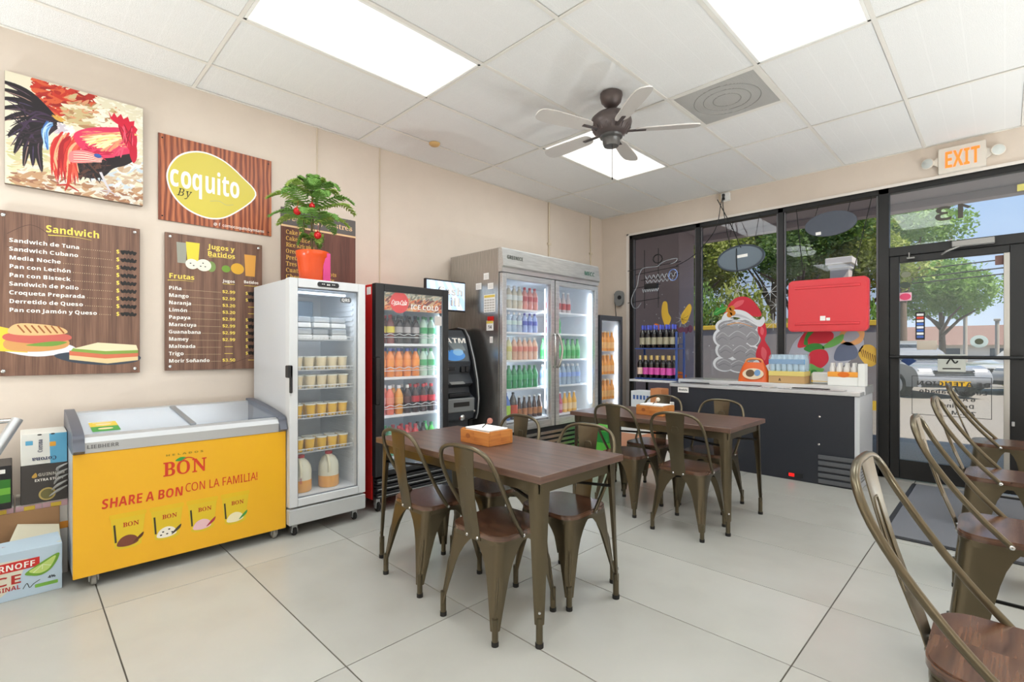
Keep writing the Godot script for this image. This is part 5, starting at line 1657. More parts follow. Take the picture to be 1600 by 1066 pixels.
func steel_fridge() -> void:
	var t := thing("steel_fridge", "tall stainless steel two-door glass fridge with papers on its side", "fridge", Vector3(0.85, 0, -4.10), PI / 2)
	var w := 1.60
	var d := 0.80
	cabinet(t, w, d, 0.10, 0.57, 2.05, 2.29, M.steel, M.inner_white, -0.05, 0.05)
	# header
	var mb := MB.new()
	mb.X = Transform3D(Basis(Vector3.UP, -PI / 2), Vector3.ZERO)
	mb.prism(PackedVector2Array([Vector2(-0.05, 2.055), Vector2(0.0, 2.055), Vector2(0.004, 2.095), Vector2(0.02, 2.11), Vector2(0.0, 2.275), Vector2(-0.012, 2.29), Vector2(-0.05, 2.29)]), -w / 2, w / 2)
	part("header", mb, M.steel_sheen, t)
	text(t, "GREENICE", 0.036, Vector3(-0.63, 2.20, 0.012), mat("badge_dark", rgb(70, 76, 66), 0.4), 0.22)
	text(t, "MECC", 0.05, Vector3(0.60, 2.175, 0.014), mat("badge_green", rgb(36, 92, 70), 0.4), 0.19)
	for e in [-1.0, 1.0]:
		var x0 := -w / 2 + 0.008 if e < 0 else 0.010
		var x1 := -0.010 if e < 0 else w / 2 - 0.008
		var dr := frame_part(t, "door", x0, x1, 0.48, 2.045, 0.058, 0.058, 0.075, 0.055, -0.045, 0.0, M.steel_sheen)
		mb = MB.new()
		mb.b2(x0 + 0.052, x1 - 0.052, 0.55, 1.995, -0.022, -0.016)
		part("glass", mb, M.cooler_glass, dr)
		mb = MB.new()
		var hx := -0.030 if e < 0 else 0.030
		mb.tube(curve3([Vector3(hx, 1.46, 0), Vector3(hx + 0.005 * e, 1.44, 0.03), Vector3(hx + 0.03 * e, 1.29, 0.05), Vector3(hx + 0.005 * e, 1.13, 0.03), Vector3(hx, 1.11, 0)], 4), 0.013, 8)
		part("handle", mb, M.steel, dr)
	box_part(t, "mullion", -0.035, 0.035, 0.57, 2.05, -0.10, -0.05, M.inner_white, 0.003)
	for i in 6: box_part(t, "louvre", -w / 2 + 0.04, w / 2 - 0.04, 0.15 + i * 0.05, 0.182 + i * 0.05, -0.03, -0.004, M.steel, 0.003)
	box_part(t, "grille_back", -w / 2 + 0.01, w / 2 - 0.01, 0.10, 0.475, -0.06, -0.035, M.black_matte, 0.0)
	casters(t, [-w / 2 + 0.08, w / 2 - 0.08], [-0.08, -0.7], 0.05)
	led(t, 0.735, 0.66, 1.96, -0.062, -0.5, 0.32)
	led(t, -0.05, 0.66, 1.96, -0.105, -0.6, 0.32)
	led(t, 0.05, 0.66, 1.96, -0.105, 0.6, 0.25)
	var ys := [1.72, 1.478, 1.190, 0.895, 0.5755]
	for i in 4:
		for e in [[-0.742, -0.04], [0.04, 0.742]]:
			box_part(t, "shelf", e[0], e[1], ys[i] - 0.02, ys[i], -0.70, -0.13, mat("shelf_white", rgb(236, 238, 240), 0.35), 0.003)
	# what stands in it
	var blk := ink("cap_black", rgb(30, 28, 30))
	var wht := ink("cap_white", rgb(236, 234, 230))
	var redc := ink("cap_red", rgb(190, 34, 44))
	var grn := ink("cap_green", rgb(40, 132, 74))
	var blu := ink("cap_blue", rgb(60, 74, 160))
	var water := mat("liq_water", rgb(196, 216, 236), 0.1, 0.0, {"alpha": 0.6})
	var L := [
		[["pale herbal tea", liq("paletea", rgb(214, 206, 186)), wht, ink("pale_band", rgb(226, 232, 230)), 5, "pet"], ["rose water", liq("rosewater", rgb(216, 140, 130)), redc, ink("rose_band", rgb(190, 70, 66)), 3, "pet"]],
		[["clear sparkling water", water, wht, ink("clear_band", rgb(206, 226, 222)), 5, "pet"], ["blue mineral water", liq("bluewater", rgb(150, 176, 226)), blu, ink("blue_band", rgb(70, 100, 190)), 3, "pet"]],
		[["lemon water", liq("lemonwater", rgb(216, 214, 170)), wht, ink("lemon_band", rgb(206, 200, 120)), 3, "pet"], ["peach water", liq("peachwater", rgb(222, 176, 150)), wht, ink("peach_band", rgb(214, 130, 110)), 5, "pet"]],
		[["golden malt", liq("malt", rgb(206, 170, 90)), wht, ink("malt_band", rgb(226, 206, 140)), 2, "glass"], ["emerald soda", liq("emerald", rgb(40, 150, 84)), grn, ink("emerald_band", rgb(60, 170, 100)), 6, "pet"]],
		[["large blue and lime sports drink", liq("lime", rgb(70, 110, 190)), blu, ink("lime_band", rgb(170, 214, 70)), 2, "big"], ["large tomato drink", liq("tomato", rgb(70, 60, 50)), blk, ink("tomato_band", rgb(206, 80, 40)), 1, "big"], ["brown beer", liq("brownbeer", rgb(70, 38, 22)), wht, ink("beer_band", rgb(170, 110, 60)), 5, "glass"]]]
	var R := [
		[["clear soda with red label", liq("clearred", rgb(206, 190, 190)), wht, ink("rose_band", rgb(190, 70, 66)), 5, "glass"]],
		[["red cola", liq("redcola", rgb(170, 30, 50)), redc, ink("redcola_band", rgb(214, 214, 214)), 2, "pet"], ["tall green soda", liq("tallgreen", rgb(60, 160, 80)), grn, null, 1, "pet"]],
		[["green glass soda", liq("greenglass", rgb(120, 196, 130)), grn, ink("greenglass_band", rgb(60, 176, 90)), 7, "glass"]],
		[["clear spring water", water, wht, ink("spring_band", rgb(140, 166, 220)), 7, "pet"]],
		[["dark juice", liq("darkjuice", rgb(56, 40, 46)), blk, ink("darkjuice_band", rgb(206, 200, 200)), 1, "big"], ["raspberry juice", liq("raspberry", rgb(176, 50, 84)), wht, ink("raspberry_band", rgb(214, 160, 170)), 2, "glass"], ["golden juice", liq("goldjuice", rgb(236, 176, 60)), wht, ink("goldjuice_band", rgb(236, 206, 150)), 3, "glass"]]]
	var sh := ["top shelf", "second shelf", "third shelf", "fourth shelf", "bottom"]
	for side in 2:
		var set_: Array = [L, R][side]
		for s in 5:
			var i := 0
			var run := 0.0
			for q in set_[s]:
				for c in q[4]:
					for dp in (2 if s == 2 or s == 3 else 1):
						var x := (-0.695 if side == 0 else 0.085) + run + (0.014 if q[5] == "big" else 0.0)
						bottle(q[5], q[1], q[2], q[3], wp(t, Vector3(x, ys[s] + 0.0005, -0.175 - dp * 0.08)), "%s bottle at the %s, %s door of the steel fridge" % [q[0], sh[s], ["left", "right"][side]], "%s bottles behind the %s door of the steel fridge" % [q[0], ["left", "right"][side]], "drink_bottle", 0.92 if q[5] == "big" or s == 1 else 1.06)
					i += 1
					run += (0.104 if q[5] == "big" else 0.079) + (0.009 if side == 1 else 0.0)
	# papers held to the side by magnets
	var notes := [[0.627, 2.027, 0.075, 0.065, "small white note highest on the steel fridge side"], [0.513, 1.937, 0.085, 0.065, "white note left of a pair on the steel fridge side"], [0.69, 1.925, 0.08, 0.06, "white note right of a pair on the steel fridge side"], [0.675, 1.755, 0.165, 0.175, "yellow-headed price sheet on the steel fridge side"], [0.69, 1.60, 0.09, 0.05, "red tag under the price sheet on the steel fridge side"], [0.68, 1.535, 0.10, 0.10, "calendar card with a large number on the steel fridge side"], [0.70, 1.395, 0.042, 0.062, "tiny white sticker low on the steel fridge side"]]
	var pz := -3.298
	for i in notes.size():
		var n: Array = notes[i]
		var o := thing("note", n[4], "note", Vector3(n[0], n[1] - n[3] / 2, pz), 0.0, "papers on the steel fridge side")
		box_part(o, "sheet", -n[2] / 2, n[2] / 2, 0, n[3], 0.0, 0.0015, M.white_paper if i != 4 else M.red, 0.0)
		if i == 3:
			box_part(o, "heading", -n[2] / 2 + 0.006, n[2] / 2 - 0.006, n[3] - 0.03, n[3] - 0.006, 0.0015, 0.002, mat("note_yellow", rgb(228, 200, 90), 0.6), 0.0)
			for r in 5:
				for c in 4: box_part(o, "printed_cell", -n[2] / 2 + 0.008 + c * 0.038, -n[2] / 2 + 0.04 + c * 0.038, 0.008 + r * 0.026, 0.024 + r * 0.026, 0.0015, 0.0019, mat("note_grey", rgb(196, 190, 180), 0.7), 0.0)
		elif i == 5:
			box_part(o, "heading", -0.048, 0.048, 0.07, 0.096, 0.0015, 0.002, mat("note_yellow", rgb(228, 200, 90), 0.6), 0.0)
			text(o, "14", 0.034, Vector3(0, 0.036, 0.002), M.ink_black, 0.05)
		elif i != 4:
			for r in 3: box_part(o, "printed_line", -n[2] * 0.36, n[2] * 0.36, n[3] * (0.22 + 0.22 * r), n[3] * (0.29 + 0.22 * r), 0.0015, 0.0019, mat("note_grey", rgb(196, 190, 180), 0.7), 0.0)

func juice_fridge() -> void:
	var t := thing("juice_fridge", "narrow black glass-door fridge of orange soda beside the window corner", "fridge", Vector3(0.80, 0, -5.255), PI / 2)
	var w := 0.50
	cabinet(t, w, 0.60, 0.05, 0.14, 1.66, 1.715, M.black_matte, M.inner_white, -0.04, 0.03)
	frame_part(t, "door_frame", -w / 2, w / 2, 0.06, 1.72, 0.04, 0.045, 0.06, 0.05, -0.038, 0.0, mat("graphite", rgb(74, 76, 82), 0.4, 0.3))
	box_part(t, "door_glass", -w / 2 + 0.036, w / 2 - 0.04, 0.12, 1.672, -0.016, -0.011, M.cooler_glass, 0.0)
	led(t, -0.19, 0.3, 1.6, -0.05, 0.4, 0.14)
	led(t, 0.19, 0.3, 1.6, -0.05, -0.4, 0.10)
	casters(t, [-w / 2 + 0.05, w / 2 - 0.05], [-0.05, -0.5], 0.02)
	var ys := [1.278, 0.985, 0.668, 0.36]
	for y in ys: wire_shelf(t, -w / 2 + 0.034, w / 2 - 0.034, y, -0.55, -0.05, 0.0)
	var sh := ["top shelf", "second shelf", "third shelf", "lowest shelf"]
	var m := liq("fizzorange", rgb(244, 160, 40))
	var c := ink("cap_orange", rgb(236, 220, 190))
	for s in 4:
		for i in 5:
			for d in 2:
				bottle("glass", m, c, ink("fizz_band", rgb(246, 190, 110)), wp(t, Vector3(-0.165 + i * 0.078, ys[s] + 0.0005, -0.10 - d * 0.075)), "orange soda glass bottle on the %s of the black fridge" % sh[s], "orange bottles on the %s of the black fridge" % sh[s], "soda_bottle", 1.15)

# ---- signs on the left wall -----------------------------------------------------------------
func upright_wood(sd: int, ramp: Array, rings: float, fine: float) -> ImageTexture:
	var im := wood_tex(sd, ramp, 512, 512, rings, fine, 0.5).get_image()
	im.rotate_90(CLOCKWISE)
	return ImageTexture.create_from_image(im)
# a board hung on the left wall; its local x runs along -z of the room, y = 0 at its lower edge
func board(called: String, label: String, category: String, zc: float, w: float, y0: float, y1: float, th: float, face: Material, edge: Material) -> Node3D:
	var t := thing(called, label, category, Vector3(0.004, y0, zc), PI / 2)
	var h := y1 - y0
	box_part(t, "panel", -w / 2, w / 2, 0, h, 0.0, th, edge, 0.002)
	var mb := MB.new()
	mb.quad(Vector3(-w / 2 + 0.001, 0.001, th + 0.0004), Vector3(w / 2 - 0.001, 0.001, th + 0.0004), Vector3(w / 2 - 0.001, h - 0.001, th + 0.0004), Vector3(-w / 2 + 0.001, h - 0.001, th + 0.0004))
	part("printed_face", mb, face, t)
	return t
func studs(t: Node3D, w: float, h: float, th: float) -> void:
	for sx in [-1.0, 1.0]:
		for y in [0.03, h - 0.03]:
			var mb := MB.new()
			mb.X = Transform3D(Basis(Vector3.RIGHT, PI / 2), Vector3(sx * (w / 2 - 0.03), y, th))
			mb.lathe([Vector2(0.011, 0), Vector2(0.011, 0.012), Vector2(0.008, 0.015), Vector2(0, 0.015)], 12)
			part("stud", mb, M.chrome, t)
func scribble(t: Node, x: float, y: float, w: float, h: float, z: float, sd: int) -> void:
	var r := RandomNumberGenerator.new()
	r.seed = sd
	var pts := []
	for i in 9: pts.append(Vector2(x - w / 2 + w * i / 8.0, y + (h / 2 if i % 2 == 0 else -h / 2) * r.randf_range(0.6, 1.0)))
	brush_mark(t, pts, h * 0.42, z, M.ink_black, -1.0, "marker_scribble")
	var q := []
	for i in 6: q.append(Vector2(x - w / 2 + w * i / 5.0, y + r.randf_range(-0.25, 0.25) * h))
	brush_mark(t, q, h * 0.62, z + 0.0003, M.ink_black, -1.0, "marker_scribble")

func wall_signs() -> void:
	rooster()
	logo_board()
	sandwich_menu()
	juice_menu()
	dessert_menu()

func rooster() -> void:
	var im := Image.create(640, 640, false, Image.FORMAT_RGB8)
	im.fill(rgb(222, 214, 190))
	var r := RandomNumberGenerator.new()
	r.seed = 12
	# loose strokes of the background
	var zones := [
		[0.15, 0.62, 0.0, 0.30, [rgb(150, 30, 24), rgb(190, 50, 34), rgb(206, 90, 54), rgb(170, 40, 30)], 260],
		[0.36, 0.72, 0.10, 0.34, [rgb(196, 176, 130), rgb(226, 216, 190), rgb(170, 130, 90), rgb(208, 150, 110)], 160],
		[0.60, 1.0, 0.0, 0.55, [rgb(232, 226, 206), rgb(222, 214, 186), rgb(238, 232, 216)], 200],
		[0.0, 0.36, 0.55, 1.0, [rgb(214, 206, 170), rgb(196, 190, 140), rgb(226, 220, 196), rgb(206, 190, 150)], 180],
		[0.55, 1.0, 0.55, 0.98, [rgb(206, 190, 164), rgb(190, 160, 132), rgb(226, 226, 220), rgb(196, 206, 214), rgb(200, 176, 150)], 200],
		[0.0, 1.0, 0.86, 1.0, [rgb(186, 146, 110), rgb(206, 186, 160), rgb(214, 210, 200), rgb(166, 122, 90), rgb(150, 104, 80)], 170]]
	for z in zones:
		for i in z[5]:
			var p := Vector2(r.randf_range(z[0], z[1]), r.randf_range(z[2], z[3]))
			var d := Vector2.from_angle(r.randf_range(-0.9, 0.5)) * r.randf_range(0.05, 0.13)
			brush(im, [p, p + d * 0.5 + Vector2(0, 0.01), p + d], 0.006, 0.004, z[4][r.randi() % z[4].size()], r.randf_range(0.016, 0.040))
	# tail
	var tips := [Vector2(-0.02, 0.10), Vector2(-0.02, 0.17), Vector2(-0.02, 0.25), Vector2(-0.02, 0.34), Vector2(-0.02, 0.45), Vector2(0.02, 0.58), Vector2(0.06, 0.72), Vector2(0.12, 0.82), Vector2(0.18, 0.80), Vector2(0.24, 0.84)]
	for i in tips.size():
		var q: Vector2 = tips[i]
		var mid := Vector2(0.16, 0.16 + i * 0.045) if i < 5 else Vector2(0.14 + (i - 5) * 0.02, 0.44 + (i - 5) * 0.03)
		brush(im, [Vector2(0.37, 0.36), mid, q], 0.02, 0.012, rgb(28, 20, 26), 0.062)
		brush(im, [Vector2(0.34, 0.37), mid + Vector2(0.0, 0.012), q + Vector2(0.0, 0.015)], 0.004, 0.003, [rgb(92, 70, 84), rgb(150, 120, 110), rgb(70, 56, 90)][i % 3], 0.009)
	for i in 26: brush(im, [Vector2(0.33 + r.randf() * 0.06, 0.30 + r.randf() * 0.1), Vector2(0.2, 0.3 + r.randf() * 0.3), Vector2(r.randf() * 0.12, 0.2 + r.randf() * 0.5)], 0.006, 0.002, [rgb(20, 14, 20), rgb(44, 30, 40), rgb(60, 40, 66)][i % 3], 0.016)
	for i in 10: brush(im, [Vector2(0.30 + r.randf() * 0.06, 0.28 + r.randf() * 0.05), Vector2(0.36 + r.randf() * 0.05, 0.30 + r.randf() * 0.04)], 0.004, 0.004, rgb(206, 160, 70), 0.012)
	# black breast and belly
	fill(im, curve([Vector2(0.48, 0.60), Vector2(0.66, 0.56), Vector2(0.80, 0.50), Vector2(0.91, 0.46), Vector2(0.93, 0.54), Vector2(0.86, 0.62), Vector2(0.76, 0.68), Vector2(0.68, 0.78), Vector2(0.56, 0.82), Vector2(0.46, 0.76)], 6), rgb(30, 20, 24))
	for i in 40: brush(im, [Vector2(r.randf_range(0.50, 0.75), r.randf_range(0.58, 0.74)), Vector2(r.randf_range(0.45, 0.7), r.randf_range(0.70, 0.86))], 0.006, 0.002, [rgb(26, 18, 20), rgb(50, 34, 36), rgb(84, 50, 40)][i % 3], 0.016)
	# white back, blue wing edge
	for i in 24: brush(im, [Vector2(0.34 + r.randf() * 0.12, 0.34 + r.randf() * 0.05), Vector2(0.36 + r.randf() * 0.1, 0.40), Vector2(0.32 + r.randf() * 0.1, 0.46)], 0.01, 0.004, [rgb(226, 220, 214), rgb(196, 186, 196), rgb(240, 236, 228)][i % 3], 0.03)
	for i in 18: brush(im, [Vector2(0.27 + r.randf() * 0.05, 0.36 + r.randf() * 0.04), Vector2(0.24 + r.randf() * 0.05, 0.46), Vector2(0.26 + r.randf() * 0.03, 0.58 + r.randf() * 0.06)], 0.006, 0.004, [rgb(90, 146, 206), rgb(60, 100, 170), rgb(176, 206, 226)][i % 3], 0.014)
	# red saddle feathers
	for i in 46:
		var x := 0.30 + r.randf() * 0.18
		brush(im, [Vector2(x + 0.06, 0.42 + r.randf() * 0.08), Vector2(x, 0.56 + r.randf() * 0.1), Vector2(x - 0.02 + r.randf() * 0.06, 0.76 + r.randf() * 0.16)], 0.012, 0.003, [rgb(196, 44, 44), rgb(222, 90, 70), rgb(160, 26, 34), rgb(240, 170, 130), rgb(206, 60, 50)][i % 5], 0.024)
	# neck hackle: pink edge, cream middle
	fill(im, curve([Vector2(0.46, 0.44), Vector2(0.56, 0.34), Vector2(0.72, 0.28), Vector2(0.84, 0.26), Vector2(0.92, 0.34), Vector2(0.93, 0.46), Vector2(0.84, 0.52), Vector2(0.70, 0.58), Vector2(0.54, 0.57)], 6), rgb(214, 52, 92))
	for i in 90:
		var a := r.randf()
		var p := Vector2(0.84, 0.36) + Vector2(r.randf_range(-0.04, 0.04), r.randf_range(-0.06, 0.08))
		var e := Vector2(0.49 + 0.27 * a * a, 0.37 + 0.21 * sqrt(a)) + Vector2(r.randf() * 0.1, r.randf() * -0.03)
		brush(im, [p, p.lerp(e, 0.5) + Vector2(0, -0.02), e], 0.008, 0.003, [rgb(240, 214, 140), rgb(246, 226, 176), rgb(236, 150, 110), rgb(226, 84, 110), rgb(214, 60, 96)][mini(4, int(absf(a - 0.45) * 7.0) + (i % 2))], 0.016)
	for i in 30: brush(im, [Vector2(r.randf_range(0.52, 0.82), r.randf_range(0.50, 0.56)), Vector2(r.randf_range(0.48, 0.74), r.randf_range(0.56, 0.62))], 0.005, 0.002, [rgb(226, 60, 96), rgb(190, 30, 66)][i % 2], 0.014)
	# wing tip
	fill(im, curve([Vector2(0.44, 0.60), Vector2(0.56, 0.56), Vector2(0.68, 0.60), Vector2(0.60, 0.66), Vector2(0.44, 0.70)], 6), rgb(226, 130, 130))
	for i in 12: brush(im, [Vector2(0.46, 0.60 + i * 0.008), Vector2(0.56, 0.585 + i * 0.007), Vector2(0.67, 0.61 + i * 0.003)], 0.004, 0.002, [rgb(240, 214, 200), rgb(206, 60, 80), rgb(232, 190, 170)][i % 3], 0.007)
	fill(im, ell(0.64, 0.585, 0.03, 0.02, 12), rgb(50, 90, 160))
	# head, comb and wattles
	fill(im, curve([Vector2(0.80, 0.22), Vector2(0.88, 0.20), Vector2(0.94, 0.26), Vector2(0.95, 0.38), Vector2(0.92, 0.48), Vector2(0.86, 0.42), Vector2(0.82, 0.32)], 6), rgb(200, 26, 60))
	fill(im, PackedVector2Array([Vector2(0.72, 0.12), Vector2(0.745, 0.17), Vector2(0.765, 0.12), Vector2(0.79, 0.16), Vector2(0.82, 0.115), Vector2(0.84, 0.16), Vector2(0.875, 0.125), Vector2(0.89, 0.17), Vector2(0.93, 0.15), Vector2(0.925, 0.20), Vector2(0.955, 0.23), Vector2(0.94, 0.27), Vector2(0.86, 0.25), Vector2(0.78, 0.22), Vector2(0.74, 0.19)]), rgb(206, 22, 56))
	fill(im, curve([Vector2(0.90, 0.40), Vector2(0.945, 0.40), Vector2(0.95, 0.52), Vector2(0.92, 0.58), Vector2(0.89, 0.50)], 5), rgb(190, 20, 50))
	fill(im, PackedVector2Array([Vector2(0.93, 0.275), Vector2(0.965, 0.285), Vector2(0.93, 0.30)]), rgb(226, 190, 120))
	fill(im, ell(0.89, 0.275, 0.010, 0.009, 10), rgb(30, 20, 20))
	for i in 14: brush(im, [Vector2(r.randf_range(0.80, 0.92), r.randf_range(0.20, 0.30)), Vector2(r.randf_range(0.82, 0.94), r.randf_range(0.28, 0.44))], 0.004, 0.002, [rgb(236, 90, 110), rgb(150, 10, 40)][i % 2], 0.010)
	# feet
	brush(im, [Vector2(0.66, 0.74), Vector2(0.70, 0.84), Vector2(0.74, 0.92)], 0.022, 0.018, rgb(206, 200, 206))
	for q in [Vector2(0.80, 0.95), Vector2(0.70, 0.965), Vector2(0.66, 0.92)]: brush(im, [Vector2(0.73, 0.91), q], 0.016, 0.006, rgb(190, 176, 180))
	brush(im, [Vector2(0.44, 0.72), Vector2(0.43, 0.84), Vector2(0.42, 0.93)], 0.03, 0.02, rgb(196, 60, 44))
	for q in [Vector2(0.50, 0.965), Vector2(0.40, 0.98), Vector2(0.34, 0.94)]: brush(im, [Vector2(0.42, 0.92), q], 0.02, 0.008, rgb(176, 44, 34))
	im.resize(300, 300, Image.INTERPOLATE_LANCZOS)
	im.resize(640, 640, Image.INTERPOLATE_CUBIC)
	var t := board("rooster_painting", "canvas painting of a red and black rooster, high on the left wall", "painting", -0.281, 0.672, 2.298, 2.975, 0.035, mat("rooster_canvas", Color.WHITE, 0.6, 0.0, {"tex": ImageTexture.create_from_image(im)}), mat("canvas_edge", rgb(110, 92, 76), 0.7))

func logo_board() -> void:
	var tx := upright_wood(51, [[0.0, rgb(84, 34, 20)], [0.4, rgb(140, 70, 42)], [0.7, rgb(176, 100, 62)], [1.0, rgb(206, 132, 84)]], 22.0, 0.45)
	var t := board("logo_board", "wood-print logo board with a yellow teardrop", "sign", -1.092, 0.768, 2.228, 2.848, 0.008, mat("logo_wood", Color.WHITE, 0.45, 0.0, {"tex": tx}), M.board_edge)
	var z := 0.0092
	var o := Vector2(0, -2.228)
	var drop := curve([Vector2(0.268, 2.54), Vector2(0.16, 2.67), Vector2(0.02, 2.765), Vector2(-0.13, 2.785), Vector2(-0.265, 2.715), Vector2(-0.335, 2.57), Vector2(-0.30, 2.42), Vector2(-0.19, 2.32), Vector2(-0.04, 2.29), Vector2(0.10, 2.355)], 6)
	var a := PackedVector2Array()
	var b := PackedVector2Array()
	var c := Vector2(-0.06, 2.535)
	for p in drop:
		a.append(p + o)
		b.append(c + (p - c) * Vector2(0.965, 0.955) + o)
	flat("teardrop_rim", t, a, z, M.ink_white)
	flat("teardrop", t, b, z + 0.0007, mat("drop_yellow", rgb(206, 190, 74), 0.45))
	text(t, "coquito", 0.165, Vector3(-0.085, 2.566, z + 0.001) + Vector3(0, o.y, 0), M.ink_white, 0.455, {"step": 1.0})
	text(t, "By", 0.055, Vector3(-0.225, 2.452, z + 0.001) + Vector3(0, o.y, 0), M.ink_black, 0.085, {"font": "Droid Serif", "weight": 400, "slant": 0.25})
	brush_mark(t, [Vector2(-0.06, 2.425) + o, Vector2(0.0, 2.437) + o, Vector2(0.05, 2.418) + o, Vector2(0.10, 2.43) + o], 0.006, z + 0.0012, mat("faded_ink", rgb(186, 178, 110), 0.6))
	text(t, "@ f  comocoquitobymiami", 0.022, Vector3(0.145, 2.258, z) + Vector3(0, o.y, 0), M.ink_white, 0.36, {"weight": 400})
	for q in [Vector2(-0.36, 0.59), Vector2(0.36, 0.59), Vector2(-0.36, 0.03), Vector2(0.36, 0.03)]:
		var mb := MB.new()
		mb.X = Transform3D(Basis(Vector3.RIGHT, PI / 2), Vector3(q.x, q.y, 0.008))
		mb.lathe([Vector2(0.006, 0), Vector2(0.005, 0.003), Vector2(0, 0.004)], 8)
		part("screw", mb, M.dark_metal, t)

func menu_wood() -> ImageTexture:
	return upright_wood(52, [[0.0, rgb(84, 58, 48)], [0.5, rgb(116, 84, 68)], [1.0, rgb(146, 110, 90)]], 9.0, 0.7)
# ghosted chalk drawings in the print
func chalk(t: Node, pts: Array, z: float) -> void:
	brush_mark(t, pts, 0.003, z, mat("chalk_brown", rgb(78, 54, 46), 0.6))

func sandwich_menu() -> void:
	M["menu_wood"] = null
	M.erase("menu_wood")
	var t := board("sandwich_menu", "wood-print sandwich menu board with pictures of two sandwiches", "menu board", -0.255, 0.692, 1.138, 2.136, 0.012, mat("menu_wood", Color.WHITE, 0.4, 0.0, {"tex": menu_wood()}), M.board_edge)
	t.position.x = 0.014
	var z := 0.0128
	var Y := func(y: float) -> float: return y - 1.138
	studs(t, 0.692, 0.998, 0.012)
	text(t, "Sandwich", 0.045, Vector3(0.0, Y.call(2.058), z), M.ink_yellow, 0.255)
	brush_mark(t, [Vector2(-0.12, Y.call(2.018)), Vector2(0.0, Y.call(2.026)), Vector2(0.09, Y.call(2.018))], 0.005, z + 0.0005, M.ink_yellow, 0.001)
	var rows := [["Sandwich de Tuna", 0.318], ["Sandwich Cubano", 0.313], ["Media Noche", 0.228], ["Pan con Lechón", 0.275], ["Pan con Bisteck", 0.275], ["Sandwich de Pollo", 0.315], ["Croqueta Preparada", 0.345], ["Derretido de Queso", 0.335], ["Pan con Jamón y Queso", 0.405]]
	for i in 9:
		var y: float = Y.call(1.962 - i * 0.0528)
		text(t, rows[i][0], 0.024, Vector3(-0.292, y, z), M.ink_white, rows[i][1], {"align": 0})
		var x0: float = -0.292 + rows[i][1] + 0.015
		var mb := MB.new()
		var n := int((0.205 - x0) / 0.011)
		for k in n: mb.b2(x0 + k * 0.011, x0 + k * 0.011 + 0.004, y - 0.009, y - 0.0055, z - 0.0004, z + 0.0006)
		part("dotted_leader", mb, mat("leader", rgb(206, 186, 150), 0.6), t)
		text(t, "$", 0.028, Vector3(0.225, y, z), M.ink_yellow, 0.016)
		scribble(t, 0.283, y, 0.082, 0.026, z + 0.0006, 100 + i)
	# ghost drawings
	chalk(t, [Vector2(-0.30, 0.86), Vector2(-0.20, 0.93), Vector2(-0.12, 0.88), Vector2(-0.14, 0.80), Vector2(-0.30, 0.78)], z)
	chalk(t, [Vector2(-0.02, 0.72), Vector2(0.05, 0.78), Vector2(0.14, 0.72), Vector2(0.06, 0.66), Vector2(-0.02, 0.72)], z)
	chalk(t, [Vector2(-0.28, 0.12), Vector2(-0.05, 0.06), Vector2(0.05, 0.04), Vector2(-0.28, 0.06)], z)
	# the two sandwiches
	sandwich_print(t, z)

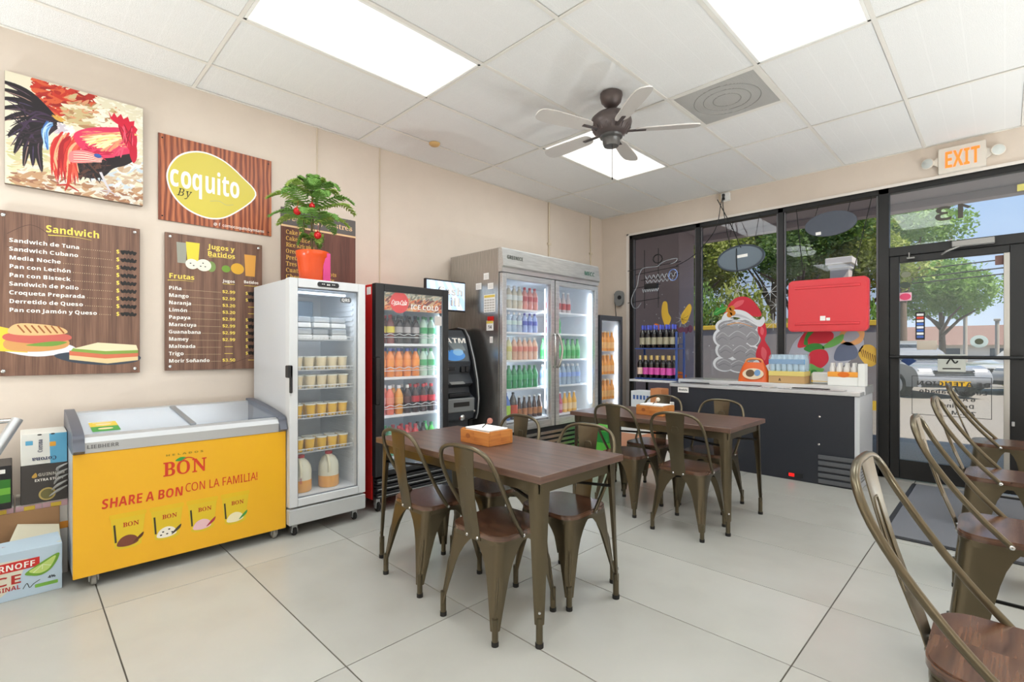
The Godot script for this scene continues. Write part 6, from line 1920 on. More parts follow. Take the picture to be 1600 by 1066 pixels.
func sandwich_print(t: Node3D, z: float) -> void:
	# plate and pressed sandwich
	var P := func(x: float, y: float) -> Vector2: return Vector2(x, y - 1.138)
	flat("print_plate", t, curve([P.call(-0.335, 1.30), P.call(-0.17, 1.255), P.call(0.0, 1.29), P.call(-0.02, 1.33), P.call(-0.17, 1.37), P.call(-0.335, 1.36)], 5), z, mat("plate_white", rgb(222, 224, 232), 0.4))
	flat("print_plate", t, PackedVector2Array([P.call(-0.342, 1.44), P.call(-0.27, 1.42), P.call(-0.21, 1.28), P.call(-0.342, 1.29)]), z + 0.0004, mat("napkin_yellow", rgb(230, 196, 60), 0.5))
	flat("print_bread", t, curve([P.call(-0.30, 1.30), P.call(-0.17, 1.285), P.call(-0.04, 1.31), P.call(-0.03, 1.36), P.call(-0.16, 1.37), P.call(-0.30, 1.36)], 5), z + 0.0008, mat("bread", rgb(206, 150, 90), 0.6))
	flat("print_filling", t, curve([P.call(-0.305, 1.355), P.call(-0.16, 1.335), P.call(-0.02, 1.36), P.call(-0.03, 1.395), P.call(-0.16, 1.40), P.call(-0.30, 1.395)], 5), z + 0.0012, mat("ham", rgb(196, 96, 84), 0.6))
	flat("print_filling", t, curve([P.call(-0.22, 1.325), P.call(-0.10, 1.32), P.call(-0.03, 1.345), P.call(-0.10, 1.35)], 5), z + 0.0014, mat("lettuce", rgb(110, 150, 60), 0.6))
	flat("print_bread", t, curve([P.call(-0.295, 1.40), P.call(-0.20, 1.385), P.call(-0.04, 1.40), P.call(-0.05, 1.435), P.call(-0.14, 1.455), P.call(-0.26, 1.455)], 5), z + 0.0018, mat("toast", rgb(222, 180, 126), 0.6))
	for i in 7: brush_mark(t, [P.call(-0.255 + i * 0.03, 1.448), P.call(-0.225 + i * 0.03, 1.402)], 0.008, z + 0.0022, mat("grill_mark", rgb(150, 86, 44), 0.6))
	# dish with the club sandwich
	flat("print_dish", t, curve([P.call(-0.09, 1.265), P.call(0.0, 1.215), P.call(0.18, 1.195), P.call(0.325, 1.215), P.call(0.33, 1.26), P.call(0.1, 1.29)], 5), z + 0.0006, mat("dish_slate", rgb(52, 62, 76), 0.4))
	flat("print_bread", t, PackedVector2Array([P.call(-0.02, 1.235), P.call(0.17, 1.205), P.call(0.335, 1.225), P.call(0.335, 1.25), P.call(0.16, 1.24), P.call(-0.02, 1.265)]), z + 0.001, mat("crust", rgb(226, 200, 150), 0.6))
	flat("print_filling", t, PackedVector2Array([P.call(-0.02, 1.262), P.call(0.16, 1.238), P.call(0.335, 1.25), P.call(0.335, 1.275), P.call(0.16, 1.27), P.call(-0.02, 1.292)]), z + 0.0014, mat("tomato_red", rgb(206, 110, 80), 0.6))
	flat("print_filling", t, PackedVector2Array([P.call(-0.015, 1.288), P.call(0.16, 1.266), P.call(0.335, 1.274), P.call(0.335, 1.298), P.call(0.16, 1.292), P.call(0.0, 1.31)]), z + 0.0018, mat("salad", rgb(130, 160, 70), 0.6))
	flat("print_bread", t, PackedVector2Array([P.call(0.0, 1.305), P.call(0.16, 1.288), P.call(0.335, 1.295), P.call(0.325, 1.33), P.call(0.12, 1.345)]), z + 0.0022, mat("sliced_bread", rgb(236, 218, 180), 0.6))

func juice_menu() -> void:
	var t := board("juice_menu", "wood-print fruit juice menu board with drawn glasses", "menu board", -1.072, 0.655, 1.146, 2.142, 0.012, M.menu_wood, M.board_edge)
	t.position.x = 0.014
	var z := 0.0128
	studs(t, 0.655, 0.996, 0.012)
	var y0 := 1.146
	text(t, "Jugos y", 0.036, Vector3(0.035, 2.078 - y0, z), M.ink_yellow, 0.185)
	text(t, "Batidos", 0.036, Vector3(0.035, 2.024 - y0, z), M.ink_yellow, 0.185)
	brush_mark(t, [Vector2(-0.05, 0.852), Vector2(0.04, 0.860), Vector2(0.12, 0.852)], 0.004, z + 0.0005, M.ink_yellow, 0.001)
	text(t, "Frutas", 0.036, Vector3(-0.305, 1.832 - y0, z), M.ink_yellow, 0.155, {"align": 0})
	brush_mark(t, [Vector2(-0.31, 1.798 - y0), Vector2(-0.22, 1.804 - y0), Vector2(-0.15, 1.800 - y0)], 0.004, z + 0.0005, M.ink_yellow, 0.001)
	text(t, "Jugos", 0.022, Vector3(0.085, 1.828 - y0, z), M.ink_white, 0.085)
	text(t, "Batidos", 0.022, Vector3(0.245, 1.834 - y0, z), M.ink_white, 0.105)
	for x in [[0.085, 0.08], [0.245, 0.10]]: brush_mark(t, [Vector2(x[0] - x[1] / 2, 1.804 - y0), Vector2(x[0] + x[1] / 2, 1.806 - y0)], 0.003, z + 0.0005, M.ink_yellow)
	var rows := [["Piña", 0.075, "$2.99", 1], ["Mango", 0.12, "$2.99", 1], ["Naranja", 0.135, "$3.20", 0], ["Limón", 0.11, "$3.20", 0], ["Papaya", 0.13, "$2.99", 1], ["Maracuya", 0.168, "$2.99", 1], ["Guanabana", 0.198, "$2.99", 1], ["Mamey", 0.12, "$2.99", 1], ["Malteada", 0.162, "", 1], ["Trigo", 0.09, "", 1], ["Morir Soñando", 0.255, "$3.50", 0]]
	for i in 11:
		var y := 1.744 - i * 0.0527 - y0
		text(t, rows[i][0], 0.026, Vector3(-0.305, y, z), M.ink_white, rows[i][1], {"align": 0})
		var mb := MB.new()
		mb.b2(-0.295 + rows[i][1], 0.03, y - 0.008, y - 0.0065, z - 0.0004, z + 0.0005)
		part("leader_line", mb, mat("leader", rgb(206, 186, 150), 0.6), t)
		if rows[i][2] != "": text(t, rows[i][2], 0.024, Vector3(0.085, y, z), M.ink_yellow, 0.088)
		else:
			mb = MB.new()
			mb.b2(0.055, 0.112, y - 0.004, y, z - 0.0004, z + 0.0006)
			part("dash", mb, M.ink_yellow, t)
		if rows[i][3] == 1:
			text(t, "$", 0.026, Vector3(0.212, y, z), M.ink_yellow, 0.016)
			scribble(t, 0.262, y, 0.072, 0.028, z + 0.0006, 200 + i)
		else:
			mb = MB.new()
			mb.b2(0.222, 0.280, y - 0.004, y, z - 0.0004, z + 0.0006)
			part("dash", mb, M.ink_yellow, t)
	# glasses and fruit of the print
	var G := func(x: float, y: float, w: float, h: float, c: String, col: Color, dz: float) -> void:
		flat("print_glass", t, PackedVector2Array([Vector2(x - w / 2, y + h), Vector2(x + w / 2, y + h), Vector2(x + w * 0.4, y), Vector2(x - w * 0.4, y)]), z + dz, mat(c, col, 0.4))
	G.call(-0.225, 0.785, 0.065, 0.15, "glass_grey", rgb(150, 150, 138), 0.0002)
	G.call(-0.155, 0.81, 0.088, 0.135, "glass_lemon", rgb(226, 206, 60), 0.0006)
	G.call(0.237, 0.735, 0.085, 0.17, "glass_amber", rgb(222, 160, 70), 0.0004)
	flat("print_fruit", t, ell(-0.16, 0.785, 0.042, 0.038), z + 0.001, mat("fruit_white", rgb(232, 230, 214), 0.5))
	flat("print_fruit", t, ell(-0.035, 0.78, 0.03, 0.04), z + 0.0009, mat("fruit_green", rgb(120, 146, 80), 0.5))
	flat("print_fruit", t, ell(-0.085, 0.785, 0.05, 0.045), z + 0.0013, mat("fruit_white", rgb(232, 230, 214), 0.5))
	for e in [[-0.09, 0.80], [-0.075, 0.775], [-0.105, 0.775], [-0.17, 0.79], [-0.15, 0.775]]: flat("print_fruit", t, ell(e[0], e[1], 0.006, 0.004, 8), z + 0.0017, M.ink_black)
	flat("print_fruit", t, ell(0.065, 0.775, 0.03, 0.027), z + 0.0008, mat("fruit_lime", rgb(110, 150, 50), 0.5))
	flat("print_fruit", t, ell(0.145, 0.785, 0.047, 0.043), z + 0.0012, mat("fruit_gold", rgb(222, 170, 50), 0.5))
	chalk(t, [Vector2(0.02, 0.14), Vector2(0.12, 0.19), Vector2(0.10, 0.10), Vector2(0.02, 0.14)], z)
	chalk(t, [Vector2(0.04, 0.02), Vector2(0.2, 0.08), Vector2(0.31, 0.12)], z)

func dessert_menu() -> void:
	var dark := upright_wood(53, [[0.0, rgb(70, 38, 32)], [0.5, rgb(102, 60, 48)], [1.0, rgb(128, 82, 66)]], 4.0, 0.7)
	var t := board("dessert_menu", "brown dessert list board with a grey heading behind the potted plant", "menu board", -1.885, 0.668, 1.55, 2.492, 0.008, mat("dessert_wood", Color.WHITE, 0.5, 0.0, {"tex": dark}), M.board_edge)
	var z := 0.0088
	var y0 := 1.55
	flat("heading_band", t, PackedVector2Array([Vector2(-0.333, 0.80), Vector2(0.333, 0.80), Vector2(0.333, 0.941), Vector2(-0.333, 0.941)]), z, mat("heading_grey", rgb(96, 90, 88), 0.5))
	var cream := mat("cream_ink", rgb(232, 196, 150), 0.6)
	flat("heading_line", t, PackedVector2Array([Vector2(-0.333, 0.782), Vector2(0.333, 0.782), Vector2(0.333, 0.798), Vector2(-0.333, 0.798)]), z + 0.0004, cream)
	text(t, "Desserts / Postres", 0.046, Vector3(0.0, 2.412 - y0, z), cream, 0.60, {"font": "Droid Serif"})
	var rows := [["Cake Pops", 0.20], ["Cake Slice", 0.20], ["Rice Krispies", 0.24], ["Oreos", 0.11], ["Pretzels", 0.16], ["Tres Leches", 0.24], ["Cuatro Leches Shots", 0.44], ["Cheesecake Shots", 0.42]]
	for i in 8:
		text(t, rows[i][0], 0.036, Vector3(-0.295, 2.29 - i * 0.0535 - y0, z), mat("wheat_ink", rgb(226, 182, 92), 0.6), rows[i][1], {"font": "Droid Serif", "align": 0})

# ---- counter, window displays ---------------------------------------------------------------
func counter_and_window_things() -> void:
	bottle_counter()
	counter_goods()
	wine_rack()
	window_signs()
	window_paint()
	corner_clutter()

func bottle_counter() -> void:
	var t := thing("bottle_cooler", "long black horizontal bottle cooler with a steel top under the window", "cooler", Vector3(2.41, 0, -5.45))
	var w := 0.92
	box_part(t, "front_panel", -w, w - 0.03, 0.0, 0.862, -0.02, 0.0, mat("cooler_black", rgb(37, 40, 48), 0.5), 0.003)
	box_part(t, "body", -w + 0.005, w - 0.035, 0.0, 0.862, -0.62, -0.021, M.black_matte, 0.0)
	box_part(t, "end_panel", w - 0.029, w + 0.012, 0.0, 0.862, -0.62, 0.0, M.white_enamel, 0.003)
	# steel top: a low front strip with lids, a raised back part
	mat("counter_steel_sheen", rgb(222, 223, 224), 0.24, 0.5)  # window reflection put into the pale, less metallic base colour
	box_part(t, "top_strip", -w - 0.01, w + 0.015, 0.864, 0.90, -0.20, 0.012, M.counter_steel_sheen, 0.004)
	box_part(t, "top_back", -w - 0.01, w + 0.02, 0.864, 0.945, -0.62, -0.205, M.counter_steel_sheen, 0.005)
	for i in 3:
		var x: float = [-0.66, -0.10, 0.52][i]
		box_part(t, "lid", x - 0.28, x + 0.28, 0.901, 0.910, -0.19, -0.012, mat("lid_steel", rgb(206, 206, 208), 0.2, 0.9), 0.003)
		box_part(t, "lid_grip", x - 0.16, x + 0.16, 0.9105, 0.918, -0.10, -0.03, M.black_plastic, 0.003)
	for q in [[0.61, 0.65], [0.605, 0.385]]:
		var mb := MB.new()
		mb.X = Transform3D(Basis(Vector3.RIGHT, PI / 2), Vector3(q[0], q[1], 0.0))
		mb.lathe([Vector2(0.012, 0), Vector2(0.011, 0.003), Vector2(0, 0.005)], 10)
		part("screw", mb, M.chrome, t)
	for i in 5: box_part(t, "louvre", 0.60, 0.885, 0.015 + i * 0.058, 0.055 + i * 0.058, 0.001, 0.012, mat("louvre_grey", rgb(96, 98, 102), 0.45, 0.3), 0.004)
	box_part(t, "switch_plate", 0.33, 0.47, 0.03, 0.075, 0.0005, 0.006, M.black_plastic, 0.002)
	box_part(t, "switch_light", 0.345, 0.395, 0.036, 0.068, 0.006, 0.011, mat("switch_light_red", rgb(220, 30, 30), 0.3, 0.0, {"emit": Color(1.0, 0.12, 0.1), "power": 0.9}), 0.003)
	for r in 6:
		var mb := MB.new()
		for c in 5: mb.b2(w + 0.0121, w + 0.0135, 0.06 + r * 0.03, 0.078 + r * 0.03, -0.22 + c * 0.035, -0.198 + c * 0.035)
		part("vent_slots", mb, mat("slot_dark", rgb(120, 122, 124), 0.6), t)
	box_part(t, "price_card", -0.83, -0.70, 0.80, 0.862, 0.001, 0.004, M.white_paper, 0.0)
	text(t, "Modelo", 0.02, Vector3(-0.765, 0.832, 0.005), M.ink_black, 0.10)

func counter_goods() -> void:
	# bag of detergent
	var y := 0.9455
	var t := thing("detergent_bag", "orange plastic detergent bag with a white oval window on the counter", "bag", Vector3(2.32, y, -5.76))
	var org := mat("bag_orange", rgb(232, 100, 34), 0.35)
	var P := []
	for i in 7:
		var u := i / 6.0
		var w := lerpf(0.165, 0.10, u * u)
		var d := lerpf(0.075, 0.02, u)
		var row := []
		for k in 16:
			var a := TAU * k / 16
			row.append(Vector3(signf(cos(a)) * pow(absf(cos(a)), 0.6) * w, u * 0.21, signf(sin(a)) * pow(absf(sin(a)), 0.6) * d))
		P.append(row)
	var mb := MB.new()
	mb.grid(P, false, true)
	part("bag_body", mb, org, t)
	mb = MB.new()
	mb.tube(curve3([Vector3(-0.09, 0.20, 0), Vector3(-0.07, 0.238, 0), Vector3(0.0, 0.25, 0), Vector3(0.07, 0.238, 0), Vector3(0.09, 0.20, 0)], 4), 0.012, 8)
	part("bag_handle", mb, mat("bag_pale", rgb(236, 150, 90), 0.35), t)
	mb = MB.new()
	mb.X = Transform3D(Basis(Vector3.RIGHT, -0.26), Vector3(0.01, 0.085, 0.067))
	mb.prism(ell(0, 0, 0.11, 0.062, 24), 0, 0.004)
	part("window_print", mb, mat("print_cream", rgb(226, 206, 176), 0.5), t)
	mb = MB.new()
	mb.X = Transform3D(Basis(Vector3.RIGHT, -0.26), Vector3(0.01, 0.085, 0.067))
	mb.prism(ell(-0.03, 0.006, 0.045, 0.042, 16), 0.004, 0.006)
	part("window_print", mb, mat("print_umber", rgb(96, 70, 40), 0.5), t)
	mb = MB.new()
	mb.X = Transform3D(Basis(Vector3.RIGHT, -0.26), Vector3(0.01, 0.085, 0.067))
	mb.prism(ell(0.045, 0.012, 0.032, 0.036, 16), 0.004, 0.006)
	part("window_print", mb, mat("print_sky", rgb(110, 150, 196), 0.5), t)
	# case of water on a carton tray
	t = thing("water_case", "shrink-wrapped case of water bottles on a cardboard tray", "water case", Vector3(2.665, y, -5.78))
	box_part(t, "tray", -0.17, 0.17, 0, 0.075, -0.11, 0.11, mat("card_tan", rgb(196, 158, 108), 0.8), 0.003)
	box_part(t, "tray_band", -0.171, 0.171, 0.075, 0.125, -0.111, 0.111, mat("band_straw", rgb(226, 206, 120), 0.6), 0.003)
	text(t, "A", 0.03, Vector3(-0.06, 0.036, 0.1112), M.ink_black, 0.024)
	for i in 6:
		for k in 3:
			mb = MB.new()
			mb.lathe([Vector2(0.027, 0.125), Vector2(0.027, 0.235), Vector2(0.022, 0.262), Vector2(0.012, 0.28), Vector2(0.012, 0.30), Vector2(0, 0.30)], 10, Vector3(-0.139 + i * 0.0556, 0, -0.07 + k * 0.07))
			part("water_bottle", mb, mat("case_water", rgb(176, 206, 226), 0.15), t)
	mb = MB.new()
	mb.b2(-0.172, 0.172, 0.20, 0.25, 0.0975, 0.099, 0.0)
	part("blue_label", mb, mat("label_blue", rgb(86, 146, 196), 0.4), t)
	box_part(t, "film", -0.172, 0.172, 0.126, 0.302, -0.108, 0.112, mat("film_clear", rgb(226, 236, 242), 0.1, 0.0, {"alpha": 0.22}), 0.02)
	# flat pale bag
	t = thing("chips_bag", "white and yellow bag lying behind the counter goods", "bag", Vector3(2.955, y, -5.86))
	box_part(t, "bag_body", -0.10, 0.10, 0, 0.12, -0.04, 0.04, mat("bag_white", rgb(226, 226, 222), 0.4), 0.02)
	box_part(t, "bag_stripe", -0.101, 0.101, 0.012, 0.04, -0.041, 0.041, mat("bag_yellow", rgb(232, 190, 50), 0.4), 0.012)
	# pack of orange bottles
	t = thing("bottle_pack", "white carton pack of small orange soda bottles on the counter end", "bottle pack", Vector3(3.19, y, -5.73))
	box_part(t, "carton", -0.15, 0.10, 0, 0.085, -0.07, 0.07, mat("carton_white", rgb(232, 232, 228), 0.5), 0.004)
	box_part(t, "carton_print", -0.1495, 0.0995, 0.085, 0.135, -0.069, 0.069, mat("carton_orange", rgb(238, 160, 60), 0.45), 0.003)
	mb = MB.new()
	mb.prism(ell(-0.015, 0.108, 0.05, 0.026, 20), 0.0695, 0.0715)
	part("carton_emblem", mb, mat("emblem_orange", rgb(222, 110, 20), 0.45), t)
	box_part(t, "end_flap", 0.10, 0.155, 0, 0.215, -0.07, 0.07, mat("carton_white", rgb(232, 232, 228), 0.5), 0.004)
	for i in 4:
		for k in 2:
			mb = MB.new()
			mb.lathe([Vector2(0.026, 0.135), Vector2(0.025, 0.17), Vector2(0.014, 0.195), Vector2(0.014, 0.222), Vector2(0, 0.222)], 10, Vector3(-0.117 + i * 0.06, 0, -0.034 + k * 0.068))
			part("pack_bottle", mb, mat("pack_clear", rgb(216, 214, 210), 0.2), t)

func wine_rack() -> void:
	var tb := thing("folding_table", "small white folding table in the window corner", "table", Vector3(1.12, 0, -5.78))
	box_part(tb, "table_top", -0.30, 0.345, 0.885, 0.915, -0.28, 0.16, mat("table_white", rgb(222, 222, 224), 0.45), 0.006)
	for q in [[-0.27, 0.13], [0.31, 0.13], [-0.27, -0.25], [0.31, -0.25]]: box_part(tb, "leg", q[0] - 0.014, q[0] + 0.014, 0, 0.885, q[1] - 0.014, q[1] + 0.014, M.dark_metal, 0.003)
	var y := 0.9155
	var t := thing("wine_rack", "blue metal two-tier bottle rack in the window corner", "rack", Vector3(1.17, y, -5.76))
	var blue := mat("rack_blue", rgb(58, 84, 150), 0.4)
	for q in [[-0.265, -0.11], [0.282, -0.11], [0.282, 0.09]]: box_part(t, "post", q[0] - 0.012, q[0] + 0.012, 0, 0.60, q[1] - 0.012, q[1] + 0.012, blue, 0.003)
	for h in [0.02, 0.40]:
		box_part(t, "rack_shelf", -0.275, 0.292, h - 0.016, h, -0.12, 0.12, blue, 0.004)
		var mb := MB.new()
		mb.tube([Vector3(-0.275, h + 0.05, -0.11), Vector3(0.28, h + 0.05, -0.11)], 0.004, 6)
		part("rail", mb, blue, t)
	var cap := ink("capsule_blue", rgb(70, 84, 190))
	var gold := ink("capsule_gold", rgb(206, 176, 110))
	var dark := liq("darkwine", rgb(22, 18, 20))
	for i in 6:
		for d in 2:
			bottle("wine", dark, cap, ink("label_stone", rgb(160, 154, 132)), wp(t, Vector3(-0.19 + i * 0.083 - d * 0.01, 0.4005, 0.07 - d * 0.085)), "dark wine bottle with blue capsule and beige label on the upper rack tier", "blue capsule wine bottles on the upper tier", "wine_bottle", 1.0)
	for i in 6:
		for d in 2:
			var first := i == 0 and d == 0
			bottle("wine", dark, gold, ink("label_cream", rgb(226, 196, 176)) if first else ink("label_pink", rgb(214, 84, 170)), wp(t, Vector3(-0.225 + i * 0.081 + d * 0.02, 0.0205, 0.07 - d * 0.085)), "dark wine bottle with cream label leftmost on the lower rack tier" if first else "dark wine bottle with magenta label and gold top on the lower rack tier", "" if first else "magenta label wine bottles on the lower tier", "wine_bottle", 0.98)

func hang(t: Node3D, pts: Array, r := 0.003, called := "hanging_wire") -> void:
	var mb := MB.new()
	mb.tube(pts, r, 5)
	part(called, mb, M.cable, t)

func window_signs() -> void:
	var z := ZF + 0.12
	# two oval sign backs
	var t := thing("oval_sign", "blue-grey back of an oval sign with a white sticker, hung by cables", "sign", Vector3(2.055, 2.385, z))
	t.rotation.z = 0.06
	var mb := MB.new()
	mb.prism(ell(0, 0, 0.272, 0.155, 40), -0.02, 0.018, true)
	part("oval_back", mb, mat("oval_slate", rgb(96, 110, 122), 0.4), t)
	mb = MB.new()
	var ring := []
	for i in 41: ring.append(Vector3(cos(TAU * i / 40) * 0.262, sin(TAU * i / 40) * 0.147, 0.018))
	mb.tube(ring, 0.010, 6, false)
	part("oval_rim", mb, mat("oval_edge", rgb(60, 70, 80), 0.4), t)
	flat("sticker", t, rrect(0.03, 0.02, 0.12, 0.035, 0.004), 0.0195, M.white_paper)
	for q in [[-0.16, -0.10], [0.16, 0.20]]: hang(t, [Vector3(q[0], 0.11, 0), Vector3(q[1], 0.50, -0.13)])
	hang(t, [Vector3(0.02, 0.12, 0.02), Vector3(-0.06, 0.40, 0.06), Vector3(-0.19, 0.74, 0.10)], 0.005)
	hang(t, curve3([Vector3(-0.03, 0.12, 0.025), Vector3(-0.04, -0.1, 0.03), Vector3(-0.01, -0.22, 0.03), Vector3(0.05, -0.32, 0.0)], 4), 0.005)
	t = thing("oval_sign", "plain dark oval sign hanging high in the right-hand window", "sign", Vector3(2.975, 2.63, z))
	t.rotation.z = 0.03
	mb = MB.new()
	mb.prism(ell(0, 0, 0.236, 0.128, 40), -0.015, 0.012, true)
	part("oval_back", mb, mat("oval_dark", rgb(74, 80, 92), 0.5), t)
	flat("sticker", t, rrect(-0.11, -0.085, 0.05, 0.032, 0.003), 0.0135, M.white_paper)
	for x in [-0.14, 0.16]: hang(t, [Vector3(x, 0.10, 0), Vector3(x + 0.01, 0.26, -0.13)])
	# red sign back
	t = thing("red_panel_sign", "large red plastic sign back with pressed ribs in the right-hand window", "sign", Vector3(2.94, 1.485, z))
	t.rotation.z = -0.012
	var red := mat("panel_red", rgb(216, 52, 62), 0.3)
	mb = MB.new()
	mb.prism(rrect(0, 0.285, 0.735, 0.56, 0.05, 6), -0.05, 0.02, true)
	mb.prism(rrect(0, 0.285, 0.715, 0.54, 0.045, 6), 0.02, 0.028, true)
	part("panel", mb, red, t)
	for y in [0.09, 0.48]:
		mb = MB.new()
		mb.b2(-0.30, 0.30, y - 0.014, y + 0.014, 0.026, 0.036, 0.008)
		part("rib", mb, red, t)
	flat("sticker", t, rrect(-0.03, 0.145, 0.05, 0.05, 0.003), 0.0295, M.white_paper)
	flat("sticker", t, rrect(0.02, 0.135, 0.035, 0.03, 0.003), 0.0295, M.white_paper)
	for q in [[-0.22, -0.34], [0.22, 0.36]]: hang(t, [Vector3(q[0], 0.555, 0), Vector3(q[1], 1.40, -0.13)], 0.004)
	# unlit neon sign on a wire frame
	t = thing("neon_sign", "unlit neon sign of glass tubes on a black wire frame, left window", "sign", Vector3(0.98, 1.86, z))
	var N := func(px: float, py: float) -> Vector3:
		return Vector3((px - 240.0) / 470.0 * 1.03, (440.0 - py) / 1066.0 * 2.03, 0.02)
	for q in [[30, 390, 155, 135], [85, 375, 190, 165], [125, 380, 235, 215], [60, 260, 290, 275], [30, 255, 392, 372]]: hang(t, [N.call(q[0], q[2]) - Vector3(0, 0, 0.02), N.call(q[1], q[3]) - Vector3(0, 0, 0.02)], 0.005, "frame_wire")
	for x in [150, 245]: hang(t, [N.call(x, 440) - Vector3(0, 0, 0.02), N.call(x, 110) - Vector3(0, 0, 0.02), N.call(x, 20) - Vector3(0, 0, 0.02)], 0.005, "frame_wire")
	var glass := mat("neon_glass", rgb(160, 164, 170), 0.15)
	mb = MB.new()
	var o := []
	for q in [[330, 145], [360, 135], [368, 112], [300, 118], [262, 135], [240, 150], [150, 150], [125, 175], [112, 215], [104, 270], [72, 335], [62, 385], [78, 430], [105, 432], [130, 400]]: o.append(N.call(q[0], q[1]))
	mb.tube(curve3(o, 4), 0.006, 7)
	part("glass_tube", mb, glass, t)
	for row in [[160, 360, 205, 235], [165, 345, 240, 262], [140, 250, 300, 325]]:
		mb = MB.new()
		o = []
		for i in 15: o.append(N.call(lerpf(row[0], row[1], i / 14.0), row[2] if i % 2 == 0 else row[3]))
		mb.tube(curve3(o, 3), 0.006, 6)
		part("glass_tube", mb, glass, t)
	mb = MB.new()
	o = []
	for i in 17: o.append(N.call(345 + cos(TAU * i / 16) * 28, 222 + sin(TAU * i / 16) * 38))
	mb.tube(o, 0.007, 6, false)
	part("glass_tube", mb, mat("neon_blue", rgb(120, 146, 206), 0.15), t)
	mb = MB.new()
	mb.b2(-0.19, 0.0, 0.26, 0.33, -0.02, 0.03, 0.005)
	part("transformer", mb, M.black_plastic, t)
	mb = MB.new()
	o = []
	for i in 25: o.append(N.call(248 + cos(TAU * i / 12) * 30, 98 + sin(TAU * i / 12) * 30) + Vector3(0, 0, i * 0.001))
	mb.tube(o, 0.006, 6)
	part("cable_coil", mb, M.cable, t)

func paint(t: Node, pts: Array, z: float, key: String, c: Color, k := 6) -> void:
	var v := []
	for i in range(0, pts.size(), 2): v.append(Vector2(pts[i], pts[i + 1]))
	flat("paint_patch", t, curve(v, k), z, mat(key, c, 0.7, 0.0), 0.0005)

